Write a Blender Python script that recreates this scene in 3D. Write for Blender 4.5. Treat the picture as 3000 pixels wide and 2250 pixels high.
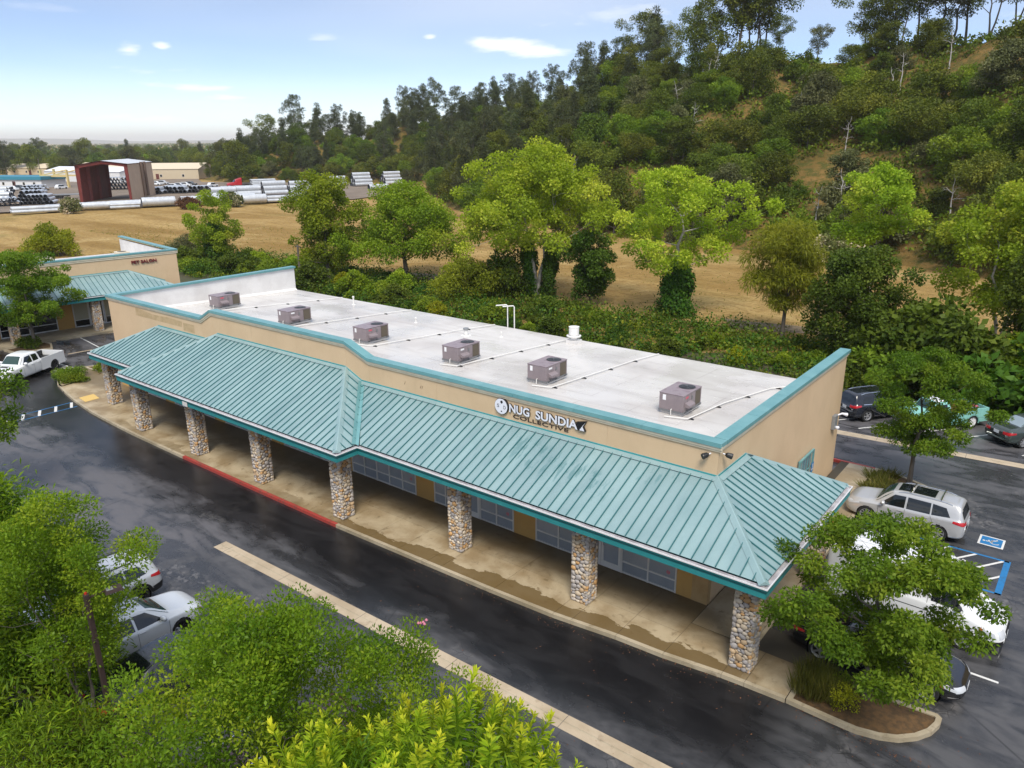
import bpy, math, random
import numpy as np
from mathutils import Vector, Matrix, noise as mnoise
from mathutils.bvhtree import BVHTree

for _o in list(bpy.data.objects):
    bpy.data.objects.remove(_o, do_unlink=True)
SC = bpy.context.scene
COL = SC.collection
R = math.radians
rng = np.random.RandomState(7)
random.seed(7)

# ---------------------------------------------------------------- camera, sky, sun, exposure
cam_d = bpy.data.cameras.new('camera')
cam = bpy.data.objects.new('camera', cam_d); COL.objects.link(cam)
_r = Vector((0.78622209, 0.61790411, -0.00702405)); _u = Vector((-0.18361178, 0.24445115, 0.95211887)); _f = Vector((-0.5900352, 0.74728719, -0.30564737))
_m = Matrix((_r, _u, -_f)).transposed().to_4x4(); _m.translation = Vector((9.184, -22.783, 15.944))
cam.matrix_world = _m
cam_d.sensor_fit = 'HORIZONTAL'; cam_d.sensor_width = 36.0; cam_d.lens = 36.0*2233.28/3000
cam_d.clip_start = 0.2; cam_d.clip_end = 60000
SC.camera = cam
SC.render.engine = 'CYCLES'
SC.view_settings.view_transform = 'Standard'
try: SC.view_settings.look = 'None'
except Exception: pass
SC.view_settings.exposure = 0.82
SC.view_settings.gamma = 1.0
SC.view_settings.use_curve_mapping = False
SC.cycles.max_bounces = 6; SC.cycles.diffuse_bounces = 3; SC.cycles.glossy_bounces = 3
SC.cycles.transmission_bounces = 4; SC.cycles.volume_bounces = 1; SC.cycles.transparent_max_bounces = 6
SC.cycles.use_adaptive_sampling = True
SC.cycles.caustics_reflective = False; SC.cycles.caustics_refractive = False

SUN_EL, SUN_AZ = 54.0, -50.0          # elevation, azimuth of the sun measured from +x (degrees)
_sd = Vector((math.cos(R(SUN_EL))*math.cos(R(SUN_AZ)), math.cos(R(SUN_EL))*math.sin(R(SUN_AZ)), math.sin(R(SUN_EL))))
sun_d = bpy.data.lights.new('sun', 'SUN'); sun_d.energy = 2.3; sun_d.angle = R(22); sun_d.color = (1.0, 0.945, 0.84)
sun = bpy.data.objects.new('sun', sun_d); COL.objects.link(sun)
sun.rotation_euler = (-_sd).to_track_quat('-Z', 'Y').to_euler()

world = bpy.data.worlds.new('World'); SC.world = world; world.use_nodes = True
def build_world():
    nt = world.node_tree; N = nt.nodes; L = nt.links; N.clear()
    out = N.new('ShaderNodeOutputWorld'); bg = N.new('ShaderNodeBackground'); bg.inputs[1].default_value = 0.15
    L.new(bg.outputs[0], out.inputs[0])
    tc = N.new('ShaderNodeTexCoord')
    mp = N.new('ShaderNodeVectorMath'); mp.operation = 'MULTIPLY'; mp.inputs[1].default_value = (1, 1, 2.6)
    L.new(tc.outputs['Generated'], mp.inputs[0])
    sky = N.new('ShaderNodeTexSky'); sky.sky_type = 'NISHITA'; sky.sun_disc = False
    sky.sun_elevation = R(SUN_EL); sky.sun_rotation = R(90-SUN_AZ)
    sky.air_density = 1.0; sky.dust_density = 0.6; sky.ozone_density = 1.6; sky.altitude = 150
    L.new(mp.outputs[0], sky.inputs[0])
    sep = N.new('ShaderNodeSeparateXYZ'); L.new(tc.outputs['Generated'], sep.inputs[0])
    def math_(op, a, b=None, clamp=False):
        n = N.new('ShaderNodeMath'); n.operation = op; n.use_clamp = clamp
        for i, v in enumerate((a, b)):
            if v is None: continue
            if isinstance(v, (int, float)): n.inputs[i].default_value = v
            else: L.new(v, n.inputs[i])
        return n.outputs[0]
    # flat cloud layer: direction projected on a plane above
    zz = math_('ADD', math_('MAXIMUM', sep.outputs[2], 0.0), 0.10)
    px = math_('DIVIDE', sep.outputs[0], zz); py = math_('DIVIDE', sep.outputs[1], zz)
    cmb = N.new('ShaderNodeCombineXYZ'); L.new(px, cmb.inputs[0]); L.new(py, cmb.inputs[1])
    def noise(scale, detail, rough, off):
        m = N.new('ShaderNodeMapping'); m.inputs['Location'].default_value = off
        L.new(cmb.outputs[0], m.inputs[0])
        n = N.new('ShaderNodeTexNoise'); n.inputs['Scale'].default_value = scale; n.inputs['Detail'].default_value = detail
        n.inputs['Roughness'].default_value = rough; L.new(m.outputs[0], n.inputs[0]); return n.outputs[0]
    wisp = noise(0.55, 8, 0.58, (3.1, 1.7, 0))
    veil = noise(0.16, 4, 0.5, (8.0, 2.0, 0))
    def ramp(v, a, b):
        n = N.new('ShaderNodeMapRange'); n.interpolation_type = 'SMOOTHSTEP'
        n.inputs[1].default_value = a; n.inputs[2].default_value = b; L.new(v, n.inputs[0]); return n.outputs[0]
    cover = math_('MULTIPLY', ramp(wisp, 0.53, 0.74), 0.75)
    cover = math_('MAXIMUM', cover, math_('ADD', math_('MULTIPLY', ramp(veil, 0.40, 0.72), 0.34), 0.12))
    # small fair-weather clouds low in the north-west: az, el, half sizes (radians), weight
    az = math_('ARCTAN2', sep.outputs[1], sep.outputs[0]); el = math_('ARCSINE', sep.outputs[2])
    fine = noise(2.2, 9, 0.62, (0.3, 5.0, 0))
    blob = None
    for a, e, sa, se, w in ((152.9, 5.5, .9, .40, .9), (151.0, 5.75, .55, .26, .9), (129.3, 6.25, 3.0, .55, 1.0), (126.2, 5.75, 2.6, .5, 1.0),
                            (149.6, 3.35, 3.2, .30, .8), (147.4, 2.75, 2.2, .26, .8), (153.0, 1.35, 6.5, .55, .85), (161.0, 1.2, 4.5, .5, .8),
                            (122.0, 8.0, 4.5, .9, .55), (141.2, 6.5, 1.6, .32, .5), (133.7, 6.7, .5, .2, .8), (150, 2.4, 9, .5, .5), (113, 4.6, 3.0, .8, .9), (157, 7.6, 4, .4, .28)):
        da = math_('DIVIDE', math_('SUBTRACT', az, R(a)), R(sa)); de = math_('DIVIDE', math_('SUBTRACT', el, R(e)), R(se))
        d = math_('SQRT', math_('ADD', math_('MULTIPLY', da, da), math_('MULTIPLY', de, de)))
        v = math_('SUBTRACT', 1.15, d)
        v = math_('ADD', v, math_('MULTIPLY', math_('SUBTRACT', fine, 0.5), 3.2))
        v = math_('MULTIPLY', ramp(v, -0.35, 1.25), w*.95)
        blob = v if blob is None else math_('MAXIMUM', blob, v)
    cover = math_('MAXIMUM', cover, blob)
    low = ramp(sep.outputs[2], 0.13, -0.01)                     # whitish air near the horizon
    cover = math_('MAXIMUM', cover, math_('MULTIPLY', low, 0.60))
    high = ramp(sep.outputs[2], 0.25, 0.75)                        # thin bright overcast overhead
    cover = math_('MAXIMUM', cover, math_('MULTIPLY', high, 0.50), True)
    mix = N.new('ShaderNodeMixRGB'); L.new(cover, mix.inputs[0])
    gain = N.new('ShaderNodeMixRGB'); gain.blend_type = 'MULTIPLY'; gain.inputs[0].default_value = 1; gain.inputs[2].default_value = SKY_GAIN
    L.new(sky.outputs[0], gain.inputs[1]); L.new(gain.outputs[0], mix.inputs[1])
    mix.inputs[2].default_value = CLOUD_COL
    L.new(mix.outputs[0], bg.inputs[0])
SKY_GAIN = (0.70, 0.80, 0.86, 1)
CLOUD_COL = (5.0, 5.0, 5.05, 1)
build_world()

# ---------------------------------------------------------------- helpers
def link(o, parent=None):
    COL.objects.link(o)
    if parent is not None: o.parent = parent
    return o
def empty(name, loc=(0, 0, 0), rz=0.0, parent=None):
    o = bpy.data.objects.new(name, None); o.location = loc; o.rotation_euler = (0, 0, rz); o.empty_display_size = .2
    return link(o, parent)
def tag(o, label=None, cat=None, group=None, kind=None):
    if label: o['label'] = label
    if cat: o['category'] = cat
    if group: o['group'] = group
    if kind: o['kind'] = kind
    return o
def thing(name, label, cat, loc=(0, 0, 0), rz=0.0, group=None):
    return tag(empty(name, loc, rz), label, cat, group)

class MB:
    """collects shapes and links them as one mesh object"""
    def __init__(s): s.v = []; s.f = []; s.m = []
    def add(s, vs, fs, m=0):
        b = len(s.v); s.v += [tuple(map(float, v)) for v in vs]
        for f in fs: s.f.append([b+i for i in f]); s.m.append(m)
    def box(s, x0, y0, z0, x1, y1, z1, m=0):
        s.add([(x0,y0,z0),(x1,y0,z0),(x1,y1,z0),(x0,y1,z0),(x0,y0,z1),(x1,y0,z1),(x1,y1,z1),(x0,y1,z1)],
              [(3,2,1,0),(4,5,6,7),(0,1,5,4),(1,2,6,5),(2,3,7,6),(3,0,4,7)], m)
    def hexa(s, b, t, m=0):
        s.add(list(b)+list(t), [(3,2,1,0),(4,5,6,7),(0,1,5,4),(1,2,6,5),(2,3,7,6),(3,0,4,7)], m)
    def prism(s, poly, z0, z1, m=0, mside=None):
        n = len(poly); ms = m if mside is None else mside
        s.add([(x,y,z1) for x,y in poly], [tuple(range(n))], m)
        s.add([(x,y,z0) for x,y in poly], [tuple(range(n))[::-1]], ms)
        for i in range(n):
            a, b = poly[i], poly[(i+1) % n]
            s.add([(a[0],a[1],z0),(b[0],b[1],z0),(b[0],b[1],z1),(a[0],a[1],z1)], [(0,1,2,3)], ms)
    def bar(s, a, b, w, h, m=0, up=(0,0,1)):
        a = Vector(a); b = Vector(b); d = (b-a).normalized(); upv = Vector(up)
        if abs(d.dot(upv)) > .98: upv = Vector((1,0,0))
        x = d.cross(upv).normalized()*(w/2); y = x.cross(d).normalized()*(h/2)
        q = [-x-y, x-y, x+y, -x+y]
        s.add([a+k for k in q]+[b+k for k in q], [(3,2,1,0),(4,5,6,7),(0,1,5,4),(1,2,6,5),(2,3,7,6),(3,0,4,7)], m)
    def tube(s, pts, rad, n=8, m=0, cap=True):
        pts = [Vector(p) for p in pts]
        if isinstance(rad, (int, float)): rad = [rad]*len(pts)
        rings = []; up = Vector((0,0,1))
        for i, p in enumerate(pts):
            d = (pts[min(i+1, len(pts)-1)]-pts[max(i-1, 0)]).normalized()
            a = d.cross(up if abs(d.dot(up)) < .95 else Vector((1,0,0))).normalized(); b = d.cross(a)
            rings += [p+(a*math.cos(2*math.pi*k/n)+b*math.sin(2*math.pi*k/n))*rad[i] for k in range(n)]
        fs = [(i*n+k, (i+1)*n+k, (i+1)*n+(k+1) % n, i*n+(k+1) % n) for i in range(len(pts)-1) for k in range(n)]
        if cap: fs += [tuple(range(n)), tuple((len(pts)-1)*n+k for k in range(n))[::-1]]
        s.add(rings, fs, m)
    def lathe(s, prof, n=24, c=(0,0,0), axis='z', m=0, closed=False):
        vs = []
        for r, h in prof:
            for k in range(n):
                a = 2*math.pi*k/n; x, y = r*math.cos(a), r*math.sin(a)
                p = {'z': (x,y,h), 'y': (x,h,y), 'x': (h,x,y)}[axis]
                vs.append((p[0]+c[0], p[1]+c[1], p[2]+c[2]))
        P = len(prof); fs = []
        for i in range(P if closed else P-1):
            j = (i+1) % P
            for k in range(n): fs.append((i*n+k, i*n+(k+1) % n, j*n+(k+1) % n, j*n+k))
        s.add(vs, fs, m)
    def disc(s, c, r, n=20, axis='z', m=0):
        vs = []
        for k in range(n):
            a = 2*math.pi*k/n; x, y = r*math.cos(a), r*math.sin(a)
            p = {'z': (x,y,0), 'y': (x,0,y), 'x': (0,x,y)}[axis]
            vs.append((p[0]+c[0], p[1]+c[1], p[2]+c[2]))
        s.add(vs, [tuple(range(n))], m)
    def mesh(s, name, mats):
        me = bpy.data.meshes.new(name); me.from_pydata(s.v, [], s.f)
        for mt in (mats if isinstance(mats, (list, tuple)) else [mats]): me.materials.append(mt)
        if me.polygons: me.polygons.foreach_set('material_index', s.m)
        me.update(); return me
    def build(s, name, mats, parent=None, smooth=False, bevel=0, loc=None):
        me = s.mesh(name, mats)
        if smooth: me.polygons.foreach_set('use_smooth', [True]*len(me.polygons))
        o = bpy.data.objects.new(name, me); link(o, parent)
        if loc is not None: o.location = loc
        if bevel:
            b = o.modifiers.new('bevel', 'BEVEL'); b.width = bevel; b.segments = 2; b.limit_method = 'ANGLE'; b.angle_limit = R(40)
        return o

def obj_of(name, me, parent=None, loc=None):
    o = bpy.data.objects.new(name, me); link(o, parent)
    if loc is not None: o.location = loc
    return o
def copy_tree(o, parent=None):
    c = o.copy(); COL.objects.link(c); c.parent = parent
    for ch in list(o.children): copy_tree(ch, c)
    return c
def np_mesh(name, V, F, mats, tint=None, smooth=False):
    """V (n,3), F (m,k) all with k corners"""
    me = bpy.data.meshes.new(name); F = np.asarray(F, np.int32); V = np.asarray(V, np.float32)
    me.vertices.add(len(V)); me.vertices.foreach_set('co', V.ravel())
    k = F.shape[1]; me.loops.add(F.size); me.loops.foreach_set('vertex_index', F.ravel())
    me.polygons.add(len(F)); me.polygons.foreach_set('loop_start', np.arange(0, F.size, k, dtype=np.int32))
    if smooth: me.polygons.foreach_set('use_smooth', np.ones(len(F), bool))
    me.update(calc_edges=True)
    if tint is not None:
        at = me.attributes.new('tint', 'FLOAT', 'FACE'); at.data.foreach_set('value', np.asarray(tint, np.float32))
    for mt in (mats if isinstance(mats, (list, tuple)) else [mats]): me.materials.append(mt)
    return me

# ---------------------------------------------------------------- materials
def M(name, col, rough=.6, col2=None, scale=4., detail=6., lo=.35, hi=.68, stretch=(1,1,1), metal=0., bump=0., bscale=40., coat=0., spec=.5, rough2=None, coords='Object', dist=0.):
    m = bpy.data.materials.new(name); m.use_nodes = True; nt = m.node_tree; N = nt.nodes; L = nt.links
    b = N['Principled BSDF']
    b.inputs['Base Color'].default_value = (*col, 1); b.inputs['Roughness'].default_value = rough
    b.inputs['Metallic'].default_value = metal; b.inputs['Specular IOR Level'].default_value = spec
    b.inputs['Coat Weight'].default_value = coat; b.inputs['Coat Roughness'].default_value = .08
    if col2 is not None or bump:
        tc = N.new('ShaderNodeTexCoord'); mp = N.new('ShaderNodeMapping'); mp.inputs['Scale'].default_value = stretch
        L.new(tc.outputs[coords], mp.inputs[0])
    if col2 is not None:
        n = N.new('ShaderNodeTexNoise'); n.inputs['Scale'].default_value = scale; n.inputs['Detail'].default_value = detail
        n.inputs['Roughness'].default_value = .6; n.inputs['Distortion'].default_value = dist; L.new(mp.outputs[0], n.inputs[0])
        mr = N.new('ShaderNodeMapRange'); mr.inputs[1].default_value = lo; mr.inputs[2].default_value = hi; mr.interpolation_type = 'SMOOTHSTEP'
        L.new(n.outputs[0], mr.inputs[0])
        mx = N.new('ShaderNodeMixRGB'); mx.inputs[1].default_value = (*col, 1); mx.inputs[2].default_value = (*col2, 1)
        L.new(mr.outputs[0], mx.inputs[0]); L.new(mx.outputs[0], b.inputs['Base Color'])
        if rough2 is not None:
            mr2 = N.new('ShaderNodeMapRange'); mr2.inputs[3].default_value = rough; mr2.inputs[4].default_value = rough2
            L.new(mr.outputs[0], mr2.inputs[0]); L.new(mr2.outputs[0], b.inputs['Roughness'])
    if bump:
        n2 = N.new('ShaderNodeTexNoise'); n2.inputs['Scale'].default_value = bscale; n2.inputs['Detail'].default_value = 5; L.new(mp.outputs[0], n2.inputs[0])
        bp = N.new('ShaderNodeBump'); bp.inputs['Strength'].default_value = bump; bp.inputs['Distance'].default_value = .02
        L.new(n2.outputs[0], bp.inputs['Height']); L.new(bp.outputs[0], b.inputs['Normal'])
    return m

class NG:
    """small node-graph helper for the materials that need several layers"""
    def __init__(s, name):
        s.m = bpy.data.materials.new(name); s.m.use_nodes = True; s.N = s.m.node_tree.nodes; s.L = s.m.node_tree.links
        s.b = s.N['Principled BSDF']; s.tc = s.N.new('ShaderNodeTexCoord'); s.geo = s.N.new('ShaderNodeNewGeometry')
    def pos(s): return s.geo.outputs['Position']
    def lk(s, a, i):
        if isinstance(a, (int, float)): i.default_value = a
        elif isinstance(a, tuple): i.default_value = (*a, 1) if len(a) == 3 and i.type == 'RGBA' else a
        else: s.L.new(a, i)
    def mapv(s, v, scale=(1,1,1), loc=(0,0,0), rot=(0,0,0)):
        n = s.N.new('ShaderNodeMapping'); n.inputs['Scale'].default_value = scale; n.inputs['Location'].default_value = loc; n.inputs['Rotation'].default_value = rot
        s.L.new(v, n.inputs[0]); return n.outputs[0]
    def noise(s, v, scale, detail=6, rough=.6, dist=0):
        n = s.N.new('ShaderNodeTexNoise'); n.inputs['Scale'].default_value = scale; n.inputs['Detail'].default_value = detail
        n.inputs['Roughness'].default_value = rough; n.inputs['Distortion'].default_value = dist; s.L.new(v, n.inputs[0]); return n.outputs[0]
    def voro(s, v, scale, feature='DISTANCE_TO_EDGE'):
        n = s.N.new('ShaderNodeTexVoronoi'); n.feature = feature; n.inputs['Scale'].default_value = scale; s.L.new(v, n.inputs[0]); return n.outputs['Distance']
    def rng(s, v, a, b, c=0., d=1., smooth=True):
        n = s.N.new('ShaderNodeMapRange'); n.interpolation_type = 'SMOOTHSTEP' if smooth else 'LINEAR'
        for i, x in zip((1, 2, 3, 4), (a, b, c, d)): n.inputs[i].default_value = x
        s.L.new(v, n.inputs[0]); return n.outputs[0]
    def mix(s, fac, a, b, mode='MIX'):
        n = s.N.new('ShaderNodeMixRGB'); n.blend_type = mode
        s.lk(fac, n.inputs[0]); s.lk(a, n.inputs[1]); s.lk(b, n.inputs[2]); return n.outputs[0]
    def op(s, o, a, b=0.):
        n = s.N.new('ShaderNodeMath'); n.operation = o; s.lk(a, n.inputs[0]); s.lk(b, n.inputs[1]); return n.outputs[0]
    def sep(s, v):
        n = s.N.new('ShaderNodeSeparateXYZ'); s.L.new(v, n.inputs[0]); return n.outputs
    def bump(s, h, strength=.3, dist=.02):
        n = s.N.new('ShaderNodeBump'); n.inputs['Strength'].default_value = strength; n.inputs['Distance'].default_value = dist
        s.L.new(h, n.inputs['Height']); s.L.new(n.outputs[0], s.b.inputs['Normal'])
    def out(s, col=None, rough=None, **kw):
        if col is not None: s.lk(col, s.b.inputs['Base Color'])
        if rough is not None: s.lk(rough, s.b.inputs['Roughness'])
        for k, v in kw.items(): s.b.inputs[k.replace('_', ' ')].default_value = v
        return s.m

def m_asphalt():
    g = NG('wet_asphalt'); p = g.pos()
    big = g.noise(p, .16, 5, .55, .4); med = g.noise(p, .9, 6, .6, .6); fine = g.noise(p, 55, 3, .7)
    streak = g.noise(g.mapv(p, (.5, 1.6, 1), rot=(0, 0, R(-12))), .55, 5, .55, 1.2)
    damp = g.rng(g.op('ADD', g.op('MULTIPLY', streak, .65), g.op('MULTIPLY', med, .35)), .42, .60)
    col = g.mix(damp, (.026, .026, .0275), (.080, .078, .081))
    col = g.mix(g.rng(fine, .45, .8), col, (.062, .062, .066))
    s0 = g.sep(p); old = g.rng(g.op('ADD', g.op('ADD', s0[0], g.op('MULTIPLY', s0[1], -.8)), g.op('MULTIPLY', g.op('SUBTRACT', med, .5), 6.0)), -9.5, -13.5)
    old = g.op('MULTIPLY', old, g.rng(damp, -.4, 1.0)); col = g.mix(g.op('MULTIPLY', old, .75), col, (.112, .106, .112))
    # cracks: a coarse net everywhere, alligator cracking in patches, long tar joints
    wob = g.mix(.06, p, g.noise(p, 1.3, 3), 'ADD')
    cr = g.op('MULTIPLY', g.rng(g.voro(wob, .16), .0, .005, 1, 0), g.rng(g.noise(p, .35, 3), .42, .6))
    patch = g.rng(g.noise(p, .23, 3, .5), .56, .63)
    al = g.op('MULTIPLY', g.rng(g.voro(wob, 3.2), .0, .05, 1, 0), patch)
    col = g.mix(g.op('MULTIPLY', cr, .55), col, (.008, .008, .008))
    pale = g.op('MULTIPLY', patch, g.rng(g.noise(p, 3, 4), .5, .62))
    col = g.mix(g.op('MULTIPLY', pale, .6), col, (.16, .15, .145))
    col = g.mix(g.op('MULTIPLY', al, .8), col, (.012, .012, .012))
    rough = g.rng(damp, 0, 1, .24, .50, False)
    rough = g.op('ADD', rough, g.op('MULTIPLY', g.op('SUBTRACT', big, .5), .25))
    # water standing along the front kerb, with a ragged inner edge
    s = g.sep(p); yw = g.op('ADD', s[1], g.op('MULTIPLY', g.op('SUBTRACT', g.noise(g.mapv(p, (.45, 1, 1)), .55, 5, .6, .5), .5), 4.2))
    film = g.op('MULTIPLY', g.rng(yw, -7.6, -6.2), g.rng(s[1], -1.0, -2.0)); film = g.op('MULTIPLY', film, g.rng(s[0], 5.5, 3.0))
    film = g.op('MAXIMUM', film, g.op('MULTIPLY', g.rng(g.noise(g.mapv(p, (.6, 1.5, 1), rot=(0, 0, R(-20))), .30, 5, .6, 1.2), .585, .70), .55))
    col = g.mix(g.op('MULTIPLY', film, .82), col, (.005, .005, .006))
    dryf = g.op('SUBTRACT', 1.0, film)
    rough = g.op('ADD', g.op('MULTIPLY', rough, dryf), g.op('MULTIPLY', film, .27))
    h = g.op('ADD', g.op('MULTIPLY', fine, .5), g.op('MULTIPLY', g.noise(p, 2.2, 3), g.op('MULTIPLY', damp, .8)))
    g.bump(g.op('MULTIPLY', h, g.op('ADD', .12, dryf)), .30, .012)
    return g.out(col, rough, Specular_IOR_Level=.42)
def m_concrete(name, light, dark, wet, edge=False, rough=.55):
    g = NG(name); p = g.pos()
    a = g.noise(p, .55, 6, .62, .3); b = g.noise(p, 2.6, 6, .6, .4); f = g.noise(p, 70, 3)
    col = g.mix(g.rng(a, .36, .66), light, dark)
    col = g.mix(g.op('MULTIPLY', g.rng(b, .56, .72), .65), col, wet)
    col = g.mix(g.op('MULTIPLY', g.rng(f, .5, .8), .18), col, (.08, .07, .05))
    s = g.sep(p); r = rough
    if edge:   # darker brown towards the shop front and rain wet along the kerb, each with its own ragged edge
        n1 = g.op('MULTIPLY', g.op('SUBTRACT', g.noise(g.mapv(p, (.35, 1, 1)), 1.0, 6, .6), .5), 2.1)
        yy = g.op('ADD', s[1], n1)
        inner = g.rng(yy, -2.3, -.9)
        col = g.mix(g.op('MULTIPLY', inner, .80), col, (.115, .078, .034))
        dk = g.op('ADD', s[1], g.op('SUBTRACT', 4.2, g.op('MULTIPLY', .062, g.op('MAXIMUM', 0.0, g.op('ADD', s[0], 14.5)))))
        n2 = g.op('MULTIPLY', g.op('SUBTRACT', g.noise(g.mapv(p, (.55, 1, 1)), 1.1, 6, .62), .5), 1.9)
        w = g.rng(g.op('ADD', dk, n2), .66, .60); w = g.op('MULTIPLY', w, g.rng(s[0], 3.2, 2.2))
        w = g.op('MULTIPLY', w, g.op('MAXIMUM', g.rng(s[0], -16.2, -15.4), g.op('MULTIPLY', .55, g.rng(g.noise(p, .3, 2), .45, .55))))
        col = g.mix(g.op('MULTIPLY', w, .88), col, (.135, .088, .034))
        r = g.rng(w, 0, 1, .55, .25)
    g.bump(g.op('ADD', f, g.op('MULTIPLY', b, 1.5)), .25, .006)
    return g.out(col, r)
def m_field():
    g = NG('dry_grass_field'); p = g.pos()
    st = g.noise(g.mapv(p, (.30, 1.5, 1), rot=(0, 0, R(22))), .055, 6, .6, 1.0)
    md = g.noise(p, .12, 6, .65, .8); f = g.noise(p, 3.0, 5, .75); fs = g.noise(g.mapv(p, (1, 2.4, 1), rot=(0, 0, R(15))), .9, 6, .7)
    col = g.mix(g.rng(st, .34, .68), (.27, .165, .050), (.45, .305, .120))
    col = g.mix(g.op('MULTIPLY', g.rng(md, .50, .72), .7), col, (.52, .38, .17))
    col = g.mix(g.op('MULTIPLY', g.rng(g.noise(p, .045, 4, .6), .54, .70), .6), col, (.22, .19, .06))
    col = g.mix(g.op('MULTIPLY', g.rng(fs, .46, .66), .62), col, (.17, .10, .03))
    col = g.mix(g.op('MULTIPLY', g.rng(f, .44, .70), .5), col, (.15, .095, .032))
    g.bump(g.op('ADD', f, fs), .8, .25)
    return g.out(col, .92, Specular_IOR_Level=.1)
def m_hill():
    g = NG('dry_hillside'); p = g.pos()
    a = g.noise(p, .09, 6, .65, .6); b = g.noise(p, .6, 6, .7); c = g.noise(p, 3.5, 4, .7)
    col = g.mix(g.rng(a, .38, .62), (.27, .165, .055), (.17, .115, .035))
    col = g.mix(g.op('MULTIPLY', g.rng(b, .42, .60), .85), col, (.085, .095, .024))
    col = g.mix(g.op('MULTIPLY', g.rng(c, .5, .75), .5), col, (.09, .055, .018))
    g.bump(g.op('ADD', b, c), .9, .5)
    return g.out(col, .95, Specular_IOR_Level=.1)
def m_roofing():
    g = NG('white_roof_membrane'); p = g.pos()
    a = g.noise(g.mapv(p, (.22, 1, 1)), .5, 6, .62, .4); b = g.noise(p, .22, 4, .5)
    s = g.sep(p)
    col = g.mix(g.rng(a, .48, .75), (.58, .555, .53), (.45, .42, .395))
    col = g.mix(g.op('MULTIPLY', g.rng(b, .46, .66), .5), col, (.40, .365, .345))
    st = g.noise(g.mapv(p, (.12, 1.6, 1)), .9, 6, .65, .5); col = g.mix(g.op('MULTIPLY', g.rng(st, .56, .72), .45), col, (.34, .30, .28))
    fx = g.op('ABSOLUTE', g.op('SUBTRACT', g.op('FRACT', g.op('MULTIPLY', s[0], .41)), .5))
    fy = g.op('ABSOLUTE', g.op('SUBTRACT', g.op('FRACT', g.op('MULTIPLY', s[1], .27)), .5))
    seam = g.op('MAXIMUM', g.rng(fx, .012, .004), g.rng(fy, .010, .003))
    seam = g.op('MULTIPLY', seam, g.rng(g.noise(p, .7, 3), .42, .6))
    col = g.mix(g.op('MULTIPLY', seam, .70), col, (.32, .285, .27))
    rough = g.rng(g.noise(p, .33, 5, .6), .42, .62, .22, .55)
    g.bump(g.noise(p, 6, 4), .08, .01)
    return g.out(col, rough)
def m_stucco(name, col, col2):
    g = NG(name); p = g.pos()
    a = g.noise(p, .5, 6, .6); b = g.noise(g.mapv(p, (2.2, 2.2, .35)), 1.2, 6, .6); f = g.noise(p, 60, 3)
    c = g.mix(g.rng(a, .35, .7), col, col2)
    c = g.mix(g.op('MULTIPLY', g.rng(b, .55, .75), .20), c, tuple(x*.62 for x in col))
    g.bump(f, .35, .008)
    return g.out(c, .85, Specular_IOR_Level=.25)
def m_teal_panel():
    g = NG('teal_roof_metal'); p = g.pos()
    a = g.noise(g.mapv(p, (1, .35, 1)), 1.1, 6, .6); b = g.noise(g.mapv(p, (7, .9, 3)), 1.0, 4, .6); big = g.noise(p, .35, 3)
    c = g.mix(g.rng(a, .35, .7), (.232, .338, .346), (.188, .290, .302))
    # scuffed, rain-darkened smears on the slope
    sm = g.op('MULTIPLY', g.rng(b, .56, .66), g.rng(big, .56, .64))
    c = g.mix(g.op('MULTIPLY', sm, .55), c, (.070, .185, .195))
    oi = g.N.new('ShaderNodeObjectInfo'); c = g.mix(1.0, c, g.mix(oi.outputs['Random'], (.90, .90, .91), (1.08, 1.07, 1.06)), 'MULTIPLY')
    s = g.sep(p); sx = g.op('MULTIPLY', g.rng(s[0], -8.6, -7.6), g.rng(s[0], -2.6, -3.8)); band = g.op('ADD', s[1], g.op('MULTIPLY', g.op('ADD', s[0], 6.0), .16))
    sy = g.op('MULTIPLY', g.rng(band, -2.15, -1.7), g.rng(band, -.55, -1.0)); rub = g.rng(g.noise(g.mapv(p, (3.4, .75, 1), rot=(0, 0, R(8))), 1.5, 5, .65), .50, .60)
    c = g.mix(g.op('MULTIPLY', g.op('MULTIPLY', sx, sy), g.op('MULTIPLY', rub, .62)), c, (.062, .165, .172))
    dirt = g.noise(p, 9, 5, .7)
    c = g.mix(g.op('MULTIPLY', g.rng(dirt, .58, .8), .22), c, (.10, .20, .20))
    return g.out(c, g.rng(a, .3, .7, .34, .5), Specular_IOR_Level=.5)
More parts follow.
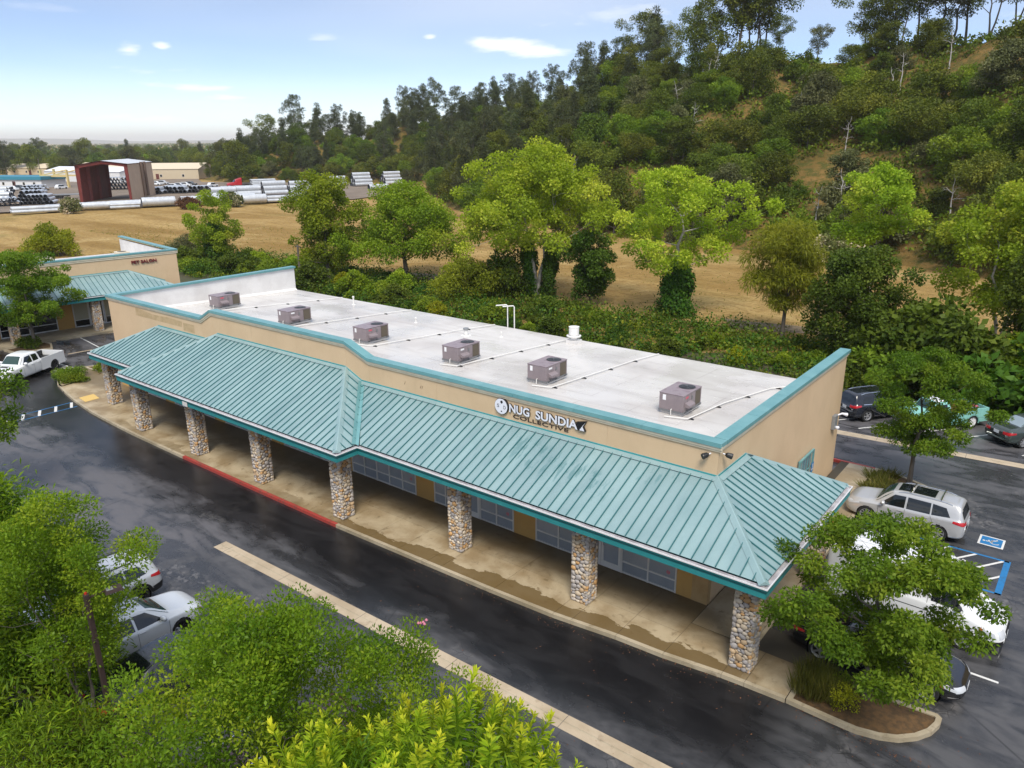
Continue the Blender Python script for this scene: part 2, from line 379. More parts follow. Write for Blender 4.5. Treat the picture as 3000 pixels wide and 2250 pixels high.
def leaf_mat(name, dark, mid, light, trans=.42, rough=.5, huevar=.012, boost=1.08):
    m = bpy.data.materials.new(name); m.use_nodes = True; nt = m.node_tree; N = nt.nodes; L = nt.links; N.clear()
    out = N.new('ShaderNodeOutputMaterial'); at = N.new('ShaderNodeAttribute'); at.attribute_name = 'tint'
    dark, mid, light = [(c[0]*boost*1.04, c[1]*boost*.90, c[2]*.85) for c in (dark, mid, light)]
    cr = N.new('ShaderNodeValToRGB'); e = cr.color_ramp.elements
    e[0].color = (*dark, 1); e[0].position = 0.; e[1].color = (*light, 1); e[1].position = 1.
    k = e.new(.5); k.color = (*mid, 1); L.new(at.outputs['Fac'], cr.inputs[0])
    oi = N.new('ShaderNodeObjectInfo'); hs = N.new('ShaderNodeHueSaturation'); L.new(cr.outputs[0], hs.inputs['Color'])
    mh = N.new('ShaderNodeMapRange'); mh.inputs[3].default_value = .5-huevar; mh.inputs[4].default_value = .5+huevar; L.new(oi.outputs['Random'], mh.inputs[0]); L.new(mh.outputs[0], hs.inputs['Hue'])
    mu = N.new('ShaderNodeMath'); mu.operation = 'MULTIPLY'; mu.inputs[1].default_value = 7.13; L.new(oi.outputs['Random'], mu.inputs[0])
    fr = N.new('ShaderNodeMath'); fr.operation = 'FRACT'; L.new(mu.outputs[0], fr.inputs[0])
    mv = N.new('ShaderNodeMapRange'); mv.inputs[3].default_value = .78; mv.inputs[4].default_value = 1.22; L.new(fr.outputs[0], mv.inputs[0]); L.new(mv.outputs[0], hs.inputs['Value'])
    b = N.new('ShaderNodeBsdfPrincipled'); b.inputs['Roughness'].default_value = rough; b.inputs['Specular IOR Level'].default_value = .12; L.new(hs.outputs[0], b.inputs['Base Color'])
    t = N.new('ShaderNodeBsdfTranslucent'); g = N.new('ShaderNodeMixRGB'); g.blend_type = 'MULTIPLY'; g.inputs[0].default_value = 1; g.inputs[2].default_value = (1.25, 1.3, .55, 1)
    L.new(hs.outputs[0], g.inputs[1]); L.new(g.outputs[0], t.inputs['Color'])
    mx = N.new('ShaderNodeMixShader'); mx.inputs[0].default_value = trans; L.new(b.outputs[0], mx.inputs[1]); L.new(t.outputs[0], mx.inputs[2]); L.new(mx.outputs[0], out.inputs[0])
    return m
MAT = dict(
    asphalt=m_asphalt(), field=m_field(), hill=m_hill(), roofing=m_roofing(), teal=m_teal_panel(),
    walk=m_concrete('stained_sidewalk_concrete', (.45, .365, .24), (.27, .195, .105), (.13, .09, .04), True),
    walk2=m_concrete('plain_sidewalk_concrete', (.40, .335, .235), (.25, .19, .11), (.13, .09, .045)), kerb=m_concrete('kerb_concrete', (.45, .38, .27), (.30, .245, .16), (.16, .12, .07)),
    gutterc=m_concrete('gutter_concrete', (.47, .38, .27), (.36, .28, .185), (.27, .20, .13)),
    redkerb=M('worn_red_kerb_paint', (.36, .052, .04), .5, (.20, .06, .045), 3., lo=.5, hi=.7),
    joint=M('dark_joint', (.05, .042, .03), .9),
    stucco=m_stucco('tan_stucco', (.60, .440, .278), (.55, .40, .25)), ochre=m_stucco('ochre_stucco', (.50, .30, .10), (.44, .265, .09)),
    stain=M('old_paint_patch', (.40, .285, .15), .85, (.50, .36, .21), 2.5),
    cornice=M('cream_cornice', (.66, .58, .44), .75, (.58, .50, .37), 2.),
    coping=M('teal_coping_metal', (.11, .27, .285), .38, (.145, .315, .325), 1.4), seam=M('teal_seam', (.030, .125, .135), .5),
    fascia=M('deep_teal_fascia', (.022, .205, .215), .45, (.03, .235, .245), 1.5), fascia_d=M('dark_teal_molding', (.012, .115, .125), .4),
    gutter=M('galvanised_gutter', (.62, .60, .62), .35, (.42, .40, .42), 3., metal=.3), gutterlip=M('white_gutter_lip', (.78, .77, .78), .35),
    soffit=M('dark_soffit', (.22, .19, .15), .8), white=M('white_membrane', (.72, .705, .69), .5, (.62, .60, .585), .8),
    mortar=M('dark_mortar', (.085, .07, .058), .95, bump=.4, bscale=60),
    frame=M('pale_aluminium_frame', (.60, .585, .56), .4), glassfilm=M('frosted_window_film', (.29, .315, .345), .22, (.25, .275, .305), .8),
    glassdark=M('dark_shop_glass', (.012, .014, .015), .06), blind=M('cream_blind', (.38, .36, .27), .6),
    glassfilm2=M('grey_window_film', (.36,.375,.40), .12, (.31,.33,.355), .8), ac=M('mauve_grey_sheet_metal', (.235, .195, .205), .42, (.20, .165, .178), 2.2), acrust=M('faded_sheet_metal_top', (.255, .205, .22), .38, (.20, .15, .165), 3.4, lo=.5, hi=.62),
    acgrille=M('brown_coil_fins', (.105, .085, .06), .6), black=M('black_plastic', (.012, .012, .013), .45), rail=M('dark_galvanised_rail', (.16, .165, .175), .5),
    label=M('white_sticker', (.75, .75, .76), .5), redlabel=M('red_badge', (.55, .10, .14), .5),
    pvc=M('white_painted_pipe', (.70, .685, .66), .5), steel=M('weathered_steel', (.28, .29, .30), .45, metal=.4),
    signface=M('white_sign_face', (.74, .74, .80), .35), signblack=M('black_sign_return', (.012, .011, .013), .4), signred=M('dark_red_letters', (.14, .012, .014), .5), signbrown=M('dark_brown_letters', (.035, .02, .016), .5),
    blue=M('blue_road_paint', (.012, .15, .36), .5, (.02, .10, .22), 4., lo=.5, hi=.75), linew=M('white_road_paint', (.62, .61, .585), .5, (.40, .39, .37), 5., lo=.52, hi=.75),
    yellow=M('yellow_tactile_mat', (.62, .42, .13), .6), mulch=M('brown_mulch', (.115, .062, .022), .95, (.06, .036, .015), 6., bump=.8, bscale=25),
    bark=M('grey_brown_bark', (.135, .115, .092), .9, (.075, .062, .05), 5., bump=.5, bscale=20, stretch=(1,1,.3)), barkpale=M('pale_bark', (.36, .335, .29), .85, (.20, .18, .15), 3.), barkdead=M('bleached_dead_wood', (.40, .375, .35), .9),
    post=M('dark_bronze_post', (.045, .028, .026), .5), rubber=M('tyre_rubber', (.014, .014, .014), .75), well=M('wheel_well', (.006, .006, .006), .9),
    rim=M('alloy_rim', (.55, .55, .57), .28, metal=.7), rimblack=M('black_rim', (.02, .02, .022), .35), chrome=M('chrome', (.75, .75, .76), .12, metal=1.),
    glass=M('tinted_car_glass', (.008, .010, .011), .04, spec=.7), glassgreen=M('greenish_windscreen', (.018, .045, .038), .05, spec=.7), glasspale=M('pale_reflective_glass', (.20, .25, .28), .08),
    redlamp=M('red_tail_lamp', (.42, .012, .018), .15, coat=.5), headlamp=M('clear_headlamp', (.52, .54, .57), .1, coat=.5), amber=M('amber_marker', (.55, .14, .02), .2), plate=M('white_number_plate', (.62, .64, .66), .4),
    rust=M('rusty_bed', (.20, .075, .025), .85, (.11, .045, .02), 4.), creamp=M('worn_cream_paint', (.46, .36, .17), .7, (.20, .11, .05), 3.),
)
def paint(name, c, rough=.28, metal=.0): return M(name, c, rough, metal=metal, coat=.6)
# ---------------------------------------------------------------- ground, hill, pavement
ZA = -0.15
def poly_area_clip(poly, a, b, c):
    """keep the part of a 2-D polygon where a*x+b*y>=c"""
    out = []
    for i in range(len(poly)):
        p, q = poly[i], poly[(i+1) % len(poly)]; dp = a*p[0]+b*p[1]-c; dq = a*q[0]+b*q[1]-c
        if dp >= 0: out.append(p)
        if dp*dq < 0:
            t = dp/(dp-dq); out.append((p[0]+(q[0]-p[0])*t, p[1]+(q[1]-p[1])*t))
    return out
FOOT = np.array([(260,40),(150,58),(60,74),(0,84),(-16,92),(-60,95),(-100,104),(-150,142),(-200,193),(-238,194),(-285,162),(-325,172),(-345,260),(-330,420)], float)
HILL_H = np.array([68,60,52,43,37,32,31,31,26,22,17,9,6,5], float)
HILL_R = np.array([100,95,88,76,72,70,66,62,58,54,46,40,40,40], float)
_seg = np.diff(FOOT, axis=0); _sl = np.hypot(*_seg.T); _cum = np.concatenate([[0], np.cumsum(_sl)])
def hill_dist(x, y):
    """signed distance behind the foot line (positive on the hill) and arc parameter along it"""
    P = np.stack([np.ravel(x), np.ravel(y)], 1); best = np.full(len(P), 1e9); par = np.zeros(len(P)); sg = np.ones(len(P))
    for i in range(len(_seg)):
        d = _seg[i]/_sl[i]; w = P-FOOT[i]; t = np.clip(w@d, 0, _sl[i]); c = FOOT[i]+t[:, None]*d
        dd = np.hypot(*(P-c).T); side = d[1]*w[:, 0]-d[0]*w[:, 1]     # right-hand side of the line is the hill
        m = dd < best-1e-6; best[m] = dd[m]; par[m] = (_cum[i]+t)[m]; sg[m] = np.sign(side)[m]
    return best*sg, par
def hill_height(x, y):
    d, s = hill_dist(x, y); H = np.interp(s, _cum, HILL_H); Rr = np.interp(s, _cum, HILL_R)
    t = np.clip(d/Rr, 0, 1); h = H*(1.12*t-.12*t*t*t)*np.where(t < 1, 1, 1)
    h = np.where(d > Rr, H-(d-Rr)*.05, h); h = np.maximum(h, 0)
    px, py = np.ravel(x), np.ravel(y)
    bump = (np.sin(px*.11+1.3)*np.cos(py*.09+.4)+.6*np.sin(px*.23-py*.17)+.35*np.sin(px*.51+py*.43))*1.5
    gully = np.sin(s*.075+.6)*2.2+np.sin(s*.19)*1.0
    return (h+(bump+gully)*np.clip(t*1.6, 0, 1)*(d > 0))
def build_terrain():
    xs = np.unique(np.concatenate([np.linspace(-26000,-700,9), np.linspace(-700,-260,40), np.linspace(-260,120,60), np.linspace(120,700,9), np.linspace(700,26000,6)]))
    ys = np.unique(np.concatenate([np.linspace(-26000,-60,6), np.linspace(-60,220,50), np.linspace(220,900,24), np.linspace(900,26000,9)]))
    X, Y = np.meshgrid(xs, ys); Z = np.full(X.shape, -.55)
    Z += np.where(Y > 30, .18*np.sin(X*.05)*np.cos(Y*.06), 0)*(np.abs(X) < 600)
    n, m = X.shape; V = np.stack([X.ravel(), Y.ravel(), Z.ravel()], 1)
    I = np.arange(n*m).reshape(n, m); F = np.stack([I[:-1,:-1].ravel(), I[:-1,1:].ravel(), I[1:,1:].ravel(), I[1:,:-1].ravel()], 1)
    tag(obj_of('ground', np_mesh('ground', V, F, MAT['field'], smooth=True)), kind='structure')
    xs = np.linspace(-350, 250, 200); ys = np.linspace(30, 450, 140); X, Y = np.meshgrid(xs, ys)
    d, s = hill_dist(X, Y); Z = hill_height(X, Y)-.6-1.5*np.clip(-d/4, 0, 1)
    rr = np.random.RandomState(3); Z += rr.normal(0, .25, Z.shape)*(d > 4)
    n, m = X.shape; V = np.stack([X.ravel(), Y.ravel(), Z.ravel()], 1); I = np.arange(n*m).reshape(n, m)
    F = np.stack([I[:-1,:-1].ravel(), I[:-1,1:].ravel(), I[1:,1:].ravel(), I[1:,:-1].ravel()], 1)
    keep = (d.reshape(-1)[F] > -5).any(1); F = F[keep]
    tag(obj_of('hill', np_mesh('hill', V, F, MAT['hill'], smooth=True)), kind='structure')
    # pale range on the horizon
    mb = MB(); az = np.linspace(R(128), R(185), 60); D = 11000
    hh = 60+40*np.sin(az*9+.7)+20*np.sin(az*23)+10*np.sin(az*51); hh = np.clip(hh*.6+18, 12, 90)
    for i in range(59):
        a, b = az[i], az[i+1]; p = [(math.cos(t)*D, math.sin(t)*D) for t in (a, b)]; q = [(math.cos(t)*(D+2500), math.sin(t)*(D+2500)) for t in (a, b)]
        mb.add([(*p[0], -1), (*p[1], -1), (*q[1], hh[i+1]), (*q[0], hh[i])], [(0,1,2,3)])
    tag(mb.build('distant_hills', M('distant_hill_scrub', (.09,.085,.05), .95), smooth=True), kind='structure')
    # dirt yard of the pipe works and the drive that leads to it
    mb = MB(); z = -.30
    mb.add([(-212,43,z),(-168,128,z),(-180,168,z),(-236,188,z),(-300,158,z),(-372,196,z),(-440,150,z),(-330,70,z),(-262,46,z)], [tuple(range(9))[::-1]])
    tag(mb.build('pipe_yard', M('yard_dirt', (.20,.155,.115), .95, (.15,.115,.085), .08)), kind='structure')
    # gravelly creek bank behind the buildings
    mb = MB(); pts = []
    for i, x in enumerate(np.linspace(-62, 60, 60)):
        pts.append((x, 47+1.6*math.sin(x*.13)+.9*math.sin(x*.41)-.02*x))
    for (a, b) in zip(pts[:-1], pts[1:]):
        mb.add([(a[0],a[1]-2.2-1.2*math.sin(a[0]*.3),-.44),(b[0],b[1]-2.2-1.2*math.sin(b[0]*.3),-.44),(b[0],b[1],-.42),(a[0],a[1],-.42)], [(0,1,2,3)])
    sl = MB(); xs = np.linspace(-112, 14, 64)
    for xa, xb in zip(xs[:-1], xs[1:]):
        top = lambda x: 41.5+1.2*math.sin(x*.21)+.7*math.sin(x*.63)
        sl.add([(xa,23.5,-.50),(xb,23.5,-.50),(xb,top(xb),-.50),(xa,top(xa),-.50)], [(0,1,2,3)])
    tag(sl.build('creek_soil', M('dark_leafy_soil', (.060,.050,.020), .95, (.035,.045,.012), .9, bump=.6, bscale=6)), kind='structure')
    tag(mb.build('creek_bank', M('gravel_bank', (.25,.185,.115), .95, (.09,.065,.035), 1.4, bump=.9, bscale=4)), kind='structure')
build_terrain()

# front kerb line of the walk (x, y), left to right
KERB = [(-49.9,.25),(-49.2,-1.2),(-48.4,-2.15),(-46.8,-2.75),(-44.8,-3.2),(-42.3,-3.6),(-39.3,-3.93),(-36.2,-4.1),(-33.2,-4.19),(-27.8,-4.23),(-21.5,-4.22),(-15.2,-4.19),(-10.06,-4.04),(-6.72,-3.94),(-3.98,-3.8),(-1.68,-3.52),(.03,-3.42),(1.26,-3.27),(1.93,-3.17),(2.65,-3.12),(3.9,-3.06)]
def kerb_y(x): return float(np.interp(x, [k[0] for k in KERB], [k[1] for k in KERB]))
def strip(xa, xb, f0, f1, step=1.0):
    n = max(1, int((xb-xa)/step)); xs = np.linspace(xa, xb, n+1)
    return [(x, f0(x)) for x in xs]+[(x, f1(x)) for x in xs[::-1]]
def offset_poly(poly, d):
    """inset a simple counter-clockwise polygon by d"""
    out = []; n = len(poly)
    for i in range(n):
        p0, p1, p2 = Vector(poly[i-1]), Vector(poly[i]), Vector(poly[(i+1) % n])
        a = (p1-p0).normalized(); b = (p2-p1).normalized(); na = Vector((-a.y, a.x)); nb = Vector((-b.y, b.x))
        k = (na+nb); k = k/max(.25, k.dot(na)) if k.length > 1e-6 else na
        out.append((p1.x+k.x*d, p1.y+k.y*d))
    return out
def build_pavement():
    mb = MB(); mb.add([(-95,-62,ZA),(45,-62,ZA),(45,29.4,ZA),(-20,29.4,ZA),(-46,24,ZA),(-95,24,ZA)], [tuple(range(6))])
    tag(mb.build('parking_lot', MAT['asphalt']), kind='structure')
    walk = tag(empty('sidewalk'), kind='structure')
    base = MB(); base.prism(strip(-49.9, 3.9, lambda x: kerb_y(x)+.02, lambda x: 0.1), ZA, -.014)
    base.prism([(.05,-2.9),(2.14,-2.9),(2.14,16.2),(.05,16.2)], ZA, -.016)
    base.build('joint_bed', MAT['joint'], walk)
    XJ = [-49.9,-48.2,-46.2,-44.3,-42.6,-41.1,-39.95,-39.2,-37.2,-35.3,-33.8,-33.08,-31.0,-29.2,-27.87,-27.15,-25.2,-23.3,-22.1,-21.36,-19.3,-17.4,-16.08,-15.36,-13.4,-11.7,-10.07,-9.35,-6.72,-4.07,-3.35,-1.68,.03,1.93,2.65,3.9]
    for xa, xb in zip(XJ[:-1], XJ[1:]):
        g = .007; red = -27.9 < xa and xb < -15.2
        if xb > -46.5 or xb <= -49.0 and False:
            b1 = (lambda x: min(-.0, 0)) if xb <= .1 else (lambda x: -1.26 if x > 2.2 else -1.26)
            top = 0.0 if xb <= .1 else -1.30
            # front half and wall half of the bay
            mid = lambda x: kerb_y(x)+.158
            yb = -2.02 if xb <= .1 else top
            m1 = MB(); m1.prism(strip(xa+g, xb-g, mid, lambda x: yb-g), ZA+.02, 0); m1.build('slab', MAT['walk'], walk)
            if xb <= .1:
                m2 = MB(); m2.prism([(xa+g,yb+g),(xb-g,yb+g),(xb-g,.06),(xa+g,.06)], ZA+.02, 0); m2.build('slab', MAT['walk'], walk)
        k = MB(); k.prism(strip(xa+g, xb-g, kerb_y, lambda x: kerb_y(x)+.15), ZA-.05, 0.0)
        if red: k.build('kerb_stone', MAT['redkerb'], walk, bevel=.02)
        else: k.build('kerb_stone', MAT['kerb'], walk, bevel=.02)
    # walk at the left end, between the two planting beds
    for p in ([(-49.6,.2),(-47.1,.36),(-46.3,-.85),(-48.6,-.62)], [(-45.95,-2.85),(-46.3,-.85),(-45.2,-.72),(-43.35,-.6),(-43.35,-3.25)], [(-47.0,.36),(-43.4,.5),(-43.35,-.55),(-46.2,-.8)]):
        if MB and (p[1][0]-p[0][0])*(p[2][1]-p[0][1])-(p[1][1]-p[0][1])*(p[2][0]-p[0][0]) < 0: p = p[::-1]
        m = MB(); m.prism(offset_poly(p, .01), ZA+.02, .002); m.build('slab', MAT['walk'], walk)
    # walk round the right end
    ys = [-1.28,-.02,2.5,4.4,6.3,8.2,10.1,12.0,13.6,15.0,16.2]
    for a, b in zip(ys[:-1], ys[1:]):
        m = MB(); m.prism([(.45 if a > 11.9 else .05,a+.007),(2.13,a+.007),(2.13 if b < 13 else 1.66,b-.007),(.45 if a > 11.9 else .05,b-.007)], ZA+.02, 0); m.build('slab', MAT['walk2'], walk)
    m = MB(); m.prism([(2.145,-1.15),(2.28,-1.15),(2.28,12.9),(2.145,12.9)], ZA-.05, 0); m.build('kerb_stone', MAT['kerb'], walk, bevel=.02)
    m = MB(); m.prism([(-.4,16.21),(1.66,16.21),(1.66,16.36),(-.4,16.36)], ZA-.05, 0); m.build('kerb_stone', MAT['redkerb'], walk, bevel=.02)
    m = MB(); m.prism([(.02,12.05),(.44,12.05),(.44,16.2),(.02,16.2)], ZA, -.03); m.build('soil_strip', MAT['mulch'], walk)
    # planting islands
    def island(name, poly, soil=-.04, kerb_w=.15):
        e = tag(empty(name), kind='structure'); inn = offset_poly(poly, kerb_w); n = len(poly); k = MB()
        for i in range(n):
            j = (i+1) % n
            k.hexa([(*poly[i],ZA-.05),(*poly[j],ZA-.05),(*inn[j],ZA-.05),(*inn[i],ZA-.05)], [(*poly[i],0),(*poly[j],0),(*inn[j],0),(*inn[i],0)])
        k.build('kerb_stone', MAT['kerb'], e)
        s = MB(); cx = sum(p[0] for p in inn)/n; cy = sum(p[1] for p in inn)/n
        rr = np.random.RandomState(len(poly)); vs = [(cx,cy,soil+.05)]+[(*p,soil) for p in inn]+[(cx+(p[0]-cx)*.55,cy+(p[1]-cy)*.55,soil+.06+rr.rand()*.05) for p in inn]
        fs = [(0,1+n+i,1+n+(i+1) % n) for i in range(n)]+[(1+i,1+(i+1) % n,1+n+(i+1) % n,1+n+i) for i in range(n)]
        s.add(vs, fs); s.build('soil', MAT['mulch'], e, smooth=True)
    island('planting_island', [(3.92,-3.04),(5.2,-3.08),(5.91,-3.08),(6.5,-2.93),(6.95,-2.7),(7.35,-2.3),(7.62,-1.85),(7.74,-1.4),(7.74,-1.1),(7.6,-.98),(5.72,-1.1),(3.92,-1.2)])
    island('planting_island', [(1.68,12.75),(3.2,12.8),(5.3,13.0),(5.38,13.6),(5.15,14.4),(4.87,14.9),(4.19,15.57),(3.36,15.99),(2.26,16.28),(1.68,16.36)])
    island('planting_island', [(-48.75,-1.75),(-48.15,-2.2),(-46.7,-2.8),(-45.95,-2.85),(-46.3,-.85),(-48.3,-.62),(-48.85,-1.0)])
    island('planting_island', [(-49.9,.3),(-47.2,.4),(-44.6,.95),(-44.6,1.6),(-49.4,1.2)])
    island('planting_island', [(-19.6,-17.0),(-1.6,-17.0),(-1.6,-15.75),(-19.6,-15.75)])
    island('planting_island', [(-1.0,-19.2),(4.6,-19.2),(4.6,-15.2),(-1.0,-15.2)])
    island('planting_island', [(-60.2,-1.4),(-58.3,-1.2),(-57.6,1.3),(-59.3,1.9),(-60.2,1.7)])
    # concrete drainage gutters
    def gutter(name, pts, w, n):
        e = tag(empty(name), kind='structure')
        for i in range(n):
            for s0, s1, zz in ((0,.46,.004),(.46,.54,-.006),(.54,1,.004)):
                a, b = [Vector(pts[0]).lerp(Vector(pts[1]), t) for t in (i/n, (i+1)/n)]; d = (b-a).normalized(); nn = Vector((-d.y, d.x)); a = a+d*.008; b = b-d*.008
                m = MB(); z0 = ZA+.006
                q = [a+nn*w*s0, b+nn*w*s0, b+nn*w*s1, a+nn*w*s1]
                m.add([(*p, z0+(.0 if zz > 0 else -.003)) for p in q], [(0,1,2,3)]); m.build('gutter_slab' if zz > 0 else 'flow_line', MAT['gutterc'] if zz > 0 else MAT['kerb'], e)
    gutter('drainage_gutter', [(-18.1,-8.40),(12,-7.75)], .60, 7)
    gutter('drainage_gutter', [(-8,19.85),(18,21.95)], .66, 6)
    # painted markings
    zm = ZA+.004
    def line(mb, a, b, w, m=0, z=zm):
        a = Vector(a); b = Vector(b); d = (b-a).normalized(); n = Vector((-d.y, d.x))*w/2
        mb.add([(*(a-n),z),(*(b-n),z),(*(b+n),z),(*(a+n),z)], [(0,1,2,3)], m)
    def marking(name, label, cat, segs, mat, w=.1, group=None):
        for a, b in segs:
            mb = MB(); line(mb, a, b, w); tag(mb.build(name, mat), label, cat, group)
    bay = thing('access_aisle_marking', 'blue bordered hatched access aisle beside the white van', 'road marking')
    mb = MB()
    for a, b, w in (((2.3,10.2),(8.15,10.2),.11), ((2.3,7.4),(8.2,7.4),.11), ((8.1,7.345),(8.1,10.255),.22)): line(mb, a, b, w)
    mb.build('border', MAT['blue'], bay)
    for k in range(7):
        x0 = 8.03-.66-k*.0; c = (2.35+k*.95)
        p = poly_area_clip([(2.4,7.46),(7.99,7.46),(7.99,10.14),(2.4,10.14)], .83, -.56, .83*c-.56*7.46-.05)
        p = poly_area_clip(p, -.83, .56, -(.83*c-.56*7.46)-.05)
        if len(p) > 2:
            m = MB(); m.add([(*q, zm+.004) for q in p], [tuple(range(len(p)))]); m.build('stripe', MAT['linew'], bay)
    def text_mesh(s, extrude=0., offset=0.):
        c = bpy.data.curves.new('text', 'FONT'); c.body = s; c.extrude = extrude; c.offset = offset; c.resolution_u = 3
        o = bpy.data.objects.new('text', c); COL.objects.link(o); bpy.context.view_layer.update()
        me = bpy.data.meshes.new_from_object(o.evaluated_get(bpy.context.evaluated_depsgraph_get())); bpy.data.objects.remove(o); return me
    globals()['text_mesh'] = text_mesh
    def fit_text(s, mats, parent, origin, xd, yd, w, h, name='letter', extrude=0., offset=0., per_letter=True):
        """lay text out in a w x h box from origin along the unit vectors xd (reading) and yd (up)"""
        xd = Vector(xd).normalized(); yd = Vector(yd).normalized(); zd = xd.cross(yd)
        full = text_mesh(s, extrude, offset); co = np.array([v.co[:] for v in full.vertices]); mn, mx = co.min(0), co.max(0)
        sx, sy = w/(mx[0]-mn[0]), h/(mx[1]-mn[1]); pos = 0.; res = []
        for i, ch in enumerate(s):
            if ch == ' ': continue
            me = text_mesh(ch, extrude, offset); pre = text_mesh(s[:i+1], extrude, offset) if i else me
            c1 = np.array([v.co[:] for v in pre.vertices]); c0 = np.array([v.co[:] for v in me.vertices]); dx = c1[:,0].max()-c0[:,0].max()
            L_ = np.stack([(c0[:,0]+dx-mn[0])*sx, (c0[:,1]-mn[1])*sy, c0[:,2]], 1)
            W_ = np.array(origin)+L_[:,:1]*np.array(xd)+L_[:,1:2]*np.array(yd)+L_[:,2:3]*np.array(zd)
            me.vertices.foreach_set('co', W_.astype(np.float32).ravel()); me.materials.clear()
            for m_ in mats: me.materials.append(m_)
            me.update()
            for p in me.polygons: p.material_index = 0 if (len(mats) == 1 or p.normal.dot(zd) > .5) else 1
            me.name = name; res.append(obj_of(name, me, parent))
        return res
    globals()['fit_text'] = fit_text
    t = thing('painted_lettering', 'white NO PARKING lettering on the hatched access aisle', 'road marking')
    fit_text('NO PARKING', [MAT['linew']], t, (5.62,7.62,zm+.010), (.58,.815,0), (-.815,.58,0), 2.05, .34)
    def isa(label, x, y):
        e = thing('wheelchair_symbol', label, 'road marking', (x, y, zm), group='wheelchair symbols on the asphalt')
        m = MB(); m.add([(-.46,-.46,.002),(.46,-.46,.002),(.46,.46,.002),(-.46,.46,.002)], [(0,1,2,3)]); m.build('border', MAT['linew'], e)
        m = MB(); m.add([(-.38,-.38,.006),(.38,-.38,.006),(.38,.38,.006),(-.38,.38,.006)], [(0,1,2,3)]); m.build('field', MAT['blue'], e)
        m = MB()
        def ln(a, b, w=.06): line(m, a, b, w, 0, .010)
        # figure: up is -x, facing +y
        m.disc((-.27,-.05,.010), .05)
        ln((-.20,-.05),(.04,-.04)); ln((.02,-.06),(.02,.12)); ln((.0,.10),(.20,.17)); ln((-.10,-.05),(-.10,.10),.045); ln((.19,.14),(.17,.26),.05)
        for k in range(12):
            a0, a1 = R(-60-k*20+40), R(-60-(k+1)*20+40); c = (.13,-.05); r_ = .155
            ln((c[0]+r_*math.cos(a0),c[1]+r_*math.sin(a0)),(c[0]+r_*math.cos(a1),c[1]+r_*math.sin(a1)),.045)
        m.build('figure', MAT['linew'], e)
    isa('blue and white wheelchair symbol on open asphalt behind the silver car', 7.36, 11.65)
    isa('blue and white wheelchair symbol half hidden beyond the white van hood', 7.75, 5.62)
    marking('parking_line', 'white parking line between the white van and the black sedan', 'road marking', [((3.2,1.84),(8.8,1.84))], MAT['linew'])
    marking('parking_line', 'angled white stall line in the rear parking row', 'road marking', [((-.62,22.0),(2.2,25.6)), ((4.5,24.1),(6.9,27.3)), ((7.3,23.0),(9.9,26.4)), ((2.1,23.2),(4.6,26.4)), ((-3.4,20.9),(-.6,24.5))], MAT['linew'], group='stall lines of the rear parking row')
    marking('parking_line', 'white stall line in front of the far shop walk', 'road marking', [((-60,4.45),(-55.3,3.9)), ((-59.9,9.0),(-54.3,8.3))], MAT['linew'], group='stall lines before the far shop')
    marking('wheel_stop_line', 'tan painted bar on the asphalt near the far shop', 'road marking', [((-55.1,1.4),(-54.9,3.2)), ((-59.6,6.6),(-59.4,7.6))], MAT['gutterc'], .22, 'tan bars by the far shop')
    h = thing('hatched_walkway_marking', 'white hatched strip between the white pickup and the corner bed', 'road marking')
    mb = MB(); line(mb, (-53.3,-.3),(-49.6,.02),.12); line(mb, (-51.3,-1.25),(-50.2,-1.1),.12); mb.build('border', MAT['linew'], h)
    for k in range(4):
        m = MB(); line(m, (-52.6+k*.75,-.85+k*.07),(-51.9+k*.75,-.22+k*.07),.1,0,zm+.004); m.build('stripe', MAT['linew'], h)
    c = thing('crosswalk_marking', 'blue edged crosswalk with white bars crossing the left lane', 'road marking')
    mb = MB(); line(mb, (-42.38,-3.75),(-42.33,-11),.09); line(mb, (-41.27,-3.85),(-41.33,-11),.09); mb.build('border', MAT['blue'], c)
    for k in range(8):
        m = MB(); y = -3.75-.95*k; line(m, (-42.33,y),(-41.27,y-.45),.16,0,zm+.003); m.build('bar', MAT['linew'], c)
    m = MB(); m.prism([(-42.45,-3.2),(-41.25,-3.33),(-41.3,-2.42),(-42.5,-2.25)], .003, .016); tag(m.build('tactile_mat', MAT['yellow']), 'yellow tactile mat on the walk beside the blue crosswalk', 'tactile mat')
    m = MB(); m.prism([(1.25,7.9),(1.95,7.9),(1.95,9.3),(1.25,9.3)], .003, .016); tag(m.build('tactile_mat', M('orange_tactile_mat',(.62,.27,.05),.6)), 'orange tactile mat on the walk near the silver car', 'tactile mat')
build_pavement()

# ---------------------------------------------------------------- cobblestone columns
STONE_COL = [(.40,.365,.345),(.54,.44,.32),(.52,.30,.125),(.62,.53,.42),(.31,.285,.275),(.44,.31,.185),(.46,.41,.37),(.56,.395,.235)]
STONE_P = [.20,.18,.10,.14,.12,.08,.12,.06]
STONE_M = [M('river_stone', c, .55, tuple(x*.78 for x in c), 9., lo=.4, hi=.7) for c in STONE_COL]
def unit_stone(seed):
    r = np.random.RandomState(seed); vs = [(0,0,1.0)]; n = 8
    for rad, z in ((.62,.80),(.98,.30),(.97,-.25)):
        for k in range(n):
            a = 2*math.pi*k/n; q = rad*(1+r.uniform(-.07,.07)); vs.append((q*math.cos(a), q*math.sin(a), z))
    fs = [(0,1+k,1+(k+1) % n) for k in range(n)]
    for j in range(2):
        fs += [(1+j*n+k,1+(j+1)*n+k,1+(j+1)*n+(k+1) % n,1+j*n+(k+1) % n) for k in range(n)]
    return vs, fs
UNIT = [unit_stone(s) for s in range(4)]
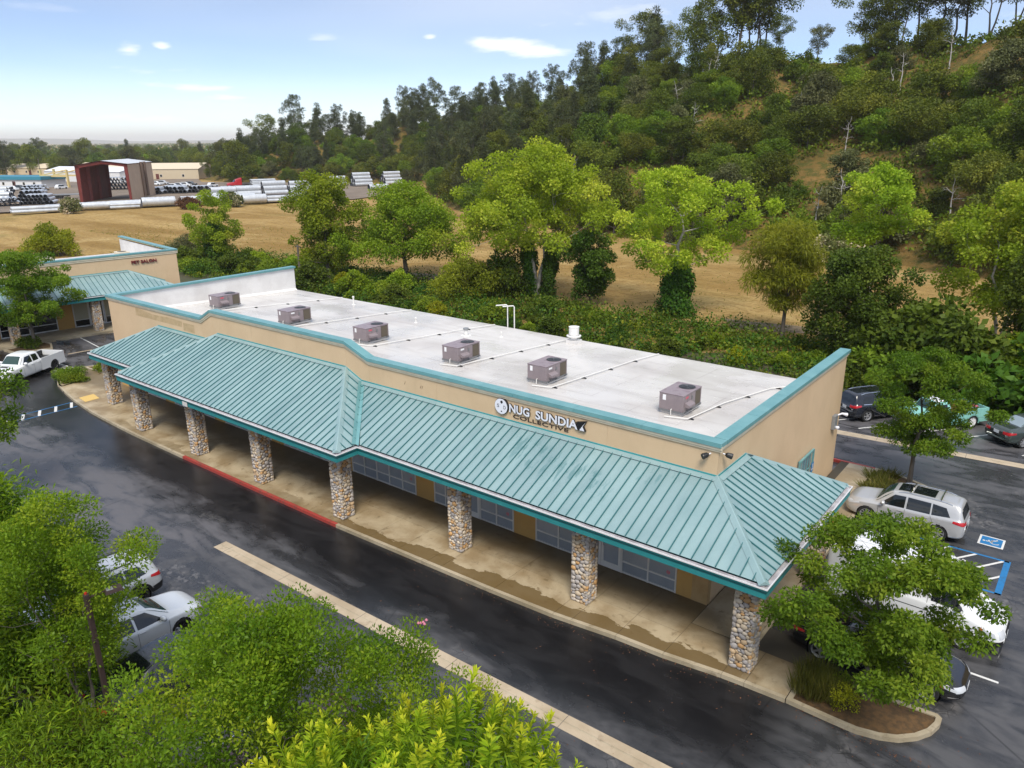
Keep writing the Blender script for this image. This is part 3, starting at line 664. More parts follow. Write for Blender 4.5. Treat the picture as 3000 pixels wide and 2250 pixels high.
def stone_meshes():
    res = []
    for c in range(len(STONE_M)):
        for u in UNIT[:2]:
            mb = MB(); mb.add(*u); me = mb.mesh('stone', STONE_M[c]); me.polygons.foreach_set('use_smooth', [True]*len(me.polygons)); res.append(me)
    return res
STONE_ME = stone_meshes()
def stone_layout(w, h, cell, seed):
    """rounded stones packed on a w x h face: list of (u, v, half-length, half-width, angle, colour)"""
    r = np.random.RandomState(seed); n = int(w*h/(cell*cell)); P = r.rand(n, 2)*[w, h]; S = r.uniform(.72, 1.35, n); S[r.rand(n) < .15] *= 1.3
    gx, gy = np.meshgrid(np.arange(.008, w, .016), np.arange(.008, h, .016)); G = np.stack([gx.ravel(), gy.ravel()], 1)
    for it in range(7):
        d = np.empty((len(G), n), np.float32)
        d = np.hypot((G[:,None,0]-P[None,:,0]), (G[:,None,1]-P[None,:,1])*1.22)/S
        a = d.argmin(1); cnt = np.bincount(a, minlength=n)
        if it < 6:
            for k in (0, 1): P[:,k] = np.where(cnt > 0, np.bincount(a, G[:,k], n)/np.maximum(cnt, 1), P[:,k])
    out = []
    for i in range(n):
        g = G[a == i]
        if len(g) < 6: continue
        c = g.mean(0); C = np.cov((g-c).T)+np.eye(2)*1e-6; ev, V = np.linalg.eigh(C)
        hl, hw = 2.02*math.sqrt(ev[1]), 2.02*math.sqrt(ev[0])
        out.append((c[0], c[1], hl, hw, math.atan2(V[1,1], V[0,1]), int(r.choice(len(STONE_COL), p=STONE_P))))
    return out
LAY = [stone_layout(.70, 3.25, .146, s) for s in range(4)]
def stone_matrix(face, st, half, z0, rr):
    u, v, hl, hw, ang, c = st; x, y = u-.35, v+z0
    ex, n = {'f': ((1,0,0),(0,-1,0)), 'r': ((0,1,0),(1,0,0)), 'b': ((-1,0,0),(0,1,0)), 'l': ((0,-1,0),(-1,0,0))}[face]
    ex = Vector(ex); n = Vector(n); ez = Vector((0,0,1)); ca, sa = math.cos(ang), math.sin(ang)
    a = ex*ca+ez*sa; b = -ex*sa+ez*ca; a, b = a*hl*.985, b*hw*.985
    p = ex*x+ez*y+n*(half-.012); dpt = n*min(.075, .62*hw+.012)*rr.uniform(.85, 1.15)
    if a.cross(b).dot(n) < 0: b = -b
    M4 = Matrix.Identity(4)
    for k in range(3): M4[k][0], M4[k][1], M4[k][2], M4[k][3] = a[k], b[k], dpt[k], p[k]
    return M4
SINGLE_STONES = [300]
def stone_column(parent, x, y, h, seed, single=False, rz=0., half=.315):
    """square column of river cobbles, centre (x, y); parent is the building"""
    rr = np.random.RandomState(seed); core = MB(); core.box(-half,-half,0,half,half,h); col = core.build('stone_column', MAT['mortar'], parent); col.location = (x, y, 0); col.rotation_euler = (0,0,rz)
    V = []; F = []; MI = []
    for fi, face in enumerate('frbl'):
        for st in LAY[(seed+fi) % 4]:
            if seed % 2: st = (.70-st[0], st[1], st[2], st[3], math.pi-st[4], st[5])
            if st[1] > h: continue
            M4 = stone_matrix(face, st, half, 0, rr)
            if single and face in 'fr' and SINGLE_STONES[0] > 0:
                SINGLE_STONES[0] -= 1; o = bpy.data.objects.new('stone', STONE_ME[st[5]*2+(SINGLE_STONES[0] % 2)]); COL.objects.link(o); o.parent = col; o.matrix_local = M4
            else:
                vs, fs = UNIT[rr.randint(4)]; b = len(V); V += [tuple(M4 @ Vector(v)) for v in vs]
                F += [[b+i for i in f] for f in fs]; MI += [st[5]]*len(fs)
    if V:
        me = bpy.data.meshes.new('stone_facing'); me.from_pydata(V, [], F)
        for mt in STONE_M: me.materials.append(mt)
        me.polygons.foreach_set('material_index', MI); me.polygons.foreach_set('use_smooth', [True]*len(F)); me.update()
        tag(obj_of('stone_facing', me, col), kind='stuff')
    return col

# ---------------------------------------------------------------- standing-seam roofs
def roof_plane(parent, poly, e, width=.42, shift=0.):
    """cover a planar 3-D polygon with panels running up the slope; e is the eave direction"""
    P = [Vector(p) for p in poly]; o = P[0]; e = Vector(e).normalized(); n = Vector((0,0,0))
    for i in range(len(P)): n += P[i].cross(P[(i+1) % len(P)])
    n.normalize()
    if n.z < 0: n = -n
    v = n.cross(e).normalized(); q = [((p-o).dot(e), (p-o).dot(v)) for p in P]
    if sum(q[i][0]*q[(i+1) % len(q)][1]-q[(i+1) % len(q)][0]*q[i][1] for i in range(len(q))) < 0: q = q[::-1]
    umin, umax = min(a for a, _ in q), max(a for a, _ in q); k = math.floor((umin-shift)/width)
    back = MB(); back.add([p-n*.03 for p in P], [tuple(range(len(P)))]); back.build('light_block_backing', MAT['fascia_d'], parent)  # unseen backing sheet added under the panels to block light
    while k*width+shift < umax:
        u0, u1 = k*width+shift, (k+1)*width+shift; k += 1
        c = poly_area_clip(poly_area_clip(q, 1, 0, u0), -1, 0, -u1)
        if len(c) < 3: continue
        mb = MB(); T = lambda a, b, h=0.: o+e*a+v*b+n*h
        mb.add([T(a, b) for a, b in c], [tuple(range(len(c)))])
        for uu in ([u0] if u0 > umin+.02 else []):
            vs = [b for a, b in c if abs(a-uu) < 1e-4]
            if len(vs) >= 2 and max(vs)-min(vs) > .1:
                a0, a1 = min(vs)+.01, max(vs)-.04; w, h = .016, .046
                bq = [T(uu-w,a0,.001),T(uu+w,a0,.001),T(uu+w,a1,.001),T(uu-w,a1,.001)]; tq = [T(uu-w*.8,a0,h),T(uu+w*.8,a0,h),T(uu+w*.8,a1,h),T(uu-w*.8,a1,h)]
                mb.hexa(bq, tq, 1)
        mb.build('roof_panel', [MAT['teal'], MAT['seam']], parent)
def cap(parent, a, b, w=.30, h=.055, name='hip_cap'):
    a = Vector(a); b = Vector(b); d = (b-a).normalized(); s = d.cross(Vector((0,0,1))).normalized()*(w/2); mb = MB(); up = Vector((0,0,h)); lo = Vector((0,0,-.055))
    mb.add([a-s+lo,b-s+lo,b-s*.12+up,a-s*.12+up,a+s*.12+up,b+s*.12+up,b+s+lo,a+s+lo], [(0,1,2,3),(3,2,5,4),(4,5,6,7),(0,3,4,7),(1,6,5,2)]); mb.build(name, MAT['teal'], parent)
def flashing(parent, pts, down, rise=.085, name='flashing'):
    """pts: points on the wall/roof junction; down: unit vector down the roof slope (horizontal part) per segment"""
    mb = MB()
    for (a, b), d in zip(zip(pts[:-1], pts[1:]), down):
        a, b, d = Vector(a), Vector(b), Vector(d)
        mb.add([a+d*.26+Vector((0,0,.05)), b+d*.26+Vector((0,0,.05)), b+d*.05+Vector((0,0,.055)), a+d*.05+Vector((0,0,.055))], [(0,1,2,3)], 0)
        h = Vector((d.x,d.y,0)).normalized()
        mb.add([a+h*.05+Vector((0,0,.03)), b+h*.05+Vector((0,0,.03)), b+h*.035+Vector((0,0,rise)), a+h*.035+Vector((0,0,rise))], [(0,1,2,3)], 1)
        mb.add([a+h*.035+Vector((0,0,rise)), b+h*.035+Vector((0,0,rise)), b+Vector((0,0,rise)), a+Vector((0,0,rise))], [(0,1,2,3)], 0)
    mb.build(name, [MAT['teal'], MAT['fascia']], parent)
def sweep(path, prof, mats_idx):
    """sweep a profile (outward, z) along an open 2-D path with mitres; outward is on the right of the path"""
    n = len(path); off = []
    for i in range(n):
        ds = []
        if i > 0: ds.append((Vector(path[i])-Vector(path[i-1])).normalized())
        if i < n-1: ds.append((Vector(path[i+1])-Vector(path[i])).normalized())
        ns = [Vector((d.y,-d.x)) for d in ds]; k = ns[0] if len(ns) == 1 else (ns[0]+ns[1])/max(.2, 1+ns[0].dot(ns[1]))
        off.append(k)
    mb = MB()
    for i in range(n-1):
        for j in range(len(prof)-1):
            q = []
            for (pi, pj) in ((i,j),(i+1,j),(i+1,j+1),(i,j+1)): q.append((path[pi][0]+off[pi].x*prof[pj][0], path[pi][1]+off[pi].y*prof[pj][0], prof[pj][1]))
            mb.add(q, [(0,1,2,3)], mats_idx[j])
    return mb
def eave(parent, path, z):
    g = sweep(path, [(-.17,z-.005),(-.16,z-.06),(-.03,z-.06),(-.022,z+.012),(0,z+.016),(0,z-.035)], [0,0,0,1,1]); g.build('gutter', [MAT['gutter'], MAT['gutterlip']], parent)
    f = sweep(path, [(-.008,z-.02),(-.012,z-.10),(-.05,z-.135),(-.05,z-.19)], [1,1,1]); f.build('moulding', [MAT['fascia'], MAT['fascia_d']], parent)
    f = sweep(path, [(-.052,z-.17),(-.055,z-.36),(-.30,z-.36)], [0,1]); f.build('fascia', [MAT['fascia'], MAT['soffit']], parent)
# ---------------------------------------------------------------- the shop building
SHOP = thing('shop_building', 'long tan shop building with white flat roof, teal awning roof and cobblestone columns', 'building')
LX, DY, PIT, ZE = -43.19, 14.80, .432, 3.56
def roof_z(y): return 4.90-.038*y
PROF = [(LX,5.94),(-31.72,5.94),(-30.58,6.52),(-18.95,6.52),(-17.35,5.94),(0,5.94)]
def prof(x): return float(np.interp(x, [p[0] for p in PROF], [p[1] for p in PROF]))
def build_shell():
    W = empty('parapet_wall', parent=SHOP)
    for (xa, za), (xb, zb) in zip(PROF[:-1], PROF[1:]):   # front wall above the awning, in real panel lengths between control joints
        n = max(1, round((xb-xa)/4.6))
        for i in range(n):
            x0, x1 = xa+(xb-xa)*i/n, xa+(xb-xa)*(i+1)/n; z0, z1 = za+(zb-za)*i/n, za+(zb-za)*(i+1)/n; m = MB(); g = .004
            m.add([(x0+g,0,2.55),(x1-g,0,2.55),(x1-g,0,z1+.2),(x0+g,0,z0+.2)], [(0,1,2,3)], 0)
            m.add([(x0,.25,2.55),(x1,.25,2.55),(x1,.25,z1+.2),(x0,.25,z0+.2)], [(3,2,1,0)], 1)
            m.add([(x0+g,0,2.55),(x0+g,.02,2.55),(x0+g,.02,z0+.2),(x0+g,0,z0+.2)], [(3,2,1,0)], 0); m.add([(x1-g,0,2.55),(x1-g,.02,2.55),(x1-g,.02,z1+.2),(x1-g,0,z1+.2)], [(0,1,2,3)], 0)
            m.build('wall_panel', [MAT['stucco'], MAT['white']], W)
    m = MB(); z = 6.12                                     # side and rear walls
    m.add([(0,0,ZA),(0,DY,ZA),(0,DY,z),(0,0,z)], [(0,1,2,3)], 0); m.add([(-.25,.25,4),(-.25,DY,4),(-.25,DY,z),(-.25,.25,z)], [(3,2,1,0)], 1)
    m.add([(0,DY,ZA),(-.25,DY,ZA),(-.25,DY,z),(0,DY,z)], [(0,1,2,3)], 0)
    m.build('side_wall', [MAT['stucco'], MAT['white']], SHOP)
    m = MB(); m.add([(LX,0,ZA),(LX,DY,ZA),(LX,DY,z),(LX,0,z)], [(3,2,1,0)], 0); m.add([(LX+.25,.25,4),(LX+.25,DY,4),(LX+.25,DY,z),(LX+.25,.25,z)], [(0,1,2,3)], 1)
    m.add([(LX,DY,ZA),(LX+.25,DY,ZA),(LX+.25,DY,z),(LX,DY,z)], [(3,2,1,0)], 1)
    m.build('side_wall', [MAT['stucco'], MAT['white']], SHOP)
    m = MB(); m.add([(LX,DY-.02,ZA),(0,DY-.02,ZA),(0,DY-.02,4.2),(LX,DY-.02,4.2)], [(3,2,1,0)], 0); m.build('rear_wall', MAT['stucco'], SHOP)
    m = MB(); y0, y1 = .24, DY+.12
    m.add([(LX+.2,y0,roof_z(y0)),(-.2,y0,roof_z(y0)),(-.2,y1,roof_z(y1)),(LX+.2,y1,roof_z(y1))], [(0,1,2,3)], 0)
    m.add([(LX+.2,y1,roof_z(y1)-.16),(-.2,y1,roof_z(y1)-.16),(-.2,y1,roof_z(y1)),(LX+.2,y1,roof_z(y1))], [(3,2,1,0)], 0)
    m.build('flat_roof', MAT['roofing'], SHOP)
    m = MB()                                               # membrane turned up at the foot of the parapets
    for (a, b) in (((LX+.25,.25),(-.25,.25)),((-.25,.25),(-.25,DY)),((LX+.25,.25),(LX+.25,DY))):
        n = Vector((0,1)) if a[1] == b[1] else (Vector((-1,0)) if a[0] > -1 else Vector((1,0)))
        q0, q1 = Vector(a), Vector(b)
        m.add([(q0.x+n.x*.18,q0.y+n.y*.18,roof_z(q0.y)+.006),(q1.x+n.x*.18,q1.y+n.y*.18,roof_z(q1.y)+.006),(q1.x+n.x*.004,q1.y+n.y*.004,roof_z(q1.y)+.16),(q0.x+n.x*.004,q0.y+n.y*.004,roof_z(q0.y)+.16)], [(0,1,2,3)])
    m.build('cant_strip', MAT['white'], SHOP)
    # cornice and coping
    C = empty('cornice', parent=SHOP); K = empty('coping', parent=SHOP)
    for (xa, za), (xb, zb) in zip(PROF[:-1], PROF[1:]):
        n = max(1, round((xb-xa)/3.1))
        for i in range(n):
            t0, t1 = i/n, (i+1)/n; x0, x1 = xa+(xb-xa)*t0, xa+(xb-xa)*t1; z0, z1 = za+(zb-za)*t0, za+(zb-za)*t1
            if i == 0 and xa == LX: x0 -= .12
            if x1 > -.01: x1 += .12
            m = MB()
            m.hexa([(x0,-.05,z0),(x1,-.05,z1),(x1,0,z1),(x0,0,z0)], [(x0,-.05,z0+.09),(x1,-.05,z1+.09),(x1,0,z1+.09),(x0,0,z0+.09)])
            m.hexa([(x0,-.09,z0+.09),(x1,-.09,z1+.09),(x1,0,z1+.09),(x0,0,z0+.09)], [(x0,-.09,z0+.21),(x1,-.09,z1+.21),(x1,0,z1+.21),(x0,0,z0+.21)])
            m.build('cornice_piece', MAT['cornice'], C)
            m = MB(); g = .006
            m.hexa([(x0+g,-.13,z0+.19),(x1-g,-.13,z1+.19),(x1-g,.36,z1+.19),(x0+g,.36,z0+.19)], [(x0+g,-.12,z0+.335),(x1-g,-.12,z1+.335),(x1-g,.36,z1+.325),(x0+g,.36,z0+.325)])
            m.build('coping_piece', MAT['coping'], K)
    for xo, sg in ((0,1),(LX,-1)):
        m = MB(); a, b = sorted((xo, xo+sg*.05)); m.box(a,0.004,5.94,b,DY,6.03); a, b = sorted((xo, xo+sg*.09)); m.box(a,.004,6.03,b,DY,6.15); m.build('cornice_piece', MAT['cornice'], C)
        n = 5
        for i in range(n):
            y0, y1 = .365+(DY+.08-.365)*i/n, .365+(DY+.08-.365)*(i+1)/n; a, b = sorted((xo+sg*.125, xo-sg*.36)); m = MB(); m.box(a,y0+.006,6.13,b,y1-.006,6.272); m.build('coping_piece', MAT['coping'], K)
    m = MB(); m.box(LX+.5,-.2,2.52,-.02,-.003,2.56); m.build('wall_foot_trim', MAT['soffit'], SHOP)
    # repainted patches where old letters were, two old bolt marks
    m = MB(); y = -.004
    m.add([(-39.6,y,5.35),(-34.0,y,5.35),(-33.9,y,5.70),(-35.4,y,5.74),(-37.2,y,5.68),(-39.5,y,5.86)], [tuple(range(6))])
    m.add([(-33.85,y,5.20),(-32.6,y,5.16),(-32.6,y,5.66),(-33.8,y,5.66)], [(0,1,2,3)]); m.build('old_paint_patch', MAT['stain'], SHOP)
    m = MB()
    for x in (-15.0,-14.0,-13.9): m.bar((x,-.006,5.42),(x+.06,-.006,5.56),.02,.006)
    m.build('anchor_mark', MAT['signbrown'], SHOP)
    # awning roof
    A = empty('awning_roof', parent=SHOP)
    z1 = ZE+PIT*3.347; z2 = ZE+PIT*4.478
    ex = (1,0,0); g = .15     # panels start inside the gutter
    def P(x, y, z): return (x, y, z)
    sl = PIT*g
    roof_plane(A, [P(-14.555-.0,-3.347+g,ZE+sl),P(3.129-g,-3.347+g,ZE+sl),P(0,0,z1),P(-17.90,0,z1)], ex, .388, .11)
    roof_plane(A, [P(-33.686+g,-4.478+g,ZE+sl),P(-14.555-g,-4.478+g,ZE+sl),P(-19.03,0,z2),P(-30.1,0,z2)], ex, .388, .02)
    roof_plane(A, [P(-39.59+g,-3.347+g,ZE+sl),P(-33.6,-3.347+g,ZE+sl),P(-31.0,0,z1),P(-36.8,0,z1)], ex, .388, .2)
    roof_plane(A, [P(-14.555-g,-4.478+g,ZE+sl),P(-14.555-g,-3.347,ZE+sl),P(-17.90,0,z1),P(-19.03,0,z2)], (0,1,0), .388, .1)
    roof_plane(A, [P(3.129-g,-3.347+g,ZE+sl),P(3.129-g,5.28-g,ZE+sl),P(0,2.45,z1),P(0,0,z1)], (0,1,0), .365, .2)
    roof_plane(A, [P(3.129-g,5.28-g,ZE+sl),P(0,5.28-g,ZE+sl),P(0,2.45,z1)], (-1,0,0), .42)
    roof_plane(A, [P(-33.686+g,-4.478+g,ZE+sl),P(-30.1,0,z2),P(-31.0,0,z1),P(-33.686+g,-3.347,ZE+sl)], (0,1,0), .42)
    roof_plane(A, [P(-39.59+g,-3.347+g,ZE+sl),P(-39.59+g,0,ZE+sl),P(-36.8,0,z1)], (0,1,0), .42)
    cap(A, (3.129-g,-3.347+g,ZE+sl+.02), (0,0,z1+.03), .34); cap(A, (-14.555-g,-4.478+g,ZE+sl+.02), (-19.03,0,z2+.02), .34)
    cap(A, (3.129-g,5.28-g,ZE+sl+.02), (0,2.45,z1+.03), .22); cap(A, (-33.686+g,-4.478+g,ZE+sl+.02), (-30.1,0,z2+.02), .20); cap(A, (-39.59+g,-3.347+g,ZE+sl+.02), (-36.8,0,z1+.02), .20)
    m = MB(); a = Vector((-14.555-g,-3.347+.05,ZE+sl+.012)); b = Vector((-17.90,-.02,z1+.014))   # valley
    for s_, d in ((1, Vector((.20,0,0))), (-1, Vector((0,-.20,.088)))): m.add([a,b,b+d,a+d], [(0,1,2,3)])
    m.build('valley_flashing', MAT['coping'], A)
    dn = (0,-.915,-.403); dr = (.915,0,-.403)
    flashing(A, [(-37.2,0,z1-.18),(-36.8,0,z1),(-31.0,0,z1),(-30.1,0,z2),(-19.03,0,z2),(-17.9,0,z1),(0,0,z1)], [dn]*6)
    flashing(A, [(0,0,z1),(0,2.45,z1)], [dr]); flashing(A, [(0,2.45,z1),(0,5.1,ZE+.1)], [(.98,.1,0)])
    eave(A, [(-39.59,-.02),(-39.59,-3.347),(-33.686,-3.347),(-33.686,-4.478),(-14.555,-4.478),(-14.555,-3.347),(3.129,-3.347),(3.129,5.28),(.02,5.28)], ZE)
    m = MB(); z = ZE-.345
    m.add([(-39.3,-3.1,z),(2.85,-3.1,z),(2.85,0,z),(-39.3,0,z)], [(3,2,1,0)]); m.add([(-33.4,-4.2,z-.004),(-14.85,-4.2,z-.004),(-14.85,-3.05,z-.004),(-33.4,-3.05,z-.004)], [(3,2,1,0)]); m.add([(0,0,z),(2.85,0,z),(2.85,5.0,z),(0,5.0,z)], [(3,2,1,0)])
    m.build('soffit', MAT['soffit'], A)
    # columns, nearest first so that its stones are the single ones
    h = ZE-.34
    for i, (x, y) in enumerate([(2.65,-2.69),(-3.35,-2.69),(-9.35,-2.69),(-15.36,-3.764),(-21.36,-3.764),(-27.15,-3.764),(-33.08,-3.764),(-39.2,-2.54)]):
        stone_column(SHOP, x-.36, y+.36, h, i, single=i < 2)
    stone_column(SHOP, 2.65-.36, 4.35, h, 9)
build_shell()

def storefront(parent, x0, x1, bays, seed, M4=None):
    w = empty('storefront_window', parent=parent); f = MB(); y0, y1 = -.03, .10; xs = np.linspace(x0, x1, bays+1); zs = [.06,.53,1.62,2.52]; t = .028
    for x in xs: f.box(x-t,y0,.02,x+t,y1,2.55)
    for z in zs: f.box(x0+.03,y0+.004,z-t,x1-.03,y1-.004,z+t)
    f.build('frame', MAT['frame'], w)
    for i in range(bays):
        for j in range(3):
            m = MB(); m.box(xs[i]+t,.015+.003*((i+j+seed) % 3),zs[j]+t,xs[i+1]-t,.03,zs[j+1]-t); m.build('pane', MAT['glassfilm' if j == 0 or (i+seed) % 2 else 'glassfilm2'], w)
    if seed % 4 != 3: m = MB(); xd = xs[-1]-.32; m.lathe([(.045,-.0),(.075,-.0)],16,c=(xd,.0115,.75),axis='y'); m.box(xd-.05,.0105,.735,xd+.05,.0125,.765); m.build('decal', MAT['redlabel'], w)
    return w
def shop_door(parent, x0, x1):
    d = empty('door', parent=parent); n = 2 if x1-x0 > 1.3 else 1; xs = np.linspace(x0, x1, n+1); f = MB()
    for a, b in zip(xs[:-1], xs[1:]):
        f.box(a+.01,-.03,.03,b-.01,.06,.27); f.box(a+.01,-.03,.27,a+.11,.06,2.1); f.box(b-.11,-.03,.27,b-.01,.06,2.1); f.box(a+.11,-.03,1.98,b-.11,.06,2.1); f.box(a,-.026,2.14,b,.08,2.55)
    f.build('door_frame', MAT['frame'], d)
    for a, b in zip(xs[:-1], xs[1:]):
        m = MB(); m.box(a+.11,.0,.27,b-.11,.02,1.98); m.build('pane', MAT['glassfilm'], d)
    m = MB(); c = xs[1] if n == 2 else xs[1]-.05
    for s in ((-.14, .14) if n == 2 else (-.08,)): m.tube([(c+s,-.035,.95),(c+s,-.09,1.0),(c+s,-.09,1.35),(c+s,-.035,1.4)], .014, 6)
    m.build('handle', MAT['steel'], d)
def build_front():
    S = empty('shop_front', parent=SHOP)
    items = [('w',-19.05,-14.59,5),('o',-14.59,-13.36),('w',-13.36,-12.0,2),('d',-12.0,-10.66),('w',-10.62,-8.78,2),('o',-8.78,-7.57),('w',-7.57,-5.33,2),('d',-5.30,-3.54),('w',-3.51,-1.24,2),('o',-1.24,-.60)]
    x = -19.05
    for k in range(4): items += [('o',x-1.2,x),('w',x-5.7,x-1.2,4)]; x -= 5.7
    items.append(('o',LX+.02,x))
    for i, it in enumerate(items):
        if it[0] == 'w': storefront(SHOP, it[1], it[2], it[3], i)
        elif it[0] == 'd': shop_door(SHOP, it[1], it[2])
        else:
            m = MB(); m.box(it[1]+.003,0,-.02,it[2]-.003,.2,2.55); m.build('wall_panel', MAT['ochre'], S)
    m = MB(); m.box(-.60,-.012,-.02,.008,.24,2.6); m.build('wall_pier', M('dark_tan_pier', (.43,.285,.13), .85, (.36,.22,.09), 1.5), S)  # corner pier in a darker tan than the stucco
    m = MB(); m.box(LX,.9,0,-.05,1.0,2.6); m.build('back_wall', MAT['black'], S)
    # security gate with bars on the end wall, electrical box
    gt = thing('barred_window_gate', 'teal barred steel window gate standing off the tan end wall', 'window gate')
    m = MB(); y0, y1, z0, z1, x = 8.85, 10.70, .95, 2.50, .12
    for a, b in (((x,y0,z0),(x,y0,z1)),((x,y1,z0),(x,y1,z1)),((x,y0,z1),(x,y1,z1)),((x,y0,z0),(x,y1,z0))): m.bar(a, b, .085, .075)
    m.build('gate_frame', MAT['coping'], gt)
    for y in np.linspace(y0+.37, y1-.37, 4): b = MB(); b.bar((x,y,z0+.04),(x,y,z1-.04),.035,.03); b.build('bar', MAT['coping'], gt)
    b = MB(); b.bar((x,y0+.04,1.75),(x,y1-.04,1.75),.03,.035); b.build('rail', MAT['coping'], gt)
    b = MB(); b.box(.004,y0+.06,z0+.04,.02,y1-.06,z1-.05); b.build('pane', MAT['glasspale'], gt)
    b = MB()
    for y in (y0+.1,y1-.1):
        for z in (z0+.06,z1-.06): b.bar((.0,y,z),(.1,y,z),.04,.04)
    b.build('bracket', MAT['coping'], gt)
    s = thing('accessibility_sign', 'small blue wheelchair sign hung on the barred window gate', 'sign', (.19,10.5,1.72)); b = MB(); b.box(-.008,-.16,-.22,.008,.16,.22); b.build('plate', MAT['blue'], s)
    b = MB(); b.box(.010,-.03,-.02,.014,.03,.16); b.box(.010,-.11,-.13,.0145,.09,-.06); b.build('symbol', MAT['linew'], s)
    e = thing('electrical_box', 'grey metal box with white flood lamp at the far end of the tan wall', 'electrical box', (0,13.75,0))
    b = MB(); b.box(.0,-.22,2.55,.16,.22,3.25); b.build('casing', MAT['steel'], e, bevel=.015)
    b = MB(); b.tube([(.12,.15,3.2),(.3,.3,3.28),(.5,.45,3.22)],[.03,.05,.09],10); b.build('lamp_head', MAT['signface'], e)
    b = MB(); b.lathe([(.02,0),(.09,.02),(.11,.10),(.05,.16)],12,c=(.22,.05,2.55)); b.build('bulb', MAT['signface'], e)
    for nm, lb, c, dr in (('flood_light','black twin security lamp head on the front wall corner',(-.26,-.05,5.84),(-.55,-.80,-.25)), ('flood_light','black security lamp head on the end wall corner',(.05,.22,5.82),(.85,.42,-.28))):
        f = thing(nm, lb, 'security light', c, group='security lights at the wall corner'); d = Vector(dr).normalized(); b = MB(); b.tube([(0,0,0), tuple(d*.12)], .02, 6); b.build('arm', MAT['signface'], f)
        b = MB(); b.tube([tuple(d*.08),tuple(d*.14),tuple(d*.30),tuple(d*.33)],[.03,.085,.105,.1],12); b.build('lamp_head', MAT['black'], f)
    a = thing('address_plate', 'small white address plate on the teal fascia over the third column', 'sign', (-26.35,-4.455,ZE-.24)); b = MB(); b.box(-.22,-.02,-.11,.22,.0,.11); b.build('plate', MAT['linew'], a)
    # post sign next to the end column
    p = thing('accessible_parking_sign', 'blue accessible parking sign on a post by the end column', 'sign', (2.02,6.3,0)); b = MB(); b.tube([(0,0,0),(0,0,2.3)], .03, 8); b.build('post', MAT['steel'], p)
    b = MB(); b.box(.031,-.15,1.75,.04,.15,2.25); b.build('plate', MAT['blue'], p); b = MB(); b.box(.0405,-.04,1.9,.044,.04,2.15); b.build('symbol', MAT['linew'], p)
build_front()

# ---------------------------------------------------------------- wall sign
def build_sign():
    y = -.13; T = thing('shop_sign', 'white channel letter NUG SUNDIA COLLECTIVE wall sign with round S D logo', 'sign')
    d = MB(); d.lathe([(0,-.115),(.325,-.115)],40,c=(-9.29,0,5.61),axis='y',m=0); d.lathe([(.325,-.115),(.34,-.10),(.34,-.003)],40,c=(-9.29,0,5.61),axis='y',m=1); d.build('logo_disc', [MAT['signface'], MAT['signblack']], T)
    m = MB(); m.lathe([(0,-.120),(.062,-.120),(.062,-.114)],20,c=(-9.26,0,5.80),axis='y'); m.build('logo_dot', MAT['signblack'], T)
    lf = MB()
    for k in range(5):
        a = R(90+(k-2)*38); ln = .075-.012*abs(k-2); c = Vector((-9.27,-.119,5.375)); t = c+Vector((math.cos(a)*ln,0,math.sin(a)*ln)); n = Vector((-math.sin(a),0,math.cos(a)))*.011
        lf.add([c, c.lerp(t,.5)-n, t, c.lerp(t,.5)+n], [(0,1,2,3)])
    lf.build('logo_leaf', MAT['signblack'], T)
    F = [MAT['signface'], MAT['signblack']]
    fit_text('S', [MAT['signblack']], T, (-9.50,-.120,5.55), (1,0,0), (0,0,1), .115, .145, 'logo_letter'); fit_text('D', [MAT['signblack']], T, (-9.16,-.120,5.52), (1,0,0), (0,0,1), .115, .145, 'logo_letter')
    fit_text('NUG', F, T, (-8.90,-.042,5.435), (1,0,0), (0,0,1), 1.02, .36, extrude=.035, offset=.028)
    fit_text('SUNDIA', F, T, (-7.58,-.042,5.435), (1,0,0), (0,0,1), 1.98, .36, extrude=.035, offset=.028)
    g = MB(); q = [(-5.66,5.75),(-5.20,5.86),(-5.34,5.62),(-5.24,5.44),(-5.56,5.44)]
    g.add([(x,-.10,z) for x, z in q]+[(x,-.003,z) for x, z in q], [tuple(range(5))[::-1]]+[(i,(i+1) % 5,5+(i+1) % 5,5+i) for i in range(5)]); g.build('gnomon', MAT['signblack'], T)
    g = MB(); q = [(-5.225,5.84),(-5.36,5.62),(-5.27,5.455),(-5.50,5.455),(-5.40,5.60)]; g.add([(x,-.105,z) for x, z in q], [(0,1,4),(1,2,3,4)]); g.build('gnomon_blade', MAT['signface'], T)
    fit_text('COLLECTIVE', [MAT['signbrown']], T, (-8.75,-.016,5.205), (1,0,0), (0,0,1), 2.70, .150, extrude=.010, offset=.002)
build_sign()

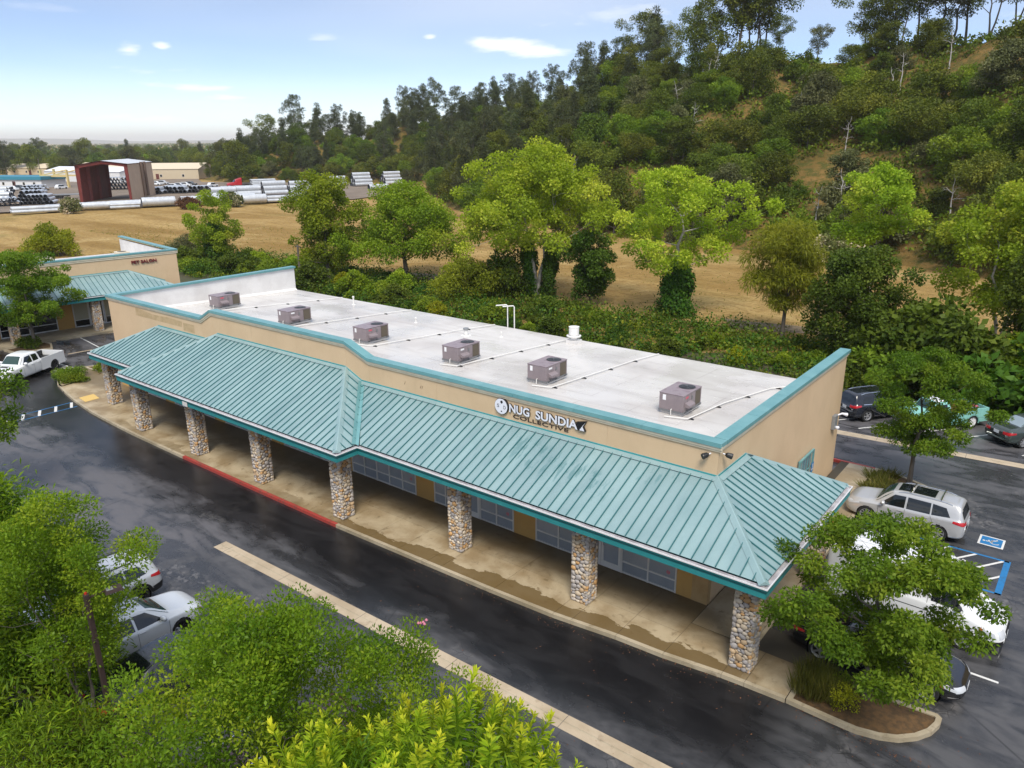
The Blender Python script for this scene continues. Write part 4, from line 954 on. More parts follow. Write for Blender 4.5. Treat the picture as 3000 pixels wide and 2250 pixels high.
# ---------------------------------------------------------------- rooftop machines, pipes and vents
def ac_parts(t):
    w, l = 1.12, 1.75
    b = MB(); b.box(-w/2+.06,.06,-.12,w/2-.06,l-.06,.0); b.build('curb', MAT['white'], t)
    b = MB(); b.box(-w/2-.02,-.02,.0,w/2+.02,l+.02,.085); b.build('base_rail', MAT['rail'], t)
    b = MB()
    for y in (.12,.72,1.5): b.box(w/2+.021,y,.022,w/2+.024,y+.13,.062)
    b.build('lifting_slot', MAT['black'], t)
    H = .80
    b = MB(); b.box(-w/2,0,.086,w/2,1.17,H); b.box(-w/2,1.17,.086,-w/2+.06,l,H); b.box(w/2-.05,l-.06,.086,w/2,l,H); b.box(w/2-.05,1.17,H-.05,w/2,l-.06,H); b.box(-w/2+.06,1.20,.0865,w/2-.1,l-.06,.30); b.build('casing', MAT['ac'], t, bevel=.008)
    b = MB(); b.box(-w/2-.015,-.015,H,w/2+.015,l+.015,H+.03); b.build('top_panel', MAT['acrust'], t, bevel=.008)
    b = MB(); b.box(w/2-.045,1.175,.088,w/2-.02,l-.065,H-.055); b.box(-w/2+.05,l-.045,.088,w/2-.055,l-.02,H-.02); b.build('coil_grille', MAT['acgrille'], t)
    g = MB(); c = (.10,1.28,0); r = .36
    g.lathe([(r,H+.031),(r+.03,H+.045),(r+.03,H+.032)],28,c=c,m=1); g.lathe([(0,H+.034),(r,H+.034)],28,c=c,m=0); g.build('fan_opening', [MAT['black'], MAT['ac']], t)
    g = MB()
    for k in range(4):
        a = k*math.pi/2+.3; g.add([(c[0]+math.cos(a)*.05,c[1]+math.sin(a)*.05,H+.037),(c[0]+math.cos(a+.1)*.33,c[1]+math.sin(a+.1)*.33,H+.036),(c[0]+math.cos(a+.75)*.33,c[1]+math.sin(a+.75)*.33,H+.041),(c[0]+math.cos(a+.9)*.06,c[1]+math.sin(a+.9)*.06,H+.039)], [(0,1,2,3)])
    g.build('fan_blades', M('dark_fan_blade' , (.03,.03,.033), .4) if 'fanb' not in MAT else MAT['fanb'], t)
    g = MB()
    for rr in (.12,.2,.28,.35): g.lathe([(rr,H+.05),(rr+.006,H+.053),(rr+.006,H+.05)],24,c=c)
    g.tube([(c[0]-.02,c[1],H+.04),(c[0]-.02,c[1],H+.10)],.02,6); g.build('fan_guard', MAT['rail'], t)
    b = MB(); x = w/2; b.add([(x,.16,.48),(x+.22,.16,.38),(x+.22,.16,.28),(x,.16,.28),(x,.72,.48),(x+.22,.72,.38),(x+.22,.72,.28),(x,.72,.28)], [(0,1,2,3),(7,6,5,4),(0,4,5,1),(1,5,6,2),(3,2,6,7)]); b.build('intake_hood', MAT['ac'], t)
    b = MB(); b.box(x+.001,.22,.63,x+.006,.48,.72); b.build('badge', MAT['redlabel'], t)
    b = MB(); b.box(x+.001,.8,.50,x+.012,.9,.64); b.build('access_plate', MAT['rail'], t)
    b = MB(); b.box(-w/2+.16,-.006,.50,-w/2+.31,-.001,.74); b.build('sticker', MAT['label'], t)
    b = MB(); b.tube([(.05,-.02,.16),(.05,-.08,.16),(.05,-.09,.12),(.05,-.09,-.08)], .022, 8); b.build('drain_pipe', MAT['pvc'], t)
    for y in (.40,.78,1.16): b = MB(); b.box(x,y-.004,.09,x+.0035,y+.004,H-.005); b.build('panel_joint', MAT['black'], t)
MAT['fanb'] = M('dark_fan_blade', (.03,.03,.033), .4)
def build_rooftop():
    LBL = ['mauve grey rooftop air conditioner nearest the right end of the white roof', 'mauve grey rooftop air conditioner second from the right end of the roof', 'mauve grey rooftop air conditioner third from the right, behind the wall kink',
           'mauve grey rooftop air conditioner with red badge, third from the left end', 'mauve grey rooftop air conditioner second from the left end of the roof', 'mauve grey rooftop air conditioner nearest the white left parapet']
    proto = thing('rooftop_air_conditioner', LBL[0], 'air conditioner', group='air conditioners on the flat roof'); ac_parts(proto)
    for i, (x, y) in enumerate([(-3.92,5.43),(-11.05,5.48),(-16.76,5.55),(-23.85,5.52),(-31.35,5.68),(-39.5,5.75)]):
        o = proto if i == 0 else copy_tree(proto); o['label'] = LBL[i]; o.location = (x-.56, y, 4.80)
        for ch in o.children:
            if ch.name.startswith('badge') and i in (1,2,4): ch.data = ch.data.copy(); ch.data.materials[0] = MAT['label']
    NAME = ['right', 'second', 'third', 'fourth', 'fifth', 'leftmost']
    ends = [[(-3.55,5.15),(-3.3,8.3),(-2.55,12),(-1.0,14.7)], [(-10.55,5.2),(-10.35,9),(-10.2,12.2),(-9.9,14.7)], [(-16.55,5.2),(-16.25,9),(-15.95,12.5),(-15.7,14.7)], [(-23.2,5.3),(-22.7,9.2),(-22.3,12.4),(-21.8,14.7)], [(-30.85,5.3),(-30.3,9),(-29.9,12.5),(-29.5,14.7)], [(-38.9,5.4),(-38.2,9),(-37.5,12.3),(-37.0,14.7)]]
    for i, e in enumerate(ends):
        t = thing('gas_pipe', 'white pipe run on black blocks beside the %s air conditioner' % ['nearest right-end','second-from-right','third-from-right','third-from-left','second-from-left','leftmost'][i], 'roof pipe', group='gas pipes across the flat roof')
        b = MB(); pts = [(e[0][0]-.95,e[0][1]-.25,roof_z(e[0][1])+.07)]+[(x,y,roof_z(y)+.085) for x, y in e]; b.tube(pts, .026, 8); b.build('pipe', MAT['pvc'], t)
        for k in range(4):
            yq = e[0][1]+.25+k*2.35; xq = float(np.interp(yq,[p[1] for p in e],[p[0] for p in e])); b = MB(); z = roof_z(yq)
            b.hexa([(xq-.15,yq-.055,z+.002),(xq+.15,yq-.055,z+.002),(xq+.15,yq+.055,z+.002),(xq-.15,yq+.055,z+.002)], [(xq-.06,yq-.04,z+.058),(xq+.06,yq-.04,z+.058),(xq+.06,yq+.04,z+.058),(xq-.06,yq+.04,z+.058)]); b.build('pipe_block', MAT['black'], t)
    for i, (x, y, h, r, lb) in enumerate([(-34.42,13.6,.55,.06,'thin white roof vent near the back edge behind the second unit'), (-26.34,12.0,.28,.05,'short white vent pipe in the middle of the flat roof'), (-19.4,12.4,.25,.05,'short white vent stub left of the roof ladder rails'), (-21.3,11.3,.40,.13,'squat capped roof vent in front of the ladder rails')]):
        t = thing('roof_vent', lb, 'roof vent', (x,y,roof_z(y)), group='small vents on the flat roof'); b = MB(); b.tube([(0,0,-.01),(0,0,h)], [r,r*.9], 10); b.lathe([(r*2.6,.004),(r*1.2,.05)],12); b.build('stack', MAT['pvc'], t)
        b = MB(); b.lathe([(r*1.35,h-.04),(r*1.35,h+.06),(0,h+.08)],12); b.build('cap', MAT['pvc'] if i != 3 else MAT['steel'], t)
    t = thing('exhaust_vent', 'white mushroom exhaust vent at the back edge of the roof', 'roof vent', (-15.15,14.0,roof_z(14.0))); b = MB(); b.box(-.34,-.34,.0,.34,.34,.22); b.build('curb', MAT['white'], t)
    b = MB(); b.lathe([(.2,.2),(.2,.42)],20); b.lathe([(.42,.40),(.44,.47),(.34,.50)],20); b.build('collar', MAT['pvc'], t); b = MB(); b.lathe([(.30,.50),(.30,.98),(.32,1.0),(.0,1.03)],22); b.build('drum', MAT['pvc'], t)
    t = thing('ladder_rails', 'pair of white hooked ladder handrails rising behind the roof edge', 'ladder')
    for dx in (0,.55):
        b = MB(); x = -20.95+dx; b.tube([(x,14.98,2.6),(x,14.98,5.72),(x-.04,14.93,5.80),(x-.45,14.35,5.80)], .038, 8); b.build('handrail', MAT['pvc'], t)
    for k in range(6): b = MB(); b.tube([(-20.95,14.98,2.7+.3*k),(-20.4,14.98,2.7+.3*k)], .018, 6); b.build('rung', MAT['pvc'], t)
build_rooftop()

# ---------------------------------------------------------------- the far shop at the left
def build_far_shop():
    ang = math.atan2(.9902742,.13912943); d = Vector((.13912943,.9902742,0)); O = Vector((-63.4,5.61,0))
    B = thing('far_shop_building', 'tan shop with teal awning roof and PET SALON wall letters at the left', 'building')
    B.matrix_world = Matrix.Translation(O) @ Matrix.Rotation(ang, 4, 'Z')
    # local axes: +x along the facade to the right (as seen), -y toward the street
    XL, XR, D = -34.0, 9.75, 15.5
    m = MB(); m.box(XL,0,2.5,XR,.25,5.80); m.build('front_wall', MAT['stucco'], B)
    m = MB(); m.add([(XR,0,ZA),(XR,D,ZA),(XR,D,5.8),(XR,0,5.8)], [(0,1,2,3)], 0); m.add([(XR-.25,.25,3.9),(XR-.25,D,3.9),(XR-.25,D,5.8),(XR-.25,.25,5.8)], [(3,2,1,0)], 1); m.build('side_wall', [MAT['stucco'], MAT['white']], B)
    m = MB(); m.add([(XL,.2,4.9),(XR-.2,.2,4.9),(XR-.2,D,4.3),(XL,D,4.3)], [(0,1,2,3)]); m.build('flat_roof', MAT['roofing'], B)
    K = empty('coping', parent=B)
    n = 9
    for i in range(n):
        a, b = XL+(XR+.12-XL)*i/n, XL+(XR+.12-XL)*(i+1)/n; m = MB(); m.box(a+.005,-.13,6.0,b-.005,.36,6.13); m.build('coping_piece', MAT['coping'], K)
        m = MB(); m.box(a,-.05,5.72,b,0,5.86); m.box(a,-.09,5.86,b,0,6.0); m.build('cornice_piece', MAT['cornice'], K)
    for i in range(4):
        a, b = .37+(D-.37)*i/4, .37+(D-.37)*(i+1)/4; m = MB(); m.box(XR-.36,a+.005,6.0,XR+.12,b-.005,6.13); m.build('coping_piece', MAT['coping'], K)
    A = empty('awning_roof', parent=B); ze = 3.12; run = 3.3; zt = ze+PIT*run; g = .14; s = g*PIT; xr = 8.35
    roof_plane(A, [(XL,-run+g,ze+s),(xr-g,-run+g,ze+s),(5.15,0,zt),(XL,0,zt)], (1,0,0), .42)
    roof_plane(A, [(xr-g,-run+g,ze+s),(xr-g,0,ze+s),(5.15,0,zt)], (0,1,0), .42)
    cap(A, (xr-g,-run+g,ze+s+.02), (5.15,0,zt+.02), .28)
    flashing(A, [(XL,0,zt),(5.15,0,zt),(xr,0,ze+.1)], [(0,-.915,-.403)]*2)
    eave(A, [(XL,-run),(xr,-run),(xr,-.02)], ze)
    m = MB(); m.add([(XL,-run+.25,ze-.345),(xr-.25,-run+.25,ze-.345),(xr-.25,0,ze-.345),(XL,0,ze-.345)], [(3,2,1,0)]); m.build('soffit', MAT['soffit'], A)
    for i, x in enumerate([1.2,-5.2,-11.6,-18]): stone_column(B, x, -run+.75, ze-.34, 11+i)
    F = empty('shop_front', parent=B)
    def pane_set(x0, x1, up, lo):
        w = empty('storefront_window', parent=B); f = MB(); t = .04
        f.box(x0-t,-.03,.02,x0+t,.08,2.5); f.box(x1-t,-.03,.02,x1+t,.08,2.5); f.box(x0,-.028,.02,x1,.07,.10); f.box(x0,-.028,.62,x1,.07,.68); f.box(x0,-.028,2.42,x1,.07,2.5); f.build('frame', MAT['frame'], w)
        m = MB(); m.box(x0+t,.01,.68,x1-t,.03,2.42); m.build('pane', up, w); m = MB(); m.box(x0+t,.01,.10,x1-t,.03,.62); m.build('pane', lo, w)
    pane_set(.02,1.24,MAT['blind'],MAT['glassdark']); pane_set(2.6,4.8,MAT['blind'],MAT['glassdark'])
    dd = empty('door', parent=B); m = MB(); m.box(1.30,-.03,.03,2.5,.05,.22); m.box(1.30,-.03,.22,1.38,.05,2.1); m.box(2.42,-.03,.22,2.5,.05,2.1); m.box(1.30,-.03,2.1,2.5,.05,2.5); m.build('door_frame', MAT['frame'], dd); m = MB(); m.box(1.38,.0,.22,2.42,.02,2.1); m.build('pane', MAT['glassdark'], dd)
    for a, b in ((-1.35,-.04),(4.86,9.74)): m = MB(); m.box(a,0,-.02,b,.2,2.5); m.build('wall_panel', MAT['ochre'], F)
    x = -1.37
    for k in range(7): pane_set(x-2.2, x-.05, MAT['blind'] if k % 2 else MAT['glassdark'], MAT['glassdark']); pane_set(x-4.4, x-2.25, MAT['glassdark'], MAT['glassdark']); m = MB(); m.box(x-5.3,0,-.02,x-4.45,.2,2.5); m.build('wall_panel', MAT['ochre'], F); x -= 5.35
    W = tag(empty('far_shop_walk'), kind='structure'); W.matrix_world = B.matrix_world.copy()
    for i in range(14):
        a, b = XL+(XR+.6-XL)*i/14, XL+(XR+.6-XL)*(i+1)/14; m = MB(); m.box(a+.006,-3.5,ZA+.02,b-.006,-.02,0); m.build('slab', MAT['kerb'], W); m = MB(); m.box(a+.006,-3.66,ZA-.05,b-.006,-3.507,.0); m.build('kerb_stone', MAT['kerb'], W)
    S = thing('pet_salon_sign', 'dark red PET SALON letters on the tan far shop wall', 'sign'); S.matrix_world = B.matrix_world.copy()
    fit_text('PET SALON', [MAT['signred']], S, (5.55,-.06,5.12), (1,0,0), (0,0,1), 2.25, .30, extrude=.05, offset=.02)
    for i, (x, y, w, l, h, lb) in enumerate([(-1.0,2.6,1.3,2.2,.85,'pale rooftop unit peeking over the far shop parapet, left one'), (5.6,2.4,1.0,1.4,.75,'pale rooftop unit by the white parapet of the far shop')]):
        t = thing('rooftop_unit', lb, 'air conditioner', group='units on the far shop roof'); t.matrix_world = B.matrix_world @ Matrix.Translation((x,y,4.85)); b = MB(); b.box(-w/2,-l/2,0,w/2,l/2,h+.45); b.build('casing', MAT['cornice'], t, bevel=.02); b = MB(); b.lathe([(0,h+.455),(.38,h+.455),(.40,h+.47)],20); b.build('fan_opening', MAT['acgrille'], t)
build_far_shop()
# ---------------------------------------------------------------- vehicles
def crom(xs, ys, x):
    """smooth monotone-ish interpolation of control values"""
    xs = np.array(xs, float); ys = np.array(ys, float); d = np.diff(ys)/np.diff(xs); m = np.zeros(len(xs))
    m[1:-1] = np.where(d[:-1]*d[1:] > 0, 2*d[:-1]*d[1:]/(d[:-1]+d[1:]+1e-12), 0); m[0] = d[0]; m[-1] = d[-1]
    i = np.clip(np.searchsorted(xs, x)-1, 0, len(xs)-2); h = xs[i+1]-xs[i]; t = (x-xs[i])/h
    return (2*t**3-3*t**2+1)*ys[i]+(t**3-2*t**2+t)*h*m[i]+(-2*t**3+3*t**2)*ys[i+1]+(t**3-t**2)*h*m[i+1]
class Car:
    """body lofted along x (nose at +x); panels, glass and lamps are laid on it by casting rays at the body"""
    def __init__(s, name, label, x, y, rz, body_mat, ctrl, axles, wheel_r, group=None, z=ZA, track=None, arch_mat=None):
        s.t = thing(name, label, 'car', (x, y, z), rz, group); s.ctrl = np.array(ctrl, float); s.ax = axles; s.wr = wheel_r
        c = s.ctrl; s.x0, s.x1 = c[0,0], c[-1,0]; n = 118; xs = np.linspace(s.x0, s.x1, n)
        f = [crom(c[:,0], c[:,k], xs) for k in range(1, 6)]; rings = []
        for i in range(n):
            zb, zs, zt, w, wr = (f[k][i] for k in range(5)); dz = zt-zs
            p = [(0,zb),(w*.72,zb),(w*.94,zb+.05),(w*.985,zb+.16),(w,zb+(zs-zb)*.52),(w*.985,zs-.10),(w*.955,zs-.015),(w*.925+(wr-w*.925)*.08,zs+dz*.10),(w*.925+(wr-w*.925)*.55,zs+dz*.52),(wr,zs+dz*.84),(wr*.90,zs+dz*.945),(wr*.62,zs+dz*.99),(0,zt)]
            t = np.linspace(0, len(p)-1, 41); px = crom(range(len(p)), [a for a, _ in p], t); pz = crom(range(len(p)), [b for _, b in p], t)
            rings.append(np.stack([px, pz], 1))
        V = []; q = 41
        for i in range(n):
            V += [(xs[i], a, b) for a, b in rings[i]]+[(xs[i], -a, b) for a, b in rings[i][1:-1][::-1]]
        m = 2*q-2; F = []
        for i in range(n-1):
            for k in range(m):
                a = (i*m+k, (i+1)*m+k, (i+1)*m+(k+1) % m, i*m+(k+1) % m)
                cx = sum(V[j][0] for j in a)/4; cy = sum(V[j][1] for j in a)/4; cz = sum(V[j][2] for j in a)/4
                if any(math.hypot(cx-ax, cz-wheel_r) < wheel_r*1.13 for ax in axles) and abs(cy) > .42: continue
                F.append(a[::-1])
        F.append(tuple(range(m))); F.append(tuple((n-1)*m+k for k in range(m))[::-1])
        s.bvh = BVHTree.FromPolygons([Vector(v) for v in V], F); s.W = c[:,4].max()
        mb = MB(); mb.v = V; mb.f = [list(f_) for f_ in F]; mb.m = [0]*len(F); s.body = mb.build('body', body_mat, s.t, smooth=True); s.bm = body_mat
        for ax in axles:
            for sg in (-1, 1):
                w = MB(); w.lathe([(0,sg*.46),(wheel_r*1.14,sg*.46),(wheel_r*1.14,sg*(s.W-.05))],20,c=(ax,0,wheel_r),axis='y'); w.build('wheel_well', MAT['well'], s.t)
    def patch(s, name, mat, corners, d, off=.006, nu=10, nv=6, parent=None, both=False, smooth=True):
        """bilinear patch between four corners (bl, br, tr, tl) pushed along d onto the body"""
        objs = []
        for sg in ((1, -1) if both else (1,)):
            C = [Vector((c[0], c[1]*sg, c[2])) for c in corners]; D = Vector((d[0], d[1]*sg, d[2])).normalized(); V = []
            for j in range(nv+1):
                for i in range(nu+1):
                    u, v = i/nu, j/nv; p = C[0].lerp(C[1], u).lerp(C[3].lerp(C[2], u), v); h = s.bvh.ray_cast(p-D*3, D, 6)
                    if h[0] is not None:
                        nn = h[1] if h[1].dot(D) < 0 else -h[1]; V.append(h[0]+nn*off)
                    else: V.append(p)
            F = [(j*(nu+1)+i, j*(nu+1)+i+1, (j+1)*(nu+1)+i+1, (j+1)*(nu+1)+i) for j in range(nv) for i in range(nu)]
            mb = MB(); mb.add(V, F); objs.append(mb.build(name, mat, parent or s.t, smooth=smooth))
        return objs
    def side(s, name, mat, pts, off=.006, nu=10, nv=5): return s.patch(name, mat, [(a, 2, b) for a, b in pts], (0,-1,0), off, nu, nv, both=True)
    def top(s, name, mat, pts, off=.006, nu=10, nv=8): return s.patch(name, mat, [(a, b, 4) for a, b in pts], (0,0,-1), off, nu, nv)
    def front(s, name, mat, y0, y1, z0, z1, off=.008, both=False, z0b=None, z1b=None): return s.patch(name, mat, [(4,y0,z0),(4,y1,z0b if z0b is not None else z0),(4,y1,z1b if z1b is not None else z1),(4,y0,z1)], (-1,0,0), off, 6, 4, both=both)
    def rear(s, name, mat, y0, y1, z0, z1, off=.008, both=False, z0b=None, z1b=None): return s.patch(name, mat, [(-4,y0,z0),(-4,y1,z0b if z0b is not None else z0),(-4,y1,z1b if z1b is not None else z1),(-4,y0,z1)], (1,0,0), off, 6, 4, both=both)
    def line(s, pts, mat=None, w=.012, name='panel_joint', both=True):
        for (a, b) in zip(pts[:-1], pts[1:]):
            d = Vector((b[0]-a[0], b[1]-a[1])).normalized(); n = Vector((-d.y, d.x))*w/2
            s.patch(name, mat or MAT['black'], [(a[0]-n.x,2,a[1]-n.y),(b[0]-n.x,2,b[1]-n.y),(b[0]+n.x,2,b[1]+n.y),(a[0]+n.x,2,a[1]+n.y)], (0,-1,0), .003, 8, 1, both=both)
    def wheels(s, rim_mat, spokes=10, width=.23, inset=.0, spw=.035, hub=None):
        r = s.wr; tb = MB(); tb.lathe([(r*.66,-width/2),(r*.93,-width/2),(r,-width/2+.03),(r,width/2-.03),(r*.93,width/2),(r*.66,width/2)],30,axis='y',closed=True); tm = tb.mesh('wheel', MAT['rubber'])
        rb = MB(); rb.lathe([(r*.60,-.02),(r*.67,width/2-.01),(r*.70,width/2+.004),(r*.665,width/2+.004),(r*.60,width/2-.04)],30,axis='y')
        rb.lathe([(0,width/2-.005),(r*.14,width/2-.012),(r*.16,width/2-.05)],14,axis='y'); rb.lathe([(0,width/2-.10),(r*.64,width/2-.10)],24,axis='y',m=1)
        for k in range(spokes):
            a = 2*math.pi*k/spokes; rb.bar((math.cos(a)*r*.1,width/2-.025,math.sin(a)*r*.1),(math.cos(a)*r*.65,width/2-.02,math.sin(a)*r*.65),spw,.03,up=(0,1,0))
        rm = rb.mesh('rim', [rim_mat, MAT['black']])
        for ax in s.ax:
            for sg in (1, -1):
                w = obj_of('wheel', tm, s.t, (ax, sg*(s.W-width/2-.03+inset), r)); w.rotation_euler = (0, R(rng.uniform(0,60)), 0 if sg > 0 else math.pi); obj_of('rim', rm, w)
    def arches(s, mat, w=.06, off=.006):
        for ax in s.ax:
            for sg in (1, -1):
                V = []; n = 22; r0 = s.wr*1.10
                for k in range(n+1):
                    a = R(-12+204*k/n)
                    for rr in (r0, r0+w):
                        p = Vector((ax+math.cos(a)*rr, sg*3, s.wr+math.sin(a)*rr)); h = s.bvh.ray_cast(Vector((ax+math.cos(a)*(r0+w+.02), sg*3, s.wr+math.sin(a)*(r0+w+.02))), Vector((0,-sg,0)), 5)
                        y = h[0].y+sg*off if h[0] is not None and abs(h[0].y) > .5 else sg*(s.W-.01); V.append((p.x, y, p.z))
                F = [(2*k,2*k+1,2*k+3,2*k+2) if sg < 0 else (2*k,2*k+2,2*k+3,2*k+1) for k in range(n)]; mb = MB(); mb.add(V, F)
                mb.add([(v[0],v[1]-sg*.05,v[2]) for v in V[0::2]]+[v for v in V[0::2]], [(k,k+1,n+2+k,n+1+k) for k in range(n)])
                mb.build('wheel_arch', mat, s.t, smooth=False)
    def mirrors(s, x, z, mat, yw=None):
        for sg in (1, -1):
            h = s.bvh.ray_cast(Vector((x, sg*3, z)), Vector((0,-sg,0)), 5); y = h[0].y if h[0] is not None else sg*s.W*.9
            mb = MB(); mb.tube([(x,y-sg*.02,z),(x,y+sg*.08,z+.02)], .03, 6); mb.lathe([(0,-.13),(.07,-.11),(.095,0),(.08,.10),(0,.12)],10,c=(x,y+sg*.15,z+.06),axis='y'); mb.build('mirror', mat, s.t, smooth=True)
    def handles(s, xs, z, mat):
        for x in xs:
            for sg in (1, -1):
                h = s.bvh.ray_cast(Vector((x, sg*3, z)), Vector((0,-sg,0)), 5)
                if h[0] is None: continue
                mb = MB(); y = h[0].y; mb.box(x-.10,min(y,y+sg*.03),z-.018,x+.10,max(y,y+sg*.03),z+.018); mb.build('door_handle', mat, s.t, bevel=.01)
    def plate(s, end=-1, z=.8, mat=None):
        h = s.bvh.ray_cast(Vector((end*4, 0, z)), Vector((-end,0,0)), 5); x = h[0].x+end*.01; mb = MB(); mb.box(min(x,x+end*.012),-.16,z-.08,max(x,x+end*.012),.16,z+.08); mb.build('number_plate', MAT['plate'], s.t)

# control rows: x, z bottom, z shoulder, z top, half width, half roof width
SUV = [(-2.33,.46,.70,.84,.66,.55),(-2.29,.36,.86,1.00,.80,.66),(-2.20,.30,1.04,1.20,.87,.66),(-2.06,.27,1.07,1.58,.905,.60),(-1.85,.25,1.07,1.655,.92,.60),(-1.0,.23,1.045,1.70,.925,.615),(-.1,.22,1.02,1.70,.925,.615),(.45,.22,1.00,1.65,.925,.60),(.80,.22,.985,1.46,.925,.585),(1.16,.22,.965,1.10,.92,.68),(1.45,.23,.93,1.035,.915,.70),(1.9,.26,.88,.975,.89,.66),(2.15,.30,.80,.90,.82,.58),(2.28,.36,.68,.80,.70,.48),(2.34,.44,.60,.70,.52,.40)]
SEDAN = [(-2.42,.45,.72,.86,.62,.50),(-2.37,.36,.88,1.00,.78,.62),(-2.20,.30,.98,1.08,.86,.64),(-1.72,.25,.97,1.10,.90,.64),(-1.35,.23,.955,1.17,.91,.60),(-.80,.22,.94,1.40,.915,.565),(-.30,.21,.93,1.46,.915,.57),(.20,.21,.915,1.455,.915,.57),(.55,.21,.905,1.38,.91,.565),(1.16,.21,.885,1.03,.905,.66),(1.45,.22,.86,.955,.90,.68),(1.95,.25,.80,.885,.87,.62),(2.20,.29,.72,.80,.79,.54),(2.34,.35,.62,.70,.66,.44),(2.40,.42,.55,.62,.50,.36)]
def sedan_scaled(k, kz=1.0): return [(a*k, b, c*kz, d*kz, e, f) for a, b, c, d, e, f in SEDAN]
def suv_kit(c, glass=MAT['glass'], roof_glass=True, tl=MAT['redlamp'], rails=MAT['chrome'], k=1.0):
    sx = lambda x: x*k
    c.top('windscreen', MAT['glassgreen'], [(sx(1.10),-.74),(sx(1.10),.74),(sx(.52),.58),(sx(.52),-.58)])
    c.rear('rear_window', glass, -.60, .60, 1.12, 1.50)
    c.side('side_window', glass, [(sx(-.02),1.07),(sx(.92),1.04),(sx(.42),1.50),(sx(-.02),1.53)]); c.side('side_window', glass, [(sx(-1.0),1.09),(sx(-.10),1.07),(sx(-.10),1.53),(sx(-.98),1.52)]); c.side('side_window', glass, [(sx(-1.75),1.15),(sx(-1.06),1.09),(sx(-1.04),1.52),(sx(-1.55),1.47)])
    if roof_glass: c.top('sunroof', glass, [(sx(-.10),-.42),(sx(.36),-.42),(sx(.36),.42),(sx(-.10),.42)], .008); c.top('sunroof', glass, [(sx(-1.05),-.42),(sx(-.22),-.42),(sx(-.22),.42),(sx(-1.05),.42)], .008)
    c.rear('tail_lamp', tl, .42, .86, .86, 1.02, both=True, z0b=.90); c.side('tail_lamp', tl, [(sx(-2.26),.90),(sx(-1.86),.98),(sx(-1.88),1.06),(sx(-2.24),1.05)], .010)
    c.front('headlamp', MAT['headlamp'], .44, .82, .70, .82, both=True, z1b=.86); c.side('headlamp', MAT['headlamp'], [(sx(1.72),.82),(sx(2.16),.70),(sx(2.14),.80),(sx(1.74),.88)], .008)
    c.front('grille', MAT['black'], -.42, .42, .50, .76)
    c.line([(sx(.95),.42),(sx(.98),1.0)]); c.line([(sx(-.06),.36),(sx(-.06),1.04)]); c.line([(sx(-1.02),.50),(sx(-1.16),.78),(sx(-1.02),1.06)]); c.line([(sx(1.0),.40),(sx(-.98),.36)])
    c.side('sill_trim', MAT['chrome'], [(sx(-.92),.33),(sx(.95),.33),(sx(.95),.355),(sx(-.92),.355)], .012, 12, 1)
    c.handles([sx(.12), sx(-.86)], .94, c.bm); c.mirrors(sx(.80), 1.08, c.bm); c.plate(-1, .80)
    if rails is not None:
        for sg in (1, -1):
            m = MB(); pts = []
            for x in np.linspace(.30*k, -1.75*k, 9):
                h = c.bvh.ray_cast(Vector((x, sg*.575, 3)), Vector((0,0,-1)), 4); pts.append((x, sg*.575, h[0].z+.045 if .28*k > x > -1.7*k else h[0].z+.005))
            m.tube(pts, .018, 6); m.build('roof_rail', rails, c.t)
def sedan_kit(c, k=1.0, kz=1.0, glass=MAT['glass'], wind=MAT['glassgreen'], rearglass=None, tl=MAT['redlamp']):
    sx = lambda x: x*k; z = lambda v: v*kz
    c.top('windscreen', wind, [(sx(1.10),-.70),(sx(1.10),.70),(sx(.46),.54),(sx(.46),-.54)]); c.top('rear_window', rearglass or glass, [(sx(-1.52),-.60),(sx(-.80),-.52),(sx(-.80),.52),(sx(-1.52),.60)])
    c.side('side_window', glass, [(sx(-.04),z(.97)),(sx(.86),z(.95)),(sx(.36),z(1.34)),(sx(-.04),z(1.375))]); c.side('side_window', glass, [(sx(-.90),z(.99)),(sx(-.12),z(.97)),(sx(-.12),z(1.375)),(sx(-.70),z(1.345))]); c.side('side_window', glass, [(sx(-1.28),z(1.02)),(sx(-.96),z(.99)),(sx(-.78),z(1.32)),(sx(-.86),z(1.29))])
    c.rear('tail_lamp', tl, .40, .80, z(.76), z(.92), both=True); c.side('tail_lamp', tl, [(sx(-2.34),z(.80)),(sx(-2.0),z(.84)),(sx(-2.02),z(.92)),(sx(-2.32),z(.93))], .010)
    c.front('headlamp', MAT['headlamp'], .40, .78, .58, .70, both=True, z1b=.75); c.side('headlamp', MAT['headlamp'], [(sx(1.85),.70),(sx(2.22),.60),(sx(2.20),.70),(sx(1.87),.77)], .008)
    c.front('grille', MAT['black'], -.36, .36, .46, .64)
    c.line([(sx(.98),.38),(sx(1.0),z(.90))]); c.line([(sx(-.08),.34),(sx(-.08),z(.95))]); c.line([(sx(-.96),.42),(sx(-1.14),.70),(sx(-1.02),z(.98))]); c.line([(sx(1.0),.36),(sx(-.94),.33)])
    c.handles([sx(.08), sx(-.82)], z(.86), c.bm); c.mirrors(sx(.80), z(.97), c.bm); c.plate(-1, z(.80))
    for sg in (1, -1): c.top('panel_joint', MAT['black'], [(sx(1.2),sg*.66),(sx(2.15),sg*.60),(sx(2.15),sg*.612),(sx(1.2),sg*.672)], .003, 8, 1)
    c.top('panel_joint', MAT['black'], [(sx(-1.62),-.60),(sx(-1.60),-.60),(sx(-1.60),.60),(sx(-1.62),.60)], .003, 1, 8)
